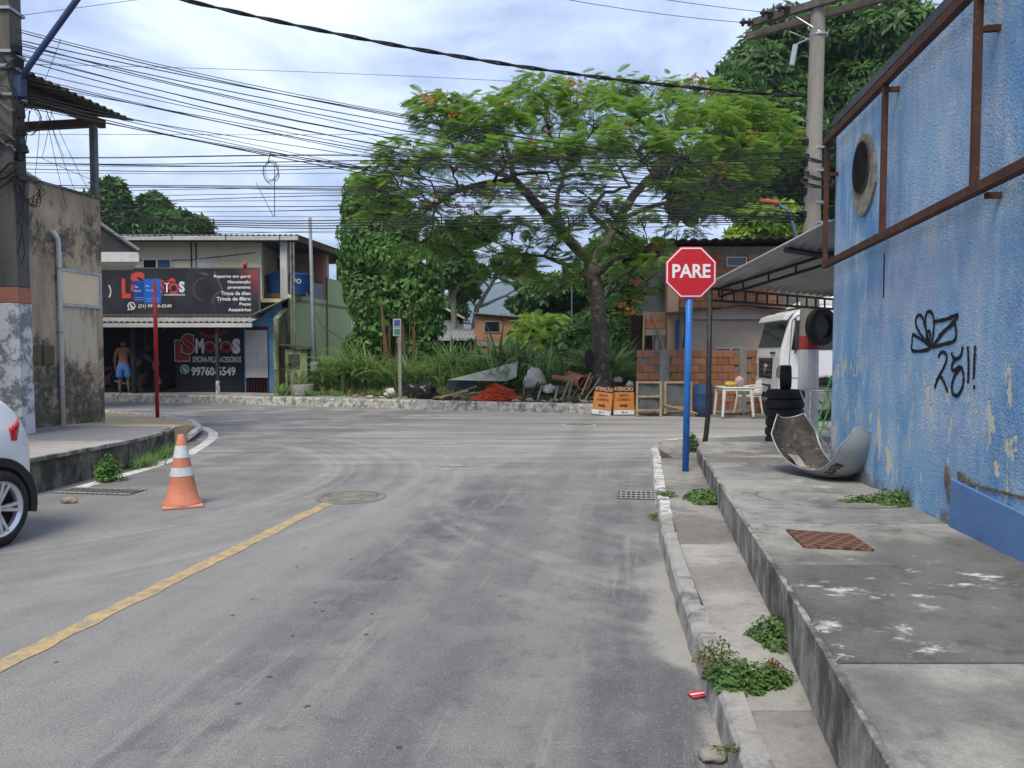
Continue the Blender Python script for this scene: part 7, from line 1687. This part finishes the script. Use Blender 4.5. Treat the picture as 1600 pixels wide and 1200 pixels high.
# ---- generic tree
def leafy(name, label, trunk, blobs, n, tmpl, size, mat, shell=.6, up=.3, bark=A_BARKL, r0=.15, group=None, cat='tree', droop=0.0):
    t = thing(name, label, cat, (0, 0, 0), 0, group)
    if trunk:
        mb = MB()
        for path in trunk:
            Q = []
            for i in range(len(path) - 1): Q += wig(path[i], path[i + 1], 3, .06)[:-1]
            Q.append(Vector(path[-1])); rr0 = r0 * (1 if path is trunk[0] else .55); mb.tube(Q, [rr0 * (1 - .72 * i / (len(Q) - 1)) for i in range(len(Q))], 8)
        tipz = trunk[0][-1]
        for (c, r) in blobs:
            s0 = min((p for path in trunk for p in path[1:]), key=lambda p: (Vector(p) - Vector(c)).length); mb.tube(wig(s0, c, 4, .12), [r0 * .35, r0 * .3, r0 * .24, r0 * .18, r0 * .1], 6)
            for q in range(5):
                d = Vector(rdir(1)[0]); mb.tube([Vector(c), Vector(c) + Vector((d.x * r[0], d.y * r[1], d.z * r[2])) * .8], [r0 * .12, r0 * .05], 5)
        mb.build('trunk', bark, t, smooth=True)
    P, Nn = in_ellipsoids(blobs, n, shell)
    V, Fc = tmpl; m_ = len(P)
    Zd = norm(Nn + rng.normal(0, .45, (m_, 3)) + np.array([0, 0, up])); X = rdir(m_) + np.array([0, 0, -droop])
    scatter('crown', V, Fc, P, X, Zd, rng.choice([.6, .8, 1.0, 1.35], m_) * rng.uniform(.8, 1.2, m_) * size, mat, t)
    return t
def blob_px(px, py, rx, ry, Y, ydepth=.9):
    k = Y / FPX; c = D(px, py, Y); return (tuple(c), (rx * k, rx * k * ydepth, ry * k))
# big dark mango at the back right
YM = 34
mbl = [(1180, 120, 60, 50), (1240, 75, 75, 55), (1320, 60, 80, 50), (1390, 60, 70, 50), (1440, 120, 70, 60), (1290, 140, 90, 60), (1370, 150, 80, 60), (1210, 190, 80, 60), (1330, 230, 80, 60), (1150, 160, 40, 40), (1140, 245, 60, 45), (1230, 260, 70, 45), (1100, 300, 50, 30), (1180, 310, 45, 32), (1290, 300, 60, 40), (1060, 270, 40, 28), (1075, 320, 34, 18), (1240, 345, 36, 26), (1400, 230, 70, 60), (1480, 190, 60, 60)]
mbl2 = [blob_px(a, b, c * .98, d * .98, YM + rt.uniform(-2.5, 2.5)) for a, b, c, d in mbl]
b0 = D(1235, 560, YM); b0.z = 0.05
leafy('mango_tree', 'huge dark green domed tree rising behind the canopy and pole', [[b0, D(1230, 420, YM), D(1240, 330, YM), D(1260, 230, YM), D(1290, 150, YM)], [D(1235, 350, YM), D(1190, 290, YM), D(1150, 250, YM)], [D(1240, 320, YM), D(1300, 250, YM), D(1370, 180, YM)]], mbl2, 15000, whorl_template(8, .15), .46, L_MANG, .55, .35, A_BARK, .5, droop=.2)
leafy('back_tree', 'brighter green leafy tree just above the canopy roof', [[Vector((11.2, 31, 0)), D(1215, 420, 31), D(1215, 350, 31)]], [blob_px(1205, 350, 50, 36, 31), blob_px(1240, 370, 40, 26, 31), blob_px(1170, 372, 34, 16, 31)], 2600, whorl_template(6, .22), .34, L_LIME, .3, .3, A_BARKL, .15)
# trees behind the workshop
Yq = 38
for (lab, bl, base_px, mat_) in (('dark leafy tree rising above the workshop roof behind the stained wall', [(170, 320, 30, 30), (195, 350, 40, 25), (150, 350, 40, 40), (175, 300, 20, 18)], 170, L_MANG), ('broad dark tree behind the workshop roof with a pointed top', [(240, 345, 45, 26), (275, 355, 40, 22), (240, 325, 22, 22), (305, 358, 26, 14), (215, 360, 40, 20)], 245, L_MANG)):
    Bs = [blob_px(a, b, c, d, Yq + rt.uniform(-1, 1)) for a, b, c, d in bl]; b0 = D(base_px, 500, Yq); b0.z = .1
    leafy('back_tree', lab, [[b0, D(base_px, 420, Yq), D(base_px, 350, Yq)]], Bs, 2600, whorl_template(7, .18), .42, mat_, .4, .3, A_BARK, .25, 'trees behind the workshop')
# mid-distance trees beyond the vacant lot
Yb2 = 33
specs = [('slender pale-trunked tree with airy crown behind the vine column', [(700, 375, 34, 20), (738, 360, 38, 17), (712, 412, 30, 16), (690, 430, 26, 18)], [[(705, 500), (708, 460), (722, 430), (735, 390)], [(722, 430), (700, 400), (694, 360)]], 3300, L_BACK, 34),
         ('leafy tree with two leaning pale trunks behind the grey tin roof', [(735, 425, 28, 12), (800, 412, 34, 14), (838, 445, 32, 16), (725, 455, 22, 14), (815, 475, 22, 10)], [[(720, 520), (745, 480), (765, 450), (780, 425)], [(745, 480), (790, 462), (820, 445)]], 3000, L_BACK, 36),
         ('dense dark tree behind the little brick hut', [(860, 455, 40, 24), (885, 475, 46, 34), (860, 500, 42, 26), (905, 440, 30, 26), (880, 515, 44, 24)], [[(880, 550), (880, 480), (875, 440)]], 6500, L_MANG, 33),
         ('dense green tree behind the flame tree trunk', [(960, 440, 44, 40), (985, 490, 40, 36), (950, 510, 44, 34), (1010, 420, 34, 34), (1000, 540, 30, 24), (965, 390, 40, 24)], [[(965, 555), (965, 500), (970, 450)]], 7000, L_BACK, 29),
         ('far dark tree closing the gap above the brick hut', [(800, 508, 26, 12), (705, 485, 26, 22), (672, 480, 26, 26)], [[(705, 540), (705, 500)]], 1800, L_MANG, 44)]
for lab, bl, tr, n, mat_, Yx in specs:
    Bs = [blob_px(a, b, c, d, Yx + rt.uniform(-1, 1)) for a, b, c, d in bl]
    trk_ = [[D(a, b, Yx) for a, b in path] for path in tr]; trk_[0][0].z = .1
    leafy('lot_tree', lab, trk_, Bs, n, whorl_template(6, .2), .32, mat_, .25, .3, A_BARKL if mat_ is L_BACK else A_BARK, .16, 'trees beyond the vacant lot')
leafy('lime_shrub', 'bright yellow-green feathery shrub in front of the brick hut', [[Vector((*D(838, 560, 27)[:2], .1)), D(838, 540, 27), D(838, 515, 27)]], [blob_px(835, 515, 34, 22, 27), blob_px(860, 505, 28, 18, 27), blob_px(815, 525, 24, 14, 27), blob_px(845, 540, 40, 16, 27)], 900, frond_template(), .42, L_LIME, .2, .6, A_BARKL, .05, None, 'shrub')
leafy('green_shrub', 'mid green bushy shrub behind the flame tree trunk', [[Vector((*D(905, 560, 25)[:2], .1)), D(905, 550, 25), D(905, 530, 25)]], [blob_px(900, 530, 34, 24, 25), blob_px(970, 545, 34, 30, 25), blob_px(980, 520, 22, 20, 25), blob_px(930, 555, 40, 20, 25)], 2400, whorl_template(6, .24), .24, L_VINE, .2, .4, A_BARKL, .05, None, 'shrub')
# vine-clad column
Yv = 25.0
vb = [blob_px(580, 320, 46, 40, Yv), blob_px(575, 380, 48, 50, Yv), blob_px(600, 400, 55, 55, Yv), blob_px(650, 420, 42, 48, Yv), blob_px(585, 460, 48, 52, Yv), blob_px(640, 470, 52, 48, Yv), blob_px(590, 510, 40, 34, Yv), blob_px(660, 505, 36, 28, Yv), blob_px(565, 300, 30, 26, Yv), blob_px(620, 350, 40, 34, Yv), blob_px(548, 420, 18, 40, Yv), blob_px(675, 450, 18, 36, Yv), blob_px(570, 540, 34, 26, Yv), blob_px(655, 540, 36, 22, Yv), blob_px(556, 350, 22, 60, Yv)]
b0 = D(610, 590, Yv); b0.z = .15
leafy('vine_column', 'old trunk smothered by a tall dense green vine beside the workshop', [[b0, D(605, 520, Yv), D(600, 440, Yv), D(590, 330, Yv)], [Vector((*D(645, 590, Yv)[:2], .15)), D(645, 520, Yv), D(640, 450, Yv)]], vb, 23000, leaf_template(), .165, L_VINE, .72, .1, A_BARK, .35, None, 'tree', 1.2)
vm = MB()
for k in range(18):
    px = rt.uniform(592, 650); z1_ = D(px, rt.uniform(470, 530), Yv - .9).z; x = D(px, 500, Yv - .9).x; dy_ = rt.uniform(-.4, .3)
    vm.tube([(x, Yv - .9 + dy_, z1_), (x + rt.uniform(-.1, .1), Yv - .9 + dy_, z1_ * .5), (x + rt.uniform(-.15, .15), Yv - .8 + dy_, .2)], rt.choice((.012, .018, .03)), 5)
vm.tube([(D(612, 560, Yv - 1.1).x, Yv - 1.1, .2), (D(596, 480, Yv - 1.1).x, Yv - 1.1, D(596, 478, Yv - 1.1).z)], .04, 6)
vco = [o for o in bpy.data.objects if o.name.startswith('vine_column')][0]
vm.build('hanging_stems', A_WOODB, vco)
# tall guinea grass, one mass
def grass(name, lab, pts, tm, size, mat):
    P = np.array(pts); n = len(P); a = rng.uniform(0, 2 * pi, n); X = np.stack([np.cos(a), np.sin(a), np.zeros(n)], 1); Z = norm(np.array([[0, 0, 1.0]] * n) + rng.normal(0, .10, (n, 3)))
    o = scatter(name, *tm, P, X, Z, np.array([(.55 + .75 * (.5 + mnoise.noise(Vector((p[0] * .9, p[1] * .9, 3))))) for p in pts]) * rng.uniform(.7, 1.2, n) * size, mat); tag(o, lab, 'grass', None, 'stuff'); return o
def hb(a): return 1.0
pts = []; pts2 = []
for k in range(1500):
    a = rt.uniform(-10.2, .2); b = 1.9 + abs(rt.gauss(0, 1)) * 2.2
    px = 800 + FPX * F(a, b).x / F(a, b).y
    if px < 462: continue
    if 690 < px < 930 and b < 2.5 and rt.random() < .7: continue
    pts.append(tuple(F(a, b, .2)))
third = len(pts) // 3
grass('tall_grass', 'tall arching green grass filling the vacant lot', pts[:third], tuft_template(9, .75, 6, .021, 1), 1.6, L_GRAS)
grass('tall_grass', 'tall arching green grass filling the vacant lot', pts[third:2 * third], tuft_template(9, 1.0, 6, .023, 2), 1.55, L_GRAS)
grass('tall_grass', 'tall arching green grass filling the vacant lot', pts[2 * third:], tuft_template(8, .6, 6, .019, 3), 1.6, L_GRAS)
pts = []
for k in range(420):
    px = rt.gauss(790, 70); b = rt.uniform(2.6, 5.0); p = FP(px, b, .2); pts.append(tuple(p))
for k in range(60):
    p = FP(rt.gauss(915, 18), rt.uniform(1.9, 2.8), .2); pts.append(tuple(p))
grass('blade_grass', 'dark upright sword-like grass behind the rubbish heap', pts, tuft_template(10, .4, 5, .028, 5), 1.6, leafmat('sword_leaf', (.045, .11, .05), (.085, .17, .07), (.14, .23, .10), .3))
pts = [tuple(FP(rt.uniform(470, 930), rt.uniform(.75, 1.9), .235)) for k in range(520)]
grass('short_grass', 'short patchy grass along the back of the far pavement', pts, tuft_template(10, .9, 3, .022, 6), .30, L_GRAS)
pts = [tuple(FP(rt.choice((rt.gauss(560, 40), rt.gauss(720, 25), rt.gauss(690, 40))), rt.uniform(1.3, 2.2), .235)) for k in range(110)]
grass('dry_grass', 'withered straw-coloured grass at the lot edge', pts, tuft_template(9, 1.0, 4, .014, 7), .7, L_DRY)
# creepers on ground at left by meter
pts = [tuple(Vector((rt.uniform(-7.2, -6.2), rt.uniform(22.7, 24.0), .23))) for k in range(70)]
grass('short_grass', 'short grass at the foot of the meter niche', pts, tuft_template(9, .8, 3, .024, 8), .34, L_GRAS)

# ---- little brick hut, tin roof and pale house far in the lot
Yc = 31
A_BRKF = Mat('far_brick', (.35, .15, .08), .92, 0, .15)
if True:
    m = A_BRKF; bt = m.n('TexBrick'); p = m.pos(); m.set(bt.inputs[0], m.map(p, (1, 1, 1), (pi / 2, 0, 0))); bt.inputs['Scale'].default_value = 1.0
    bt.inputs['Brick Width'].default_value = .3; bt.inputs['Row Height'].default_value = .2; bt.inputs['Mortar Size'].default_value = .012
    bt.inputs['Color1'].default_value = (.40, .19, .12, 1); bt.inputs['Color2'].default_value = (.31, .145, .095, 1); bt.inputs['Mortar'].default_value = (.27, .22, .18, 1); m.col(m.mix(.4, bt.outputs[0], m.ramp(m.noise(3, 5, .7, p), [(.3, .7), (.7, 1.1)]), 'MULTIPLY'))
hut = thing('brick_hut', 'small bare brick hut with one dark square window behind the tall grass', 'hut', (0, 0, 0))
def cx_(px): return SX(px, Yc)
def cz_(py): return SZ(py, Yc)
mb = MB(); mb.prism([(cx_(742), Yc, cz_(532)), (cx_(812), Yc, cz_(532)), (cx_(812), Yc, cz_(497)), (cx_(742), Yc, cz_(491))], (0, 3.5, 0)); mb.build('upper_wall', A_BRKF, hut)
mb = MB(); mb.bb(cx_(742.5), cx_(812), Yc + .02, Yc + 3.4, .1, cz_(532)); mb.build('lower_wall', A_BRKF, hut)
mb = MB(); mb.bb(cx_(741), cx_(800), Yc - .05, Yc + .015, cz_(541), cz_(533)); mb.build('beam', A_CONC, hut)
mb = MB(); mb.bb(cx_(756.5), cx_(782), Yc - .03, Yc - .002, cz_(520), cz_(501)); w_ = mb.build('window_surround', A_CONC, hut)
mb = MB(); mb.bb(cx_(758), cx_(780), Yc - .04, Yc - .031, cz_(518), cz_(503)); mb.build('window_opening', A_DARK, hut)
mb = MB(); mb.prism([(cx_(740), Yc - .2, cz_(491) + .03), (cx_(816), Yc - .2, cz_(497.5) + .03), (cx_(816), Yc - .2, cz_(496) + .03), (cx_(740), Yc - .2, cz_(489.5) + .03)], (0, 4, 0)); mb.build('roof', A_CONC, hut)
mb = MB(); mb.bb(cx_(868), cx_(900), Yc + 1, Yc + 4, .1, cz_(513)); mb.build('side_wall', A_BRKF, hut)
sd2 = thing('tin_roof_shed', 'low open shed with weathered corrugated roof left of the brick hut', 'shed', (0, 0, 0))
mb = MB(); Yd = 30.2; x0, x1 = SX(668, Yd), SX(741, Yd)
mb.grid(lambda s, t: Vector((x0 + (x1 - x0) * (s + t * .12 * (1 - s)), Yd + 2.4 * t, SZ(529, Yd) + (.45 * t) + .025 * sin(s * 2 * pi * 11))), 100, 3); mb.build('roof', dirty('old_corrugated', (.27, .27, .265), (.19, .19, .185), 3, .9, .2), sd2, smooth=True, solid=.012)
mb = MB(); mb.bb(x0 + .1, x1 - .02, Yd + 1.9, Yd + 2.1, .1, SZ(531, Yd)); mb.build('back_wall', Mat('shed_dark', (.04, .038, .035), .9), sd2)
mb = MB()
for x in (x0 + .15, x1 - .15): mb.tube([(x, Yd + .15, .1), (x, Yd + .15, SZ(530, Yd))], .05, 6)
mb.build('post', A_WOODB, sd2)
ph = thing('pale_house', 'pale green house with cream gable roof glimpsed behind trees', 'house', (0, 0, 0)); Yp = 42
mb = MB(); mb.bb(SX(690, Yp), SX(716, Yp), Yp, Yp + 5, .1, SZ(500, Yp)); mb.build('wall', dirty('mint_wall', (.38, .46, .44), (.32, .39, .37), 2), ph)
mb = MB(); mb.prism([(SX(668, Yp), Yp - .6, SZ(490, Yp)), (SX(685, Yp), Yp - .6, SZ(474, Yp)), (SX(728, Yp), Yp - .6, SZ(497, Yp)), (SX(726, Yp), Yp - .6, SZ(499, Yp)), (SX(685, Yp), Yp - .6, SZ(478, Yp)), (SX(668, Yp), Yp - .6, SZ(494, Yp))], (0, 5.5, 0)); mb.build('roof', dirty('cream_roof', (.52, .44, .34), (.42, .35, .27), 3), ph)
mb = MB(); mb.tube([(SX(894, 30), 30, .1), (SX(893, 30), 30, SZ(437, 30))], .03, 6); o = mb.build('thin_mast', A_METAL, None); tag(o, 'thin grey mast behind the flame tree trunk', 'pole')
# distant forested mountain
mt_ = MB(); 
def mtn(s, t):
    x = -900 + 1700 * s; prof_ = 145 * math.exp(-((x + 30) / 150) ** 2) + 120 * math.exp(-((x - 380) / 260) ** 2) + 90 * math.exp(-((x + 520) / 240) ** 2)
    h = prof_ * (t ** .8) * (1 + .12 * mnoise.noise(Vector((s * 22, t * 5, 0))))
    return Vector((x, 1150 + 500 * t, -1 + h))
mt_.grid(mtn, 80, 14); struct('mountain', mt_, dirty('forest_slope', (.025, .05, .022), (.045, .075, .035), .03, .95, 0), smooth=True)
# ------------------------------------------------------------------ overhead cables
rc = random.Random(17)
def cable(p0, p1, sag, r, label, mat=A_CABLE, n=16, group='cables strung across the crossing', name='overhead_cable', wob=0.0):
    p0, p1 = Vector(p0), Vector(p1); P = []
    for i in range(n + 1):
        t = i / n; P.append(p0.lerp(p1, t) + Vector((0, 0, -sag * 4 * t * (1 - t) + wob * sin(t * 9 + p0.z * 7) * sin(pi * t))))
    mb = MB(); mb.tube(P, r * .66, 5); o = mb.build(name, mat, None, smooth=True); tag(o, label, 'cable', group); return o
LX, LY = lx + .23, ly - .05
def RPt(py, side=-.18): return Vector((RPX + .05 + side, RPY - .05, D(1270, py, RPY).z))
def LPt(py): return Vector((LX, LY, D(45, py, LY).z))
fan = [(45, 205), (49, 212), (62, 222), (66, 230), (70, 226), (82, 240), (85, 246), (92, 262), (108, 268), (116, 276), (128, 284), (142, 290), (148, 300), (152, 296), (157, 306), (161, 315), (166, 322), (120, 252), (75, 300)]
for k, (a, b) in enumerate(fan):
    cable(LPt(a), RPt(min(345, b + 42 + rc.uniform(-14, 14))), rc.uniform(.08, .42), rc.choice((.007, .009, .012)), 'black cable fanning from the dark left pole to the painted pole', group='cables from the dark pole to the painted pole', wob=rc.uniform(0, .03))
left0 = lambda py, Y=17.0: D(-90, py, Y)
hor = [212, 241, 246, 250, 252, 257, 262, 269, 286, 290, 293, 297, 301, 307, 311, 318, 322, 328, 331, 335, 360, 371]
for k, a in enumerate(hor):
    e_ = RPt(min(348, 196 + (a - 205) * 1.02 + rc.uniform(-8, 14)))
    cable(left0(a + rc.uniform(-2, 2)), e_, rc.uniform(-.03, .12), (.016 if a in (250, 252) else rc.choice((.008, .010, .013))), 'dark telephone cable running level along the crossing street', group='level cables along the crossing street', wob=rc.uniform(0, .05))
for k in range(4):
    cable(left0(337 + k * 1.6), RPt(338 + k * 3), .05 + .02 * k, .016, 'thick bundled cable low over the workshop roof', group='bundled cables over the workshop roof', wob=.06)
# twisted power cable
p0, p1 = Vector((LX - .2, LY, D(18, -75, LY).z)), RPt(152); P = []; mb = MB()
for s_ in (0, pi):
    Q = []
    for i in range(91):
        t = i / 90; c = p0.lerp(p1, t) + Vector((0, 0, -.35 * 4 * t * (1 - t))); Q.append(c + Vector((0, cos(t * 70 + s_) * .018, sin(t * 70 + s_) * .018)))
    mb.tube(Q, .017, 6)
o = mb.build('power_cable', A_CABLE, None, smooth=True); tag(o, 'thick twisted black power cable sweeping down to the painted pole', 'cable')
cable((LX - .2, LY, 8.9), Vector((RPX + .07 - .13, RPY - .2, 7.62)) + ADIR * 1.35, .45, .008, 'thin high wire to the lower crossarm insulator', group='high wires at the crossarm')
cable((LX - .2, LY, 9.1), Vector((RPX + .07 - .2, RPY - .2, 7.66)) + ADIR * .85, .40, .008, 'thin high wire to the upper crossarm insulator', group='high wires at the crossarm')
cable((LX - .2, LY, D(20, 28, LY).z), (4, 19, 12.5), .15, .006, 'thin wire rising across the sky from the dark pole', group='high wires at the crossarm')
cable(LPt(100), RPt(160), -.1, .006, 'thin grey wire just below the twisted power cable', A_CABLEG)
cable(RPt(170), RPt(165) + Vector((9, 3, .6)), .2, .012, 'cable leaving the painted pole behind the blue building', group='cables leaving the painted pole')
cable(RPt(215), RPt(205) + Vector((9, 3, .3)), .2, .012, 'cable leaving the painted pole behind the blue building', group='cables leaving the painted pole')
cable(RPt(190), RPt(180) + Vector((9, 3, .4)), .2, .012, 'cable leaving the painted pole behind the blue building', group='cables leaving the painted pole')
# drop wires on the left
drops = [((66, 150), (100, 245)), ((70, 165), (118, 300)), ((72, 180), (105, 330)), ((95, 60), (45, 180)), ((62, 200), (52, 300)), ((78, 170), (140, 300)), ((85, 150), (66, 245)), ((60, 245), (300, 335))]
for (a, b) in drops:
    Ya = 11.1; cable(D(*a, Ya), D(*b, 12.3), .05, .006, 'slack drop wire hanging beside the dark pole', group='slack drop wires by the dark pole')
for (px, py, r, n) in ((423, 268, .19, 5),):
    c = D(px, py, 15.2); mb = coil(tuple(c), r, n, None, .04); mb.tube([c + Vector((-.05, 0, r)), c + Vector((0, 0, r + .18))], .01, 5); mb.tube([c + Vector((.08, 0, r * .6)), D(429, 338, 15.2)], .008, 5); mb.tube([D(400, 285, 15.2), D(427, 338, 15.2)], .006, 5)
    o = mb.build('cable_coil', A_CABLE, None); tag(o, 'loose coil of spare cable hanging from the level cables', 'cable coil')
# ------------------------------------------------------------------ weeds and grass in the cracks
def weed(c, rx, ry, h, n, label, mat=L_WEED, size=.045, stems=True, extra=None):
    t = thing('weed', label, 'plant', (c[0], c[1], c[2]), 0)
    mb = MB()
    for k in range(10):
        a = rc.uniform(0, 2 * pi); r = rc.uniform(.2, .9); mb.tube([(0, 0, 0), (cos(a) * rx * r * .5, sin(a) * ry * r * .5, h * .6), (cos(a) * rx * r, sin(a) * ry * r, h * rc.uniform(.4, .9))], [.004, .003, .002], 4)
    mb.build('stems', L_WEED, t); n = int(n * 1.9)
    a = rng.uniform(0, 2 * pi, n); r = np.sqrt(rng.uniform(0, 1, n)); hh = h * (1 - r ** 2 * .8) * rng.uniform(.15, 1.05, n)
    lump_ = 1 + .3 * np.sin(a * 3 + 1); P = np.stack([np.cos(a) * r * rx * lump_, np.sin(a) * r * ry * lump_, hh], 1)
    Z = norm(np.stack([np.cos(a) * .5, np.sin(a) * .5, np.ones(n)], 1) + rng.normal(0, .5, (n, 3)))
    scatter('leaves', *leaf_template(), P, rdir(n), Z, rng.uniform(.5, 1.3, n) * size * .68, mat, t); return t
L_OLIV = leafmat('olive_weed', (.10, .11, .03), (.16, .15, .045), (.22, .20, .08), .3)
c = G(1160, 1072, .12); weed((c.x, c.y, .118), .17, .10, .11, 520, 'broad low weed spreading over the kerb toward the platform', size=.040)
c = G(1128, 1050, .13); weed((c.x - .01, c.y + .02, .13), .10, .09, .15, 300, 'taller olive weed growing on the kerb edge', L_OLIV, .026)
c = G(1205, 1066, .12); weed((c.x, c.y, .118), .10, .06, .08, 200, 'low green weed beside the reddish leaves near the platform face', size=.034)
c = G(1208, 1050, .12); weed((c.x, c.y + .02, .118), .055, .03, .06, 70, 'small reddish-brown dying weed at the platform foot', leafmat('red_leaf', (.20, .06, .035), (.28, .10, .05), (.18, .10, .05), .3), .028)
c = G(1208, 1002, .12); weed((c.x + .02, c.y, .118), .13, .13, .13, 420, 'leafy green weed against the platform face', size=.040)
c = G(1105, 782, .12); weed((c.x, c.y, .118), .22, .18, .11, 420, 'bright weed patch against the platform face behind the kerb', size=.06)
c = G(1081, 705, .12); weed((c.x, c.y, .118), .10, .12, .28, 260, 'grassy weed at the end of the platform by the stop sign', size=.07)
c = G(1030, 810, .0); weed((c.x - .02, c.y, .002), .08, .09, .05, 110, 'small weed in the gutter at the white kerb', L_OLIV, .035)
c = G(1043, 775, .12); weed((c.x, c.y, .12), .08, .08, .06, 110, 'small weed behind the white kerb stones', L_WEED, .035)
c = G(1150, 1172, .13); weed((c.x - .02, c.y, .12), .07, .02, .03, 70, 'withered creeper crossing the kerb joint', L_OLIV, .02)
for (px, py, rx, ry, h, n, lab) in ((1400, 797, .22, .12, .12, 260, 'weed clump at the foot of the blue wall beside the round lid'), (1350, 795, .22, .06, .07, 160, 'thin weed creeping along the rim of the round lid'), (1425, 795, .10, .08, .16, 120, 'upright weed nearest the plaster break on the blue wall')):
    c = G(px, py, .33); weed((c.x, c.y, zplat(c.y)), rx, ry, h, n, lab, L_WEED, .05)
def lweed(px, py, rx, ry, h, n, lab, tall=False):
    c = G(px, py); 
    if tall:
        pts = [(c.x + rt.gauss(0, rx * .5), c.y + rt.gauss(0, ry * .5), .002) for k in range(n)]
        o = scatter('grass_tuft', *tuft_template(10, .7, 3, .016, 9), np.array(pts), rdir(n), norm(np.array([[0.15, 0, 1.0]] * n) + rng.normal(0, .15, (n, 3))), rng.uniform(.7, 1.2, n) * h, L_GRAS); tag(o, lab, 'grass')
    else: weed((c.x, c.y, .002), rx, ry, h, n, lab, L_VINE, .07)
lweed(170, 752, .16, .12, .34, 300, 'leafy weed against the mossy platform face by the long drain')
lweed(222, 730, .2, .30, .26, 36, 'thick grass tuft at the mossy platform foot', True)
lweed(250, 716, .16, .38, .26, 40, 'long grass at the mossy platform end by the cone', True)
lweed(268, 706, .08, .2, .20, 18, 'grass wisps at the platform corner beside the ramp', True)
c = G(120, 654, zl(12.5)); weed((c.x - .12, c.y, zl(12.5)), .22, .10, .16, 220, 'small green weed at the foot of the stained wall', L_VINE, .06)
c = G(75, 660, zl(12)); weed((c.x - .1, c.y, zl(12)), .30, .08, .06, 160, 'mossy weeds along the stained wall base', L_VINE, .05)
c = FP(486, 1.9); weed((c.x, c.y, .235), .5, .3, .35, 260, 'leafy weeds behind the concrete ring', L_VINE, .10)
# ------------------------------------------------------------------ thin humid air that turns the far slope blue
hz_ = MB(); hz_.bb(-705, 705, -305, 1905, -1.2, 190)
hm_ = bpy.data.materials.new('haze_air'); hm_.use_nodes = True; nt = hm_.node_tree; nt.nodes.clear()
ho = nt.nodes.new('ShaderNodeOutputMaterial'); hv = nt.nodes.new('ShaderNodeVolumePrincipled'); hv.inputs['Color'].default_value = (.62, .76, .97, 1); hv.inputs['Density'].default_value = .00045
nt.links.new(hv.outputs[0], ho.inputs['Volume'])
ho_ = hz_.build('haze', None); ho_.data.materials.append(hm_); tag(ho_, 'thin bluish humid air over the whole place', 'haze', None, 'stuff')
